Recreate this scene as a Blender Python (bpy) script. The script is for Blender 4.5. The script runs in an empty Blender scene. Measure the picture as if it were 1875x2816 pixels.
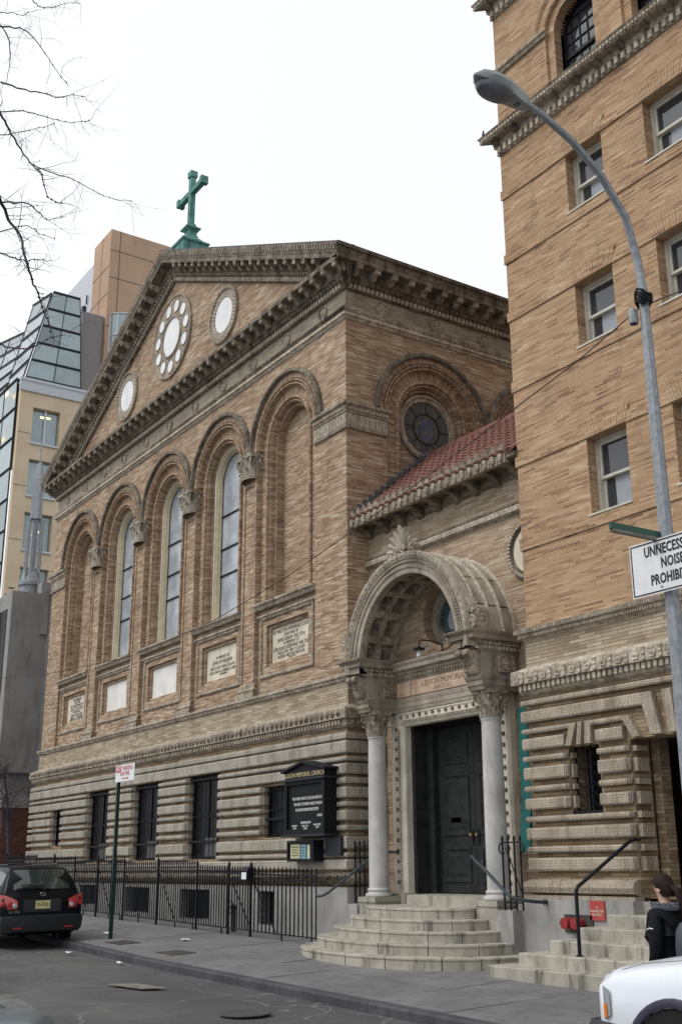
import bpy, math, random
from mathutils import Vector, Matrix, Euler
random.seed(7)
rnd = random.Random(11)
SC = bpy.context.scene
COL = SC.collection
R = math.radians

# ------------------------------------------------------------------ camera
cam = bpy.data.cameras.new('camera')
cam_o = bpy.data.objects.new('camera', cam)
COL.objects.link(cam_o)
cam.sensor_fit = 'HORIZONTAL'
cam.sensor_width = 36.0
cam.lens = 3066.147 / 1875.0 * 36.0
cam.shift_x = -(1056.0 - 937.5) / 1875.0
cam.clip_end = 2000
CAM = Vector((19.5922, -12.9297, 2.0625))
yaw, pit, rol = R(54.577), R(17.280), R(-1.021)
F_ = Vector((-math.sin(yaw) * math.cos(pit), math.cos(yaw) * math.cos(pit), math.sin(pit)))
rt = Vector((math.cos(yaw), math.sin(yaw), 0))
up = rt.cross(F_)
RX = math.cos(rol) * rt + math.sin(rol) * up
UX = -math.sin(rol) * rt + math.cos(rol) * up
m4 = Matrix((RX, UX, -F_)).transposed().to_4x4()
m4.translation = CAM
cam_o.matrix_world = m4
SC.camera = cam_o

# ------------------------------------------------------------------ sky, sun, exposure
world = bpy.data.worlds.new('World')
SC.world = world
world.use_nodes = True
wn = world.node_tree
for n in list(wn.nodes):
    wn.nodes.remove(n)
w_out = wn.nodes.new('ShaderNodeOutputWorld')
w_bg = wn.nodes.new('ShaderNodeBackground')
w_sky = wn.nodes.new('ShaderNodeTexSky')
w_sky.sky_type = 'NISHITA'
w_sky.sun_disc = False
w_sky.sun_elevation = R(52)
w_sky.sun_rotation = R(205)
w_sky.air_density = 1.0
w_sky.dust_density = 6.0
w_sky.ozone_density = 1.0
w_hs = wn.nodes.new('ShaderNodeHueSaturation')
w_hs.inputs['Saturation'].default_value = 0.12
w_mix = wn.nodes.new('ShaderNodeMix')
w_mix.data_type = 'RGBA'
w_mix.inputs['Factor'].default_value = 0.72
w_mix.inputs['B'].default_value = (10.6, 10.8, 11.2, 1)      # even cloud layer
wn.links.new(w_sky.outputs[0], w_hs.inputs['Color'])
wn.links.new(w_hs.outputs[0], w_mix.inputs['A'])
wn.links.new(w_mix.outputs['Result'], w_bg.inputs[0])
w_bg.inputs[1].default_value = 0.122
wn.links.new(w_bg.outputs[0], w_out.inputs[0])
sun = bpy.data.lights.new('sun', 'SUN')
sun.energy = 1.4
sun.angle = R(25)
sun.color = (1.0, 0.97, 0.93)
sun_o = bpy.data.objects.new('sun', sun)
COL.objects.link(sun_o)
# sun direction (towards the sun): high, from the street side and a little left
sd = Vector((-0.25, -0.57, 0.79)).normalized()
sun_o.rotation_euler = sd.to_track_quat('Z', 'Y').to_euler()
SC.view_settings.view_transform = 'Standard'
SC.view_settings.look = 'None'
SC.view_settings.exposure = -0.06
SC.view_settings.gamma = 1.0
SC.view_settings.use_curve_mapping = False
SC.render.engine = 'CYCLES'
SC.cycles.max_bounces = 4
SC.cycles.diffuse_bounces = 3
SC.cycles.glossy_bounces = 2

# ------------------------------------------------------------------ node helpers
def new_mat(name):
    m = bpy.data.materials.new(name)
    m.use_nodes = True
    nt = m.node_tree
    b = nt.nodes['Principled BSDF']
    return m, nt, b

class NT:
    def __init__(s, nt): s.nt = nt
    def node(s, t, **kw):
        n = s.nt.nodes.new(t)
        for k, v in kw.items(): setattr(n, k, v)
        return n
    def link(s, a, b): s.nt.links.new(a, b)
    def val(s, x, inp):
        if hasattr(x, 'is_linked') or isinstance(x, bpy.types.NodeSocket): s.nt.links.new(x, inp)
        else: inp.default_value = x
    def math(s, op, a, b=0.0, c=0.0):
        n = s.node('ShaderNodeMath', operation=op)
        s.val(a, n.inputs[0]); s.val(b, n.inputs[1])
        if op in ('MULTIPLY_ADD',): s.val(c, n.inputs[2])
        return n.outputs[0]
    def mix(s, f, a, b, mode='MIX'):
        n = s.node('ShaderNodeMix', data_type='RGBA', blend_type=mode)
        s.val(f, n.inputs['Factor'])
        for x, k in ((a, 'A'), (b, 'B')):
            if isinstance(x, tuple): n.inputs[k].default_value = (x[0], x[1], x[2], 1)
            else: s.link(x, n.inputs[k])
        return n.outputs['Result']
    def noise(s, vec, scale, detail=3, rough=0.55):
        n = s.node('ShaderNodeTexNoise')
        n.inputs['Scale'].default_value = scale; n.inputs['Detail'].default_value = detail
        n.inputs['Roughness'].default_value = rough
        if vec is not None: s.link(vec, n.inputs['Vector'])
        return n.outputs['Fac']
    def pos(s): return s.node('ShaderNodeNewGeometry').outputs['Position']
    def scalev(s, v, x, y, z):
        n = s.node('ShaderNodeVectorMath', operation='MULTIPLY')
        s.link(v, n.inputs[0]); n.inputs[1].default_value = (x, y, z)
        return n.outputs[0]
    def ramp(s, f, stops, interp='LINEAR'):
        n = s.node('ShaderNodeValToRGB')
        cr = n.color_ramp; cr.interpolation = interp
        while len(cr.elements) < len(stops): cr.elements.new(0.5)
        for e, (p, c) in zip(cr.elements, stops):
            e.position = p; e.color = (c[0], c[1], c[2], 1) if isinstance(c, tuple) else (c, c, c, 1)
        s.link(f, n.inputs[0])
        return n.outputs[0]
    def sstep(s, f, lo, hi):
        n = s.node('ShaderNodeMapRange', interpolation_type='SMOOTHSTEP')
        s.val(f, n.inputs['Value']); n.inputs['From Min'].default_value = lo; n.inputs['From Max'].default_value = hi
        return n.outputs[0]
    def bump(s, h, dist, strength=1.0, nrm=None):
        n = s.node('ShaderNodeBump')
        n.inputs['Strength'].default_value = strength; n.inputs['Distance'].default_value = dist
        s.link(h, n.inputs['Height'])
        if nrm is not None: s.link(nrm, n.inputs['Normal'])
        return n.outputs[0]

def brick_mat(name, pal, mortar, bw=.30, bh=.036, joint=.11, stain=(.10, .08, .065), stain_amt=.35, uv=False, bump=.006, tint=None, jx=None):
    m, nt, b = new_mat(name); k = NT(nt)
    geo = k.node('ShaderNodeNewGeometry')
    if uv:
        tc = k.node('ShaderNodeUVMap'); sp = k.node('ShaderNodeSeparateXYZ'); k.link(tc.outputs[0], sp.inputs[0])
        u, z = sp.outputs[0], sp.outputs[1]
    else:
        sp = k.node('ShaderNodeSeparateXYZ'); k.link(geo.outputs['Position'], sp.inputs[0])
        sn = k.node('ShaderNodeSeparateXYZ'); k.link(geo.outputs['True Normal'], sn.inputs[0])
        ax = k.math('GREATER_THAN', k.math('ABSOLUTE', sn.outputs[0]), .75)
        az = k.math('GREATER_THAN', k.math('ABSOLUTE', sn.outputs[2]), .75)
        mu = k.node('ShaderNodeMix', data_type='FLOAT'); k.link(ax, mu.inputs['Factor']); k.link(sp.outputs[0], mu.inputs['A']); k.link(sp.outputs[1], mu.inputs['B'])
        mz = k.node('ShaderNodeMix', data_type='FLOAT'); k.link(az, mz.inputs['Factor']); k.link(sp.outputs[2], mz.inputs['A']); k.link(sp.outputs[1], mz.inputs['B'])
        u, z = mu.outputs['Result'], mz.outputs['Result']
    zr = k.math('DIVIDE', z, bh)
    row = k.math('FLOOR', zr)
    rn = k.node('ShaderNodeTexWhiteNoise', noise_dimensions='1D'); k.link(row, rn.inputs['W'])
    off = k.math('ADD', k.math('MULTIPLY', k.math('MODULO', k.math('ABSOLUTE', row), 2.0), .5), k.math('MULTIPLY', rn.outputs[0], .22))
    ur = k.math('ADD', k.math('DIVIDE', u, bw), off)
    colm = k.math('FLOOR', ur)
    cv = k.node('ShaderNodeCombineXYZ'); k.link(colm, cv.inputs[0]); k.link(row, cv.inputs[1])
    wn_ = k.node('ShaderNodeTexWhiteNoise', noise_dimensions='2D'); k.link(cv.outputs[0], wn_.inputs['Vector'])
    pos = geo.outputs['Position']
    big = k.noise(k.scalev(pos, .8, .8, 2.0), .8, 4, .7)
    f = k.math('ADD', k.math('MULTIPLY', wn_.outputs[0], .82), k.math('MULTIPLY', k.math('SUBTRACT', big, .5), .85))
    f = k.math('ADD', f, .07)
    col = k.ramp(f, pal)
    fz = k.math('FRACT', zr); fu = k.math('FRACT', ur)
    dz = k.math('MINIMUM', fz, k.math('SUBTRACT', 1.0, fz))
    du = k.math('MULTIPLY', k.math('MINIMUM', fu, k.math('SUBTRACT', 1.0, fu)), bw / bh)
    jd = k.math('MINIMUM', dz, du)
    mort = k.math('SUBTRACT', 1.0, k.sstep(jd, joint * .5, joint))
    col = k.mix(mort, col, mortar)
    st = k.sstep(k.noise(k.scalev(pos, 1.3, 1.3, .28), 1.4, 3, .65), .5, .78)
    col = k.mix(k.math('MULTIPLY', st, stain_amt), col, stain)
    k.link(col, b.inputs['Base Color'])
    b.inputs['Roughness'].default_value = .9
    b.inputs['Specular IOR Level'].default_value = .2
    h = k.math('ADD', k.math('SUBTRACT', 1.0, mort), k.math('MULTIPLY', wn_.outputs[0], .35))
    k.link(k.bump(h, bump, .8), b.inputs['Normal'])
    return m

def stone_mat(name, a, c, dirt_shade=(.05, .045, .04), dirt_amt=.5, scale=2.2, rough=.85, carve=0.0, carve_scale=16, streak=1.0, spec=.25, obj_rand=0.0, flute=0.0):
    m, nt, b = new_mat(name); k = NT(nt)
    pos = k.pos()
    f = k.noise(pos, scale, 3, .6)
    col = k.mix(k.sstep(f, .32, .68), a, c)
    if obj_rand:
        oi = k.node('ShaderNodeObjectInfo')
        col = k.mix(k.math('MULTIPLY', oi.outputs['Random'], obj_rand), col, tuple(x * .45 for x in a))
    st = k.sstep(k.noise(k.scalev(pos, 2.6, 2.6, .5 if streak else 2.6), 1.7, 4, .68), .47, .74)
    col = k.mix(k.math('MULTIPLY', st, dirt_amt), col, dirt_shade)
    nrm = None
    if carve:
        v = k.node('ShaderNodeTexVoronoi', feature='F1'); v.inputs['Scale'].default_value = carve_scale
        k.link(pos, v.inputs['Vector'])
        if flute:
            sp = k.node('ShaderNodeSeparateXYZ'); k.link(pos, sp.inputs[0])
            uu = k.math('ADD', k.math('ADD', sp.outputs[0], sp.outputs[1]), k.math('MULTIPLY', v.outputs['Distance'], .045))
            wv = k.math('ABSOLUTE', k.math('SINE', k.math('MULTIPLY', uu, math.pi / flute)))
            wz = k.math('ABSOLUTE', k.math('SINE', k.math('MULTIPLY', sp.outputs[2], math.pi / (flute * .9))))
            h = k.math('ADD', k.math('MULTIPLY', wv, .7), k.math('MULTIPLY', wz, .15))
            deep = k.sstep(h, .42, .05)
        else:
            h = k.math('SUBTRACT', .8, v.outputs['Distance'])
            deep = k.sstep(h, .36, .12)
        col = k.mix(k.math('MULTIPLY', deep,   .4 if flute else .34), col, dirt_shade)  # shade painted into the hollows of the carving, following the relief
        nrm = k.bump(h, carve, 1.0)
    else:
        nrm = k.bump(k.noise(pos, 26, 4), .006, .7)
    k.link(col, b.inputs['Base Color']); k.link(nrm, b.inputs['Normal'])
    b.inputs['Roughness'].default_value = rough
    b.inputs['Specular IOR Level'].default_value = spec
    return m

def plain_mat(name, col, rough=.5, metal=0.0, var=.25, scale=6, bump=0.0, spec=.4, coat=0.0):
    m, nt, b = new_mat(name); k = NT(nt)
    pos = k.pos()
    f = k.noise(pos, scale, 4)
    k.link(k.mix(k.sstep(f, .3, .75), col, tuple(c * (1 - var) for c in col)), b.inputs['Base Color'])
    k.link(k.math('ADD', k.math('MULTIPLY', k.noise(pos, scale * 3, 3), .25), rough - .12), b.inputs['Roughness'])
    b.inputs['Metallic'].default_value = metal
    b.inputs['Specular IOR Level'].default_value = spec
    if coat: b.inputs['Coat Weight'].default_value = coat; b.inputs['Coat Roughness'].default_value = .04
    if bump: k.link(k.bump(k.noise(pos, scale * 4, 4), bump, .7), b.inputs['Normal'])
    return m

def glass_mat(name, col, rough=.06, spec=.6, metal=0.0, var=.3, wav=.0015, obj=0.0):
    m, nt, b = new_mat(name); k = NT(nt)
    pos = k.pos()
    cc = k.mix(k.noise(pos, 1.3, 3), col, tuple(c * (1 - var) for c in col))
    if obj:
        oi = k.node('ShaderNodeObjectInfo'); cc = k.mix(k.math('MULTIPLY', k.sstep(oi.outputs['Random'], .2, .95), obj), cc, tuple(c * .3 for c in col))
    k.link(cc, b.inputs['Base Color'])
    b.inputs['Roughness'].default_value = rough
    b.inputs['Metallic'].default_value = metal
    b.inputs['Specular IOR Level'].default_value = spec
    if wav: k.link(k.bump(k.noise(pos, 3.0, 2), wav, 1.0), b.inputs['Normal'])
    return m

def emit_mat(name, col, s):
    m, nt, b = new_mat(name)
    b.inputs['Base Color'].default_value = (*col, 1)
    b.inputs['Emission Color'].default_value = (*col, 1)
    b.inputs['Emission Strength'].default_value = s
    return m

M = {}
M['brick'] = brick_mat('church_brick', [(0, (.15, .086, .053)), (.15, (.25, .153, .092)), (.38, (.335, .222, .137)), (.62, (.40, .285, .187)), (.82, (.51, .40, .288)), (1, (.64, .54, .42))], (.37, .305, .23), bw=.30, bh=.037, joint=.15, stain_amt=.45, bump=.004)
M['brick_arch'] = brick_mat('arch_brick', [(0, (.23, .15, .095)), (.3, (.33, .225, .15)), (.65, (.43, .31, .215)), (1, (.56, .44, .32))], (.22, .165, .115), bw=.5, bh=.062, joint=.12, uv=True, bump=.012)
M['brick_tower'] = brick_mat('tower_brick', [(0, (.18, .095, .06)), (.12, (.29, .17, .10)), (.3, (.385, .24, .138)), (.65, (.445, .292, .172)), (.85, (.50, .35, .222)), (1, (.60, .465, .32))], (.40, .30, .20), bw=.31, bh=.038, stain_amt=.3, joint=.15, bump=.004)
M['brick_wing'] = brick_mat('wing_brick', [(0, (.25, .175, .115)), (.3, (.36, .265, .18)), (.7, (.45, .35, .25)), (1, (.58, .47, .35))], (.24, .18, .13), stain_amt=.4)
M['brick_pale'] = brick_mat('pale_brick', [(0, (.27, .215, .15)), (.4, (.38, .31, .22)), (.75, (.45, .38, .28)), (1, (.58, .51, .40))], (.22, .175, .125), bw=.36, bh=.06, stain_amt=.4)
M['brick_base'] = brick_mat('base_brick', [(0, (.17, .12, .072)), (.4, (.275, .20, .122)), (.75, (.345, .262, .168)), (1, (.45, .36, .245))], (.18, .14, .098), bw=.36, bh=.06, stain_amt=.4)
M['brick_red'] = brick_mat('red_brick', [(0, (.075, .03, .024)), (.5, (.115, .048, .037)), (1, (.16, .075, .058))], (.11, .085, .072), bw=.21, bh=.075, joint=.09)
M['terra'] = stone_mat('terracotta_trim', (.44, .38, .30), (.31, .265, .205), dirt_shade=(.05, .044, .036), dirt_amt=.6, carve=.02, carve_scale=11)
M['terra_dark'] = stone_mat('sooty_shaded_terracotta', (.27, .235, .18), (.15, .125, .095), dirt_shade=(.03, .026, .02), dirt_amt=.75, carve=.025, carve_scale=9)  # soot tone, deepened so shade between cornice parts is in the colour
M['terra_pale'] = stone_mat('pale_terracotta', (.57, .51, .415), (.43, .375, .295), dirt_shade=(.09, .075, .058), dirt_amt=.5, carve=.012, carve_scale=13)
M['band'] = stone_mat('carved_band_terracotta', (.44, .405, .34), (.33, .30, .245), dirt_shade=(.08, .072, .06), dirt_amt=.5, carve=.012, carve_scale=19, obj_rand=.3, flute=.06)
M['band_tower'] = stone_mat('carved_tower_band', (.47, .41, .325), (.35, .295, .225), dirt_shade=(.085, .068, .05), dirt_amt=.55, carve=.014, carve_scale=14, obj_rand=.25, flute=.05)
M['limestone'] = stone_mat('portal_limestone', (.43, .385, .315), (.29, .25, .195), dirt_shade=(.07, .06, .05), dirt_amt=.6)
M['lime_dark'] = stone_mat('sooty_limestone', (.34, .30, .24), (.21, .18, .14), dirt_shade=(.045, .04, .033), dirt_amt=.75)
M['lime_carved'] = stone_mat('carved_limestone', (.44, .38, .30), (.28, .235, .18), dirt_shade=(.04, .034, .027), dirt_amt=.6, carve=.022, carve_scale=15)
M['marble'] = stone_mat('white_marble', (.78, .77, .74), (.66, .64, .59), dirt_shade=(.42, .36, .26), dirt_amt=.35, scale=1.5, rough=.5)
M['marble_disc'] = stone_mat('disc_marble', (.86, .87, .88), (.76, .77, .79), dirt_shade=(.5, .5, .5), dirt_amt=.3, scale=1.2, rough=.45)
M['marble_col'] = stone_mat('column_marble', (.56, .55, .53), (.44, .43, .41), dirt_shade=(.22, .20, .175), dirt_amt=.55, scale=1.8, rough=.45)
M['plaque_stone'] = stone_mat('plaque_stone', (.70, .655, .54), (.57, .52, .41), dirt_shade=(.30, .24, .16), dirt_amt=.55, scale=2.5, rough=.6)
M['marble_pink'] = stone_mat('pink_marble', (.62, .47, .35), (.46, .32, .22), dirt_shade=(.30, .17, .07), dirt_amt=.6, scale=3, rough=.5)
M['granite'] = stone_mat('granite_steps', (.42, .395, .335), (.32, .30, .25), dirt_shade=(.06, .058, .05), dirt_amt=.85, scale=3, obj_rand=.12)
M['plinth'] = stone_mat('plinth_stone', (.36, .355, .34), (.28, .277, .262), dirt_shade=(.10, .10, .088), dirt_amt=.5, scale=1.2)
M['concrete'] = stone_mat('board_concrete', (.30, .30, .295), (.24, .24, .235), dirt_shade=(.12, .12, .115), dirt_amt=.5, scale=.8)
M['kstone'] = stone_mat('cream_panels', (.64, .53, .385), (.57, .46, .325), dirt_shade=(.44, .35, .24), dirt_amt=.2, scale=.7)
M['kbrown'] = stone_mat('tan_brick_panels', (.50, .345, .24), (.44, .30, .21), dirt_shade=(.36, .24, .17), dirt_amt=.2, scale=.5)
M['kgrey'] = plain_mat('metal_cladding', (.55, .58, .63), .5, .0, .1)
M['kdark'] = plain_mat('dark_mullion', (.035, .05, .06), .4, .3)
M['kglass'] = glass_mat('blue_glass', (.42, .52, .54), .06, .6, .35, .4, .0015, .65)
M['copper'] = stone_mat('green_copper', (.15, .33, .29), (.085, .215, .20), dirt_shade=(.03, .065, .07), dirt_amt=.75, scale=5)
M['tile'] = stone_mat('red_roof_tile', (.275, .13, .105), (.20, .095, .08), dirt_shade=(.10, .06, .052), dirt_amt=.5, scale=4, obj_rand=.5)
M['slate'] = stone_mat('slate_flashing', (.12, .13, .15), (.09, .10, .11))
M['cream_paint'] = plain_mat('cream_paint', (.76, .69, .50), .55, 0, .2)
M['pale_paint'] = plain_mat('pale_sash_paint', (.58, .56, .48), .5, 0, .2)
M['iron'] = plain_mat('black_iron', (.008, .009, .014), .55, .0, .3, 20, 0, .2)
M['rail_iron'] = plain_mat('grey_green_rail', (.06, .075, .085), .4, .5, .3, 20)
M['green_pole'] = plain_mat('green_sign_pole', (.010, .035, .028), .45, .3)
M['black_board'] = plain_mat('black_board', (.006, .007, .009), .6, 0, .3, 6, 0, .2)
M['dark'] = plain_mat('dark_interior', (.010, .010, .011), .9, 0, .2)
M['dark_glass'] = glass_mat('dark_window_glass', (.008, .009, .011), .35, .15)
M['sky_glass'] = glass_mat('sash_glass', (.045, .05, .06), .03, .8, .0, .3, .0008)
M['blind'] = plain_mat('window_shade', (.30, .33, .37), .7, 0, .1)
M['galv'] = plain_mat('galvanised_steel', (.30, .325, .35), .55, .3, .35, 14)
M['lamp_grey'] = plain_mat('lamp_housing', (.30, .33, .33), .5, .2, .2)
M['lamp_lens'] = plain_mat('lamp_lens', (.18, .19, .22), .25, 0, .4, 3)
M['wood_door'] = plain_mat('dark_green_door', (.030, .033, .032), .6, 0, .45, 5, .003, .15)
M['brass'] = plain_mat('brass', (.45, .33, .14), .35, .9)
M['surround'] = stone_mat('pale_door_surround', (.70, .655, .565), (.58, .53, .44), dirt_shade=(.24, .20, .15), dirt_amt=.4)
M['ktaupe'] = plain_mat('taupe_cladding', (.23, .215, .21), .6, 0, .1)
M['white'] = plain_mat('sign_white', (.74, .76, .78), .5, 0, .12)
M['red'] = plain_mat('sign_red', (.46, .025, .03), .5, 0, .1)
M['red_enamel'] = plain_mat('red_enamel', (.42, .06, .055), .5, 0, .2)
M['black_ink'] = plain_mat('black_ink', (.012, .012, .015), .6, 0, .1)
M['white_ink'] = plain_mat('white_ink', (.75, .75, .72), .6, 0, .1)
M['gold'] = plain_mat('gilt_letters', (.66, .55, .30), .5, .2, .3, 30)
M['teal'] = plain_mat('teal_banner', (.012, .125, .118), .75, 0, .3, 3, .01)
M['green_sign'] = plain_mat('street_sign_green', (.012, .075, .05), .45)
M['faint_letter'] = plain_mat('worn_letter', (.30, .21, .14), .7, 0, .5, 14)
M['lead'] = plain_mat('lead_letter', (.05, .05, .045), .7, 0, .3)

# ------------------------------------------------------------------ mesh helpers
WL = {}                                       # world offset of each object
class MB:
    def __init__(s): s.v = []; s.f = []; s.uv = []; s.has_uv = False; s.mi = []
    def face(s, pts, uvs=None, mi=0):
        i = len(s.v); s.v += [tuple(p) for p in pts]; s.f.append(tuple(range(i, i + len(pts))))
        if uvs: s.has_uv = True; s.uv += uvs
        else: s.uv += [(0, 0)] * len(pts)
        s.mi.append(mi)
    def box(s, a, b, T=None, mi=0):
        x0, y0, z0 = a; x1, y1, z1 = b
        c = [(x0, y0, z0), (x1, y0, z0), (x1, y1, z0), (x0, y1, z0), (x0, y0, z1), (x1, y0, z1), (x1, y1, z1), (x0, y1, z1)]
        if T: c = [T(*p) for p in c]
        for q in ((0, 3, 2, 1), (4, 5, 6, 7), (0, 1, 5, 4), (1, 2, 6, 5), (2, 3, 7, 6), (3, 0, 4, 7)): s.face([c[i] for i in q], mi=mi)
    def grid(s, rows, closed=False, uvf=None, mi=0, cap=False):
        n = len(rows[0])
        for i in range(len(rows) - 1):
            a, b = rows[i], rows[i + 1]
            for j in range(n if closed else n - 1):
                j2 = (j + 1) % n
                uv = [uvf(i, j), uvf(i, j + 1), uvf(i + 1, j + 1), uvf(i + 1, j)] if uvf else None
                s.face([a[j], a[j2], b[j2], b[j]], uv, mi)
        if cap: s.face(list(reversed(rows[0])), mi=mi); s.face(rows[-1], mi=mi)
    def mesh(s, name, mats, smooth=False, merge=True):
        me = bpy.data.meshes.new(name)
        me.from_pydata(s.v, [], s.f)
        if s.has_uv:
            l = me.uv_layers.new(name='UVMap')
            for i, u in enumerate(s.uv): l.data[i].uv = u
        for m in (mats if isinstance(mats, (list, tuple)) else [mats]): me.materials.append(M[m] if isinstance(m, str) else m)
        for p, mi in zip(me.polygons, s.mi): p.material_index = mi
        import bmesh
        bm = bmesh.new(); bm.from_mesh(me)
        if merge: bmesh.ops.remove_doubles(bm, verts=bm.verts, dist=1e-5)
        bmesh.ops.recalc_face_normals(bm, faces=bm.faces)
        if smooth:
            for f in bm.faces: f.smooth = True
            if smooth != 'all':
                for e in bm.edges:
                    if len(e.link_faces) == 2 and e.calc_face_angle(0) > .7: e.smooth = False
        bm.to_mesh(me); bm.free()
        return me
    def build(s, name, mats, parent=None, smooth=False, local=False):
        return place(s.mesh(name, mats, smooth), name, parent, (0, 0, 0))

def place(me, name, parent=None, loc=(0, 0, 0), rot=None, scale=None):
    """link mesh at WORLD location loc (parents are never rotated here)"""
    o = bpy.data.objects.new(name, me); COL.objects.link(o)
    pw = WL.get(parent.name, Vector((0, 0, 0))) if parent else Vector((0, 0, 0))
    if parent: o.parent = parent
    o.location = Vector(loc) - pw
    if rot is not None: o.rotation_euler = rot
    if scale is not None: o.scale = scale
    WL[o.name] = Vector(loc)
    return o

def thing(name, label, cat, loc=(0, 0, 0), group=None):
    o = bpy.data.objects.new(name, None); COL.objects.link(o)
    o.empty_display_size = .2
    o.location = loc; WL[o.name] = Vector(loc)
    o['label'] = label; o['category'] = cat
    if group: o['group'] = group
    return o
def tag(o, label, cat, group=None):
    o['label'] = label; o['category'] = cat
    if group: o['group'] = group
    return o
def stuff(o): o['kind'] = 'stuff'; return o
def struct(o): o['kind'] = 'structure'; return o

def text(body, size, mat, parent, loc, rot=(R(90), 0, 0), sx=1.0, name='lettering', align='CENTER', extr=.002, space=1.0, lsp=1.0, bold=0.0):
    c = bpy.data.curves.new(name, 'FONT'); c.body = body; c.size = size; c.align_x = align; c.align_y = 'CENTER'
    c.extrude = extr; c.resolution_u = 2; c.space_character = space; c.space_line = lsp; c.offset = bold
    t = bpy.data.objects.new(name + '_tmp', c); COL.objects.link(t)
    me = bpy.data.meshes.new_from_object(t)
    bpy.data.objects.remove(t); bpy.data.curves.remove(c)
    me.materials.clear(); me.materials.append(M[mat])
    return place(me, name, parent, loc, rot, (sx, 1, 1))

def tube(mb, pts, r, n=8, cap=True, mi=0):
    pts = [Vector(p) for p in pts]
    rr = r if isinstance(r, (list, tuple)) else [r] * len(pts)
    rows = []; prev = None
    for i, p in enumerate(pts):
        t = (pts[min(i + 1, len(pts) - 1)] - pts[max(i - 1, 0)]).normalized()
        if prev is None:
            a = Vector((0, 0, 1)) if abs(t.z) < .9 else Vector((1, 0, 0))
            prev = t.cross(a).normalized()
        u = (prev - t * prev.dot(t)).normalized(); prev = u
        v = t.cross(u)
        rows.append([p + (u * math.cos(2 * math.pi * j / n) + v * math.sin(2 * math.pi * j / n)) * rr[i] for j in range(n)])
    mb.grid(rows, True, cap=cap, mi=mi)
def lathe(mb, prof, c=(0, 0, 0), n=20, cap=False, mi=0, axis='z', squash=1):
    rows = []
    for r, h in prof:
        row = []
        for j in range(n):
            a = 2 * math.pi * j / n
            x, y = r * math.cos(a), r * math.sin(a) * squash
            row.append((c[0] + x, c[1] + y, c[2] + h) if axis == 'z' else (c[0] + x, c[1] + h, c[2] + y) if axis == 'y' else (c[0] + h, c[1] + x, c[2] + y))
        rows.append(row)
    mb.grid(rows, True, cap=cap, mi=mi)
def prism(mb, poly, T, u0, u1, mi=0):
    """poly [(d,z)] extruded along u"""
    mb.grid([[T(u0, d, z) for d, z in poly], [T(u1, d, z) for d, z in poly]], True, cap=True, mi=mi)
# ---- wall frames: (u along the wall, d outwards, z)
TF = lambda u, d, z: (u, -d, z)
TS = lambda u, d, z: (d, u, z)
YT = .19
TT = lambda u, d, z: (u, YT - d, z)
YP = .57
TP = lambda u, d, z: (u, YP - d, z)

def moulding(mb, T, prof, u0, u1, m0=0, m1=0, cap=True, mi=0):
    mb.grid([[T(u0 - m0 * d, d, z) for d, z in prof], [T(u1 + m1 * d, d, z) for d, z in prof]], False, mi=mi)
    if cap:
        mb.face([T(u0 - m0 * d, d, z) for d, z in prof], mi=mi); mb.face([T(u1 + m1 * d, d, z) for d, z in prof], mi=mi)
def dentils(mb, T, u0, u1, sp, w, d0, d1, z0, z1):
    n = max(1, int((u1 - u0) / sp)); s = (u1 - u0) / n
    for i in range(n):
        u = u0 + (i + .5) * s
        mb.box((u - w / 2, d0, z0), (u + w / 2, d1, z1), T)
def eggs(mb, T, u0, u1, sp, d0, rd, z0, z1):
    n = max(1, int((u1 - u0) / sp)); s = (u1 - u0) / n; zc = (z0 + z1) / 2; h = (z1 - z0) / 2; w = s * .42
    for i in range(n):
        u = u0 + (i + .5) * s
        c = T(u, d0 + rd, zc + h * .15)
        ring = [T(u + w * math.cos(t), d0, zc + h * math.sin(t)) for t in [k * math.pi / 4 for k in range(8)]]
        for k in range(8): mb.face([ring[k], ring[(k + 1) % 8], c])
def holes_wall(mb, T, u0, u1, z0, z1, holes, d=0., depth=0., mi=0, rmi=None):
    us = sorted({u0, u1, *[x for h in holes for x in h[:2] if u0 < x < u1]})
    zs = sorted({z0, z1, *[x for h in holes for x in h[2:4] if z0 < x < z1]})
    for a, b in zip(us, us[1:]):
        for c, e in zip(zs, zs[1:]):
            mu, mz = (a + b) / 2, (c + e) / 2
            if any(h[0] < mu < h[1] and h[2] < mz < h[3] for h in holes): continue
            mb.face([T(a, d, c), T(b, d, c), T(b, d, e), T(a, d, e)], mi=mi)
    if depth:
        for h in holes:
            if h[0] < u0 or h[1] > u1: continue
            a, b, c, e = h[:4]
            p = [(a, c), (b, c), (b, e), (a, e)]
            for i in range(4):
                q, r_ = p[i], p[(i + 1) % 4]
                mb.face([T(q[0], d, q[1]), T(r_[0], d, r_[1]), T(r_[0], d - depth, r_[1]), T(q[0], d - depth, q[1])], mi=mi if rmi is None else rmi)
def arch_layer(mb, T, uc, hw, r, z0, zc, ztop, d, depth, n=28, mi=0):
    arc = [(uc + r * math.cos(math.pi * i / n), zc + r * math.sin(math.pi * i / n)) for i in range(n + 1)]
    for (a, za), (b, zb) in zip(arc, arc[1:]):
        mb.face([T(a, d, za), T(a, d, ztop), T(b, d, ztop), T(b, d, zb)], mi=mi)
    for s in (-1, 1):
        a, b = uc + s * r, uc + s * hw
        for c, e in ((z0, zc), (zc, ztop)):
            mb.face([T(a, d, c), T(b, d, c), T(b, d, e), T(a, d, e)], mi=mi)
    path = [(uc + r, z0)] + arc + [(uc - r, z0)]
    for (a, za), (b, zb) in zip(path, path[1:]):
        mb.face([T(a, d, za), T(b, d, zb), T(b, d - depth, zb), T(a, d - depth, za)], mi=mi)
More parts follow.
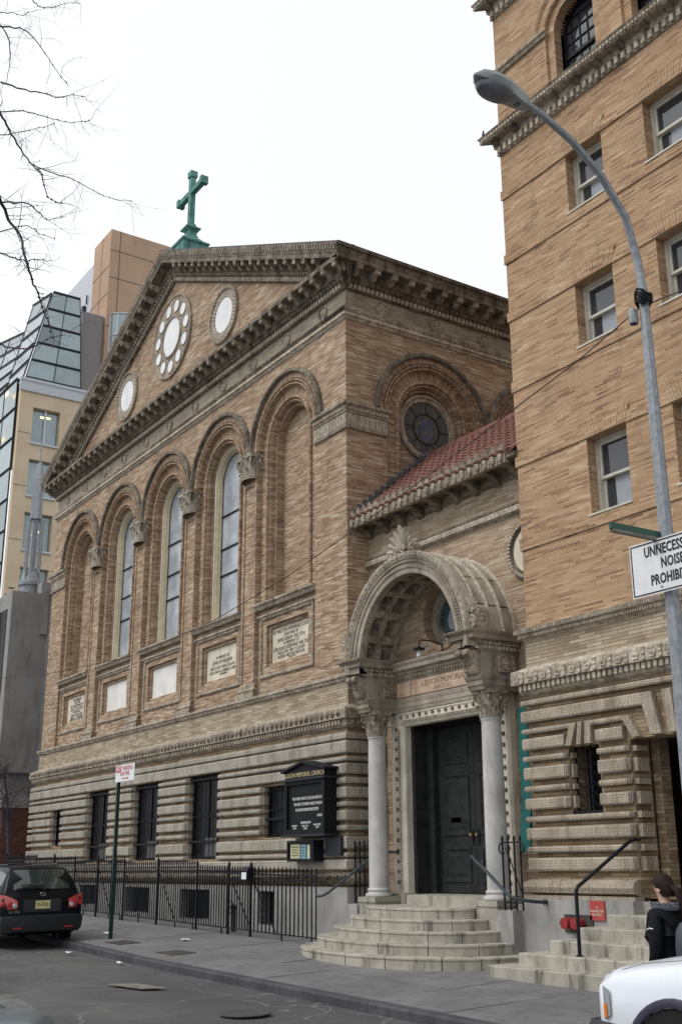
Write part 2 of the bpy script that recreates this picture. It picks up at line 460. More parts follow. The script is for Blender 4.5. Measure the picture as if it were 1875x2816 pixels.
def ring(mb, T, uc, zc, prof, a0=0, a1=math.pi, n=32, uvscale=1., legs=None, mi=0, closed=False):
    rows = []; L = []
    rm = prof[0][0]
    for i in range(n + 1):
        a = a0 + (a1 - a0) * i / n
        rows.append([T(uc + r * math.cos(a), d, zc + r * math.sin(a)) for r, d in prof]); L.append(rm * (a - a0))
    if legs is not None:
        rows = [[T(uc + r, d, legs) for r, d in prof]] + rows + [[T(uc - r, d, legs) for r, d in prof]]
        L = [L[0] - (zc - legs)] + L + [L[-1] + zc - legs]
    P = [0]
    for (r, d), (r2, d2) in zip(prof, prof[1:]): P.append(P[-1] + math.hypot(r - r2, d - d2))
    mb.grid(rows, False, lambda i, j: (P[j], L[i]), mi=mi)
def disc(mb, T, uc, zc, r, d, n=32, mi=0, sz=1.0):
    mb.face([T(uc + r * math.cos(2 * math.pi * i / n), d, zc + sz * r * math.sin(2 * math.pi * i / n)) for i in range(n)], mi=mi)
def leaf(mb, c, a, r, z, h, w, out):
    """acanthus leaf: a curved strip that bends outwards at its tip"""
    ca, sa = math.cos(a), math.sin(a)
    rows = []
    for t, rr, zz, ww in ((0, 0, 0, 1), (0, out * .12, .55, 1.1), (0, out * .5, .88, .8), (0, out, .95, .55), (0, out * 1.05, .78, .2)):
        rows.append([(c[0] + (r + rr) * ca - k * w * ww * sa, c[1] + (r + rr) * sa + k * w * ww * ca, z + zz * h) for k in (-.5, 0, .5)])
    for row in rows: row[1] = tuple(Vector(row[1]) + Vector((ca, sa, 0)) * w * .22)
    mb.grid(rows)
def volute(mb, c, a, rad, th):
    """scroll: short fat spiral seen from the side"""
    d = Vector((math.cos(a), math.sin(a), 0)); u = Vector((0, 0, 1))
    pts = []
    for i in range(15):
        t = i / 14; an = t * 3.6 * math.pi; rr = rad * (1 - .78 * t)
        pts.append(Vector(c) + d * rr * math.sin(an) + u * rr * math.cos(an))
    tube(mb, pts, [th * (1 - .5 * i / 14) for i in range(15)], 6)
def capital(mb, c, r, z0, z1, half=False):
    h = z1 - z0
    lathe(mb, [(r * 1.12, z0), (r * 1.12, z0 + h * .05), (r, z0 + h * .06), (r * .98, z0 + h * .4), (r * 1.12, z0 + h * .75), (r * 1.3, z0 + h * .86)], (c[0], c[1], 0), 16)
    for k in range(8):
        a = k * math.pi / 4 + math.pi / 8
        leaf(mb, c, a, r * 1.0, z0 + h * .06, h * .4, r * .62, r * .42)
        leaf(mb, c, a + math.pi / 8, r * 1.0, z0 + h * .1, h * .66, r * .55, r * .5)
    for k in range(4):
        a = k * math.pi / 2 + math.pi / 4
        volute(mb, (c[0] + math.cos(a) * r * 1.38, c[1] + math.sin(a) * r * 1.38, z0 + h * .70), a, r * .33, r * .10)
        b = k * math.pi / 2
        lathe(mb, [(0, -r * .1), (r * .2, 0), (0, r * .1)], (c[0] + math.cos(b) * r * 1.25, c[1] + math.sin(b) * r * 1.25, z0 + h * .92), 6)
    A = []
    for k in range(4):
        a = k * math.pi / 2 + math.pi / 4
        for da, q in ((-.09, 1.72), (.09, 1.72), (math.pi / 4, 1.24)):
            A.append((c[0] + math.cos(a + da) * r * q, c[1] + math.sin(a + da) * r * q))
    mb.grid([[(x, y, z0 + h * .86) for x, y in A], [(x * 1.0, y, z0 + h * .93) for x, y in A], [(c[0] + (x - c[0]) * 1.05, c[1] + (y - c[1]) * 1.05, z1) for x, y in A]], True, cap=True)
def rosette(r, dep, petals=6):
    """local mesh, faces -y"""
    mb = MB()
    n = petals * 4; rows = []
    for q, dd in ((1, 0), (.86, .6), (.5, .35), (.32, .5), (.2, 1), (.02, 1.05)):
        row = []
        for j in range(n):
            a = 2 * math.pi * j / n
            w = 1 + (.16 * math.cos(petals * a) if .4 < q < .95 else 0)
            row.append((r * q * w * math.cos(a), -dep * dd * (1 + .25 * math.cos(petals * a) * (.4 < q)), r * q * w * math.sin(a)))
        rows.append(row)
    mb.grid(rows, True)
    return mb

W = 19.29; XM = -W / 2; S = 3.471; HB = S / 2; ZC = 12.05

def g(x, y): return .39 - .0172 * (x - 3) + .03 * (y + 2.08)
def curb_y(x): return -4.03 if x > -1 else -4.03 + .055 * (-1 - x) if x > -10 else -3.535
def groad(x, y): return g(x, -4.03) - .13

# ================================================================== CHURCH
CH = thing('church_building', 'tan brick church with arched front, carved gable and rusticated stone base', 'church', (XM, 0, .5))
# ---- front wall (pilaster plane, reveals, panel zone)
mb = MB()
for k in range(-2, 3):
    uc = XM + k * S
    arch_layer(mb, TF, uc, HB, 1.375, 5.80, ZC, 14.14, 0, .12)
    arch_layer(mb, TF, uc, 1.42, .97, 8.0, ZC, ZC + 1.42, -.12, .12)
    arch_layer(mb, TF, uc, 1.0, .83, 8.0, ZC, ZC + 1.0, -.24, .2 if abs(k) == 2 else .03)
    holes_wall(mb, TF, uc - 1.385, uc + 1.385, 5.8, 8.02, [(uc - .96, uc + .96, 6.46, 7.47)], -.08, .07)
for a, b in ((-(HB * 5) + XM, -W), (HB * 5 + XM, 0)):
    mb.face([TF(a, 0, 5.8), TF(b, 0, 5.8), TF(b, 0, 14.14), TF(a, 0, 14.14)])
for k in (-2, 2):
    uc = XM + k * S
    mb.face([TF(uc - .9, -.44, 8), TF(uc + .9, -.44, 8), TF(uc + .9, -.44, 13), TF(uc - .9, -.44, 13)])
for k in range(-2, 3):
    uc = XM + k * S
    holes_wall(mb, TF, uc - .96, uc + .96, 6.46, 7.47, [(uc - .88, uc + .88, 6.545, 7.39)], -.15, .05)
mb.build('front_wall', 'brick', CH)
# left and rear walls, never seen from here but closing the volume
mb = MB()
mb.face([(-W, 0, -1), (-W, 22, -1), (-W, 22, 15.4), (-W, 0, 15.4)])
mb.face([(-W, 22, -1), (0, 22, -1), (0, 22, 15.4), (-W, 22, 15.4)])
mb.face([(-W, 22, 15.4), (0, 22, 15.4), (XM, 22, 20.3)])
mb.build('rear_wall', 'brick', CH)
# ---- arch mouldings
prof_out = [(1.735, 0), (1.735, .09), (1.70, .12), (1.63, .12), (1.60, .05), (1.60, .02)]
prof_mid = [(1.60, .02), (1.475, .02)]
prof_in = [(1.475, .02), (1.475, -.05), (1.455, -.05), (1.45, .02), (1.435, .05), (1.41, .05), (1.395, .02), (1.39, -.05), (1.37, -.05), (1.365, .0), (1.35, .03), (1.325, .03), (1.315, .0), (1.31, -.06)]
prof_flat = [(1.31, -.06), (1.305, -.115), (1.06, -.115)]
prof_in2 = [(1.06, -.115), (1.06, -.07), (1.035, -.045), (1.0, -.05), (.985, -.08), (.98, -.15), (.965, -.15), (.96, -.1), (.93, -.09), (.91, -.12), (.905, -.235), (.83, -.235)]
def arch_mouldings(T, uc, par, zsp):
    mb = MB(); ring(mb, T, uc, ZC, prof_out)
    o = mb.build('hood_mould', 'terra_dark', par, True)
    mb = MB(); ring(mb, T, uc, ZC, prof_mid); ring(mb, T, uc, ZC, prof_flat); mb.build('voussoir_ring', 'brick_arch', par)
    mb = MB(); ring(mb, T, uc, ZC, prof_in); mb.build('roll_moulding', 'brick_arch', par, True)
    mb = MB(); ring(mb, T, uc, ZC, prof_in2, legs=zsp); mb.build('inner_arch_order', 'brick_arch', par, True)
    mb = MB(); dentils_arc(mb, T, uc, 1.468, .0, .03); stuff(mb.build('bead_course', 'terra_dark', par))
def dentils_arc(mb, T, uc, r, d0, d1, n=70, zc=None, w=.03, a0=0, a1=math.pi):
    zc = ZC if zc is None else zc
    for i in range(n):
        a = a0 + (a1 - a0) * (i + .5) / n
        ca, sa = math.cos(a), math.sin(a); t = (a1 - a0) * r / n * .3
        pts = []
        for rr in (r - w / 2, r + w / 2):
            for s in (-t, t):
                pts.append((uc + rr * ca - s * sa, zc + rr * sa + s * ca))
        q = [pts[0], pts[1], pts[3], pts[2]]
        mb.grid([[T(u, d0, z) for u, z in q], [T(u, d1, z) for u, z in q]], True)
        mb.face([T(u, d1, z) for u, z in q])
for k in range(-2, 3):
    arch_mouldings(TF, XM + k * S, CH, 8.06)
# ---- pilasters: shaft moulding, base and capital between bays
cap_me = None
for k in range(-2, 2):
    u = XM + k * S + HB
    mb = MB()
    for s in (-1, 1):
        moulding(mb, TF, [(0, 6.2), (.03, 6.2), (.03, 11.34), (0, 11.34)], u + s * .30 - .045, u + s * .30 + .045)
    moulding(mb, TF, [(0, 11.2), (.03, 11.2), (.03, 11.3), (0, 11.3)], u - .26, u + .26)
    o = mb.build('pilaster', 'brick', CH)
    mb = MB(); moulding(mb, TF, [(0, 5.8), (.1, 5.8), (.1, 5.9), (.05, 5.93), (.08, 5.99), (.03, 6.04), (.03, 6.12), (0, 6.14)], u - .36, u + .36, 1, 1)
    mb.build('pilaster_base', 'terra', o)
    if cap_me is None:
        mb = MB(); capital(mb, (0, 0, 0), .30, 0, .64)
        cap_me = mb.mesh('capital', 'limestone', True)
    place(cap_me, 'capital', o, (u, -.02, 11.36), None, (1.05, .62, 1))
# corner pier caps on both ends and on the return
mb = MB()
cp = [(0, 11.36), (.05, 11.37), (.06, 11.42), (.03, 11.43), (.03, 11.74), (.06, 11.76), (.06, 11.80), (.09, 11.86), (.09, 11.90), (.14, 11.93), (.15, 12.0), (.05, 12.05), (0, 12.06)]
moulding(mb, TF, cp, -1.328, 0, 0, 1); mb.build('pier_cap', 'terra', CH)
mb = MB(); moulding(mb, TF, cp, -W, -W + 1.328, 1, 0); mb.build('pier_cap', 'terra', CH)
mb = MB(); moulding(mb, TS, cp, 0, 1.13, 1, 0); mb.build('pier_cap', 'terra', CH)
mb = MB()
for T, a, b in ((TF, -1.32, -.02), (TF, -W + .02, -W + 1.32), (TS, .02, 1.11)):
    dentils(mb, T, a, b, .062, .036, .03, .042, 11.45, 11.73); dentils(mb, T, a, b, .09, .05, .06, .10, 11.81, 11.86)
stuff(mb.build('fluted_band', 'terra_pale', CH))
# ---- sills, panel frames, plaques
for k in range(-2, 3):
    uc = XM + k * S
    mb = MB(); moulding(mb, TF, [(-.4, 8.07), (.09, 8.04), (.10, 7.99), (.06, 7.95), (.03, 7.88), (-.08, 7.86)], uc - 1.375, uc + 1.375)
    mb.build('window_sill_course', 'terra', CH); mb = MB()
    moulding(mb, TF, [(-.08, 7.77), (-.03, 7.76), (-.0, 7.71), (-.04, 7.66), (-.08, 7.64)], uc - 1.375, uc + 1.375)
    mb.build('panel_moulding', 'terra', CH)
    mb = MB()
    fr = [(1.22, -.08), (1.22, -.045), (1.185, -.03), (1.15, -.045), (1.14, -.08)]
    rows = []
    for sx, sz in ((-1, -1), (1, -1), (1, 1), (-1, 1), (-1, -1)):
        rows.append([TF(uc + sx * a, d, 6.95 + sz * (a - .475)) for a, d in fr])
    mb.grid(rows); mb.build('panel_frame', 'terra', CH)
    mb = MB(); mb.face([TF(uc - .885, -.2, 6.54), TF(uc + .885, -.2, 6.54), TF(uc + .885, -.2, 7.40), TF(uc - .885, -.2, 7.40)])
    pq = mb.build('plaque', 'marble' if abs(k) == 0 or k == -1 else 'plaque_stone', CH)
    if k == 2:
        L = [('THE WELTON MEMORIAL SCHOOL', .098, .31), ('ENDOWED BY', .085, .205), ('JANE ELINOR WELTON', .10, .095), ('IN MEMORY OF', .085, -.005), ('CAROLINE JOSEPHINE WELTON', .098, -.11), ('MDCCCXLI   MDCCCLXXXIV', .08, -.21), ('BLESSED ARE THE MERCIFUL', .082, -.305), ('MATT V VII', .05, -.365)]
    elif k == 1:
        L = [('IN MEMORY OF', .09, .16), ('LEWIS W WILLIAMS', .105, .035), ('MDCCCXXV   MDCCCLXXXVI', .08, -.10), ('GOD LOVETH A CHEERFUL GIVER', .08, -.21), ('II CORINTHIANS', .045, -.285)]
    elif k == -2:
        L = [('THIS WINDOW', .09, .30), ('IS ERECTED', .09, .21), ('IN LOVING MEMORY OF', .09, .115), ('OUR LITTLE CHILD', .11, .01), ('PRESENTED BY', .085, -.09), ('JOHN D HALL AND', .10, -.19), ('FRIENDS   OF CHILDREN', .085, -.28), ('SUFFER THEM TO COME TO ME', .075, -.355)]
    else: L = []
    for body, sz, dz in L:
        text(body, sz * 1.28, 'lead', pq, (uc + (.06 if body[0:2] in ('II', 'MA') else 0), .197, 6.965 + dz), sx=.93)
# ---- stained glass windows of the three middle bays
def stained_mat():
    m, nt, b = new_mat('leaded_glass'); k = NT(nt); pos = k.pos()
    sp = k.node('ShaderNodeSeparateXYZ'); k.link(pos, sp.inputs[0])
    n = k.noise(pos, 1.6, 3); 
    v = k.node('ShaderNodeTexVoronoi', feature='F1'); v.inputs['Scale'].default_value = 2.6; k.link(pos, v.inputs['Vector'])
    base = k.mix(k.sstep(n, .35, .7), (.27, .305, .345), (.44, .475, .515))  # sky reflection put into the base colour as pale grey-blue
    lead = k.node('ShaderNodeTexVoronoi', feature='DISTANCE_TO_EDGE'); lead.inputs['Scale'].default_value = 4.5; k.link(pos, lead.inputs['Vector'])
    base = k.mix(k.math('MULTIPLY', k.math('LESS_THAN', lead.outputs[0], .03), .14), base, (.50, .52, .54))
    base = k.mix(k.math('MULTIPLY', k.sstep(v.outputs['Distance'], .25, .1), .22), base, (.55, .5, .56))
    k.link(base, b.inputs['Base Color'])
    b.inputs['Roughness'].default_value = .18; b.inputs['Specular IOR Level'].default_value = .8
    k.link(k.bump(n, .01, .5), b.inputs['Normal'])
    return m
M['stained'] = stained_mat()
for k in (-1, 0, 1):
    uc = XM + k * S
    mb = MB()
    ring(mb, TF, uc, ZC, [(.84, -.265), (.825, -.26), (.80, -.275), (.80, -.33), (.775, -.34), (.775, -.43), (.73, -.43), (.73, -.47)], legs=8.07)
    mb.box((uc - .77, -.48, 8.07), (uc + .77, -.33, 8.12), TF)
    w = mb.build('arched_window', 'cream_paint', CH)
    mb = MB(); n = 24; r = .74
    mb.face([TF(uc - r, -.46, 8.1), TF(uc + r, -.46, 8.1)] + [TF(uc + r * math.cos(math.pi * i / n), -.46, ZC + r * math.sin(math.pi * i / n)) for i in range(n + 1)])
    mb.build('pane', 'stained', w)
    for z in (9.42, 10.16, 11.1):
        mb = MB(); mb.box((uc - .735, -.455, z - .02), (uc + .735, -.425, z + .02), TF); mb.build('window_bar', 'iron', w)
    mb = MB(); ring(mb, TF, uc, ZC, [(.735, -.425), (.735, -.445), (.70, -.445)], legs=8.12); mb.build('sash', 'iron', w)
# ---- frieze
mb = MB()
mb.face([TF(-W, 0, 14.14), TF(0, 0, 14.14), TF(0, 0, 14.9), TF(-W, 0, 14.9)]); mb.face([TS(0, 0, 14.14), TS(22, 0, 14.14), TS(22, 0, 14.9), TS(0, 0, 14.9)])
M['brick_frieze'] = brick_mat('frieze_brick', [(0, (.27, .23, .17)), (.5, (.37, .33, .26)), (1, (.47, .43, .35))], (.20, .175, .13), stain_amt=.55)
mb.build('frieze', 'brick_frieze', CH)
mb = MB()
for T, a, b, m0, m1 in ((TF, -W, 0, 1, 1), (TS, 0, 22, 1, 0)):
    moulding(mb, T, [(0, 14.10), (.03, 14.11), (.06, 14.16), (.10, 14.18), (.10, 14.25), (.02, 14.27)], a, b, m0, m1)
mb.build('string_course', 'terra_pale', CH)
mb = MB()
for T, a, b, m0, m1 in ((TF, -W, 0, 1, 1), (TS, 0, 22, 1, 0)):
    moulding(mb, T, [(0, 14.27), (.06, 14.29), (.09, 14.35), (.08, 14.41), (.04, 14.45), (0, 14.46)], a, b, m0, m1)
mb.build('laurel_torus', 'lime_carved', CH, True)
ros = rosette(.13, .03, 5).mesh('medallion_rosette', 'terra', True)
rimb = MB(); lathe(rimb, [(.19, 0), (.19, -.035), (.165, -.045), (.15, -.03), (.145, 0)], n=24, axis='y'); disc(rimb, lambda u, d, z: (u, -d, z), 0, 0, .15, .004)
rim_me = rimb.mesh('medallion', 'terra', True)
for i in range(-5, 6):
    o = place(rim_me, 'medallion', CH, (XM + i * 1.735, -.001, 14.645)); place(ros, 'rosette', o, (XM + i * 1.735, -.005, 14.645))
for i in range(4):
    y = 1.03 + i * 1.6
    o = place(rim_me, 'medallion', CH, (.001, y, 14.64), (0, 0, R(90))); place(ros, 'rosette', o, (.005, y, 14.64)); o.children[0].rotation_euler = (0, 0, 0); o.children[0].location = (0, -.004, 0)
# ---- main cornice
cor_low = [(0, 14.86), (.05, 14.87), (.06, 15.01), (.09, 15.03), (.16, 15.13), (.20, 15.15), (.20, 15.34)]
cor_top = [(.20, 15.34), (.50, 15.345), (.52, 15.35), (.52, 15.45)]
sima = [(.52, 15.45), (.535, 15.47), (.535, 15.52), (.56, 15.60), (.59, 15.66), (.59, 15.70), (.45, 15.73)]
def build_cornice(name, T, a, b, m0, m1, with_sima):
    mb = MB(); moulding(mb, T, cor_low + cor_top[1:] + ([(0, 15.50)] if not with_sima else []), a, b, m0, m1)
    o = mb.build(name, 'terra_dark', CH)  # backing darker than dentils and brackets: gap shade put into the colour
    mb = MB(); dentils(mb, T, a + .02, b - .02, .125, .068, .06, .125, 14.89, 15.0); stuff(mb.build('dentil_course', 'terra_pale', o))
    mb = MB(); eggs(mb, T, a, b, .15, .14, .07, 15.02, 15.15); stuff(mb.build('egg_course', 'terra_dark', o))
    if with_sima:
        mb = MB(); moulding(mb, T, sima, a, b, m0, m1); mb.build('gutter_moulding', 'terra_dark', o, True)
    return o
brk = MB()
for x in (-.065, .065): pass
bp = [(0, 0), (0, .185), (.29, .185), (.29, .13), (.25, .10), (.19, .095), (.13, .06), (.09, .015), (.05, -.01)]
prism(brk, bp, lambda u, d, z: (u, -d, z), -.065, .065)
brk.box((-.085, -.31, .165), (.085, 0, .19))
lathe(brk, [(.0, -.075), (.045, -.07), (.045, .07), (.0, .075)], (0, -.255, .11), 8, axis='x')
brk_me = brk.mesh('bracket', 'terra')
COR = build_cornice('front_cornice', TF, -W, 0, 1, 1, False)
n = 41
for i in range(n):
    place(brk_me, 'bracket', COR, (-W - .25 + (W + .5) * i / (n - 1), -.2, 15.15))
COS = build_cornice('side_cornice', TS, 0, 22, 1, 0, True)
for i in range(16):
    place(brk_me, 'bracket', COS, (.2, .12 + i * .5, 15.15), (0, 0, R(90)))
# raking cornices
AR = math.atan2(20.46 - 15.70, W / 2 + .57); ca, sa = math.cos(AR), math.sin(AR); HT = .87
def TR(sg):
    ex = .57 if sg > 0 else -W - .57
    def T(s, d, h):                      # s along the slope from the eave, d outwards, h across the slope
        hh = h - HT
        return (ex - sg * s * ca + sg * hh * sa, -d, 15.70 + s * sa + hh * ca)
    return T
for sg in (1, -1):
    T = TR(sg)
    prof = [(d, z - 14.86) for d, z in cor_low + cor_top[1:] + sima[1:]]
    prof = [(0, 0)] + prof[1:] + [(.1, .9)]
    def send(h): return (W / 2 + .57 + (h - HT) * sa) / ca
    mb = MB()
    mb.grid([[T(0.0, d, h) for d, h in prof], [T(send(h), d, h) for d, h in prof]])
    mb.face([T(0.0, d, h) for d, h in prof])
    o = mb.build('raking_cornice', 'terra_dark', CH)  # dark backing carries the shade between brackets in its colour
    mb = MB(); dentils(mb, T, 2.0, send(.1) - .05, .125, .068, .06, .125, .03, .14); stuff(mb.build('dentil_course', 'terra_pale', o))
    mb = MB(); eggs(mb, T, 1.6, send(.2) - .05, .15, .14, .07, .16, .29); stuff(mb.build('egg_course', 'terra', o))
    mb = MB()
    L = send(.75); nn = int(L / .13)
    for i in range(nn):                  # leaf carving on the crowning moulding
        s0 = .05 + (L - .1) * i / nn
        mb.grid([[T(s0, .53, .62), T(s0 + .09, .53, .62)], [T(s0 + .02, .575, .69), T(s0 + .11, .575, .69)], [T(s0 + .05, .605, .80), T(s0 + .13, .605, .80)]])
    stuff(mb.build('leaf_carving', 'terra', o))
    nb = int((L - 1.3) / .5)
    for i in range(nb):
        s_ = 1.15 + i * .5
        place(brk_me, 'bracket', o, T(s_, .2, .29), (0, sg * AR, 0))
# tympanum with its roundels
mb = MB()
mb.face([(-W, .0, 15.3), (0, .0, 15.3), (XM, .0, 15.3 + (W / 2) * math.tan(AR))])
mb.build('gable_wall', 'brick', CH)
def roundel(u, z, R_, name, small):
    mb = MB()
    if small:
        ring(mb, TF, u, z, [(R_, 0), (R_, .05), (R_ * .95, .07), (R_ * .88, .05), (R_ * .86, .02), (R_ * .6, -.02 + .03), (R_ * .58, .03)], 0, 2 * math.pi, 40)
        o = mb.build(name, 'terra', CH, True)
        mb = MB()
        for i in range(36):
            a = 2 * math.pi * i / 36
            for r0, r1, dd in ((.62, .84, .045), (.9, .985, .085)):
                w = .035
                q = [(r0 * R_, -w), (r1 * R_, -w * 1.2), (r1 * R_, w * 1.2), (r0 * R_, w)]
                pts = [TF(u + r * math.cos(a) - t * math.sin(a), dd, z + r * math.sin(a) + t * math.cos(a)) for r, t in q]
                bk = [TF(u + r * math.cos(a) - t * math.sin(a), 0, z + r * math.sin(a) + t * math.cos(a)) for r, t in q]
                mb.grid([bk, pts], True); mb.face(pts)
        stuff(mb.build('gadroon_carving', 'terra_pale', o))
        mb = MB(); disc(mb, TF, u, z, R_ * .6, .03); mb.build('marble_disc', 'marble_disc', o)
    else:
        ring(mb, TF, u, z, [(R_, 0), (R_, .07), (R_ * .965, .08), (R_ * .945, .05), (R_ * .52, .05), (R_ * .50, .09), (R_ * .46, .09), (R_ * .45, .03)], 0, 2 * math.pi, 56)
        o = mb.build(name, 'terra', CH)
        mb = MB(); disc(mb, TF, u, z, R_ * .455, .045); mb.build('marble_disc', 'marble_disc', o)
        for i in range(11):
            a = 2 * math.pi * (i + .25) / 11
            cu, cz = u + R_ * .735 * math.cos(a), z + R_ * .735 * math.sin(a)
            mb = MB(); ring(mb, TF, cu, cz, [(R_ * .175, .05), (R_ * .165, .075), (R_ * .145, .07), (R_ * .135, .055)], 0, 2 * math.pi, 20); q = mb.build('ring_frame', 'terra', o, True)
            mb = MB(); disc(mb, TF, cu, cz, R_ * .145, .057, 20); mb.build('marble_disc', 'marble_disc', q)
roundel(XM - .05, 17.62, 1.36, 'rose_medallion', False)
roundel(XM + 3.42, 16.88, .86, 'roundel', True)
roundel(XM - 3.50, 16.88, .86, 'roundel', True)
# ---- roof
mb = MB()
for sg in (1, -1):
    ex = .60 if sg > 0 else -W - .60
    mb.face([(ex, -.55, 15.70), (ex, 22.3, 15.70), (XM, 22.3, 20.49), (XM, -.55, 20.49)])
    mb.face([(ex, -.55, 15.60), (ex, 22.3, 15.60), (XM, 22.3, 20.36), (XM, -.55, 20.36)])
    mb.face([(ex, -.55, 15.60), (ex, -.55, 15.70), (XM, -.55, 20.49), (XM, -.55, 20.36)])
mb.build('roof', 'slate', CH)
# ---- side wall with the two round arches above the entrance wing
SY = 2.5; SS = 3.38
mb = MB()
for k in range(6):
    uc = SY + k * SS
    arch_layer(mb, TS, uc, SS / 2, 1.375, 7.0, ZC, 14.14, 0, .12)
    arch_layer(mb, TS, uc, 1.42, .97, 7.0, ZC, ZC + 1.42, -.12, .16)
    holes_wall(mb, TS, uc - 1.3, uc + 1.3, 7.0, 13.5, [], -.3)
mb.face([TS(0, 0, 5.8), TS(SY - SS / 2, 0, 5.8), TS(SY - SS / 2, 0, 14.14), TS(0, 0, 14.14)])
mb.face([TS(SY - SS / 2, 0, 5.8), TS(22, 0, 5.8), TS(22, 0, 7.0), TS(SY - SS / 2, 0, 7.0)])
mb.build('side_wall', 'brick', CH)
for k in range(2): arch_mouldings(TS, SY + k * SS, CH, 9.0)
M['blue_figure'] = stone_mat('blue_glass_figure', (.05, .09, .22), (.16, .13, .07), dirt_shade=(.02, .03, .06), scale=9, rough=.2, streak=0)
M['dark_stain'] = stone_mat('dark_stained_glass', (.085, .10, .09), (.05, .058, .055), dirt_shade=(.03, .05, .09), dirt_amt=.5, scale=7, rough=.15, carve=.004, carve_scale=9, spec=.7)
for k in range(2):
    uc = SY + k * SS
    mb = MB(); ring(mb, TS, uc, 11.95, [(.86, -.30), (.86, -.22), (.80, -.20), (.76, -.24), (.70, -.24), (.68, -.29)], 0, 2 * math.pi, 40)
    o = mb.build('round_window', 'terra', CH, True)
    mb = MB(); disc(mb, TS, uc, 11.95, .70, -.285, 40); mb.build('pane', 'dark_stain', o)
    mb = MB(); disc(mb, TS, uc, 11.93, .20, -.279, 16, 0, 1.5); mb.build('glass_figure', 'blue_figure', o)
    mb = MB(); ring(mb, TS, uc, 11.95, [(.40, -.283), (.40, -.27), (.375, -.27), (.375, -.283)], 0, 2 * math.pi, 28)
    for i in range(8):
        a = i * math.pi / 4; c_, s_ = math.cos(a), math.sin(a)
        mb.face([TS(uc + r * c_ - t * s_, -.278, 11.95 + r * s_ + t * c_) for r, t in ((.4, -.012), (.69, -.012), (.69, .012), (.4, .012))])
    mb.build('window_bar', 'iron', o)
# ---- upper base: belt, pale brick zone, base cornice
mb = MB()
for T, a, b, m0, m1 in ((TF, -W, 0, 1, 1), (TS, 0, YP, 1, 0)):
    moulding(mb, T, [(0, 5.82), (.10, 5.80), (.11, 5.74), (.08, 5.71), (.07, 5.67), (.04, 5.64), (.02, 5.62)], a, b, m0, m1)
mb.build('belt_course', 'terra', CH)
mb = MB()
for T, a, b, m0, m1 in ((TF, -W, 0, 1, 1), (TS, 0, YP, 1, 0)):
    moulding(mb, T, [(.02, 5.63), (.02, 5.16)], a, b, m0, m1, False)
mb.build('pale_brick_zone', 'brick_pale', CH)
mb = MB()
for T, a, b, m0, m1 in ((TF, -W, 0, 1, 1), (TS, 0, YP, 1, 0)):
    moulding(mb, T, [(.02, 5.17), (.12, 5.12), (.24, 5.07), (.25, 5.05), (.25, 4.85), (.20, 4.84), (.17, 4.84), (.17, 4.72), (.15, 4.69), (.12, 4.67)], a, b, m0, m1)
BC = mb.build('base_cornice', 'terra', CH)
mb = MB()
for T, a, b in ((TF, -W, 0), (TS, 0, YP)):
    dentils(mb, T, a - .1, b + .02, .12, .065, .17, .225, 4.73, 4.83)
stuff(mb.build('dentil_course', 'terra', BC))
mb = MB()
eggs(mb, TF, -W - .1, .1, .21, .25, .05, 4.87, 5.04)
stuff(mb.build('egg_course', 'terra_dark', BC))
# ---- rusticated storey
WIN = [(-17.28, -16.42, 2.62, 3.74), (-14.2, -12.46, 2.12, 4.14), (-10.73, -8.99, 2.12, 4.14), (-7.26, -5.52, 2.12, 4.14), (-3.36, -1.9, 2.55, 3.66)]
mb = MB(); holes_wall(mb, TF, -W, 0, 1.5, 4.68, WIN, .10, .16)
mb.face([TS(-.1, .10, 1.5), TS(YP, .10, 1.5), TS(YP, .10, 4.68), TS(-.1, .10, 4.68)]); mb.face([TF(0, .1, 1.5), TF(.1, .1, 1.5), TF(.1, .1, 4.68), TF(0, .1, 4.68)])
mb.build('base_wall', 'brick_base', CH)
BANDS = [(4.43, 4.56), (4.15, 4.40), (3.99, 4.08), (3.73, 3.94), (3.54, 3.66), (3.26, 3.47), (3.09, 3.18), (2.81, 3.01), (2.62, 2.72), (2.26, 2.50), (2.10, 2.19), (1.86, 2.06)]
def band(T, u0, u1, z0, z1, d0, d1, e0, e1, mat, par, name='rusticated_band'):
    """rounded course; e0/e1: 1 = chamfered free end, 0 = plain end, 2 = mitred outside corner"""
    mb = MB(); c = min(.026, (z1 - z0) * .3); pr = [(d0, z0), (d1 - c * .6, z0), (d1, z0 + c), (d1, z1 - c), (d1 - c * .6, z1), (d0, z1)]
    def cut(u, e, sg):
        if e == 2: return [(u + sg * d, d, z) for d, z in pr]
        return [(u, d, z) for d, z in pr]
    A = cut(u0, e0, -1); B = cut(u1, e1, 1)
    rows = []
    if e0 == 1: rows += [[(u0, d * .45 + d0 * .55, (z - (z0 + z1) / 2) * .8 + (z0 + z1) / 2) for d, z in pr], [(u0 + .035, d, z) for d, z in pr]]
    else: rows += [A]
    if e1 == 1: rows += [[(u1 - .035, d, z) for d, z in pr], [(u1, d * .45 + d0 * .55, (z - (z0 + z1) / 2) * .8 + (z0 + z1) / 2) for d, z in pr]]
    else: rows += [B]
    mb.grid([[T(*p) for p in r] for r in rows], True, cap=True)
    return mb.build(name, mat, par)
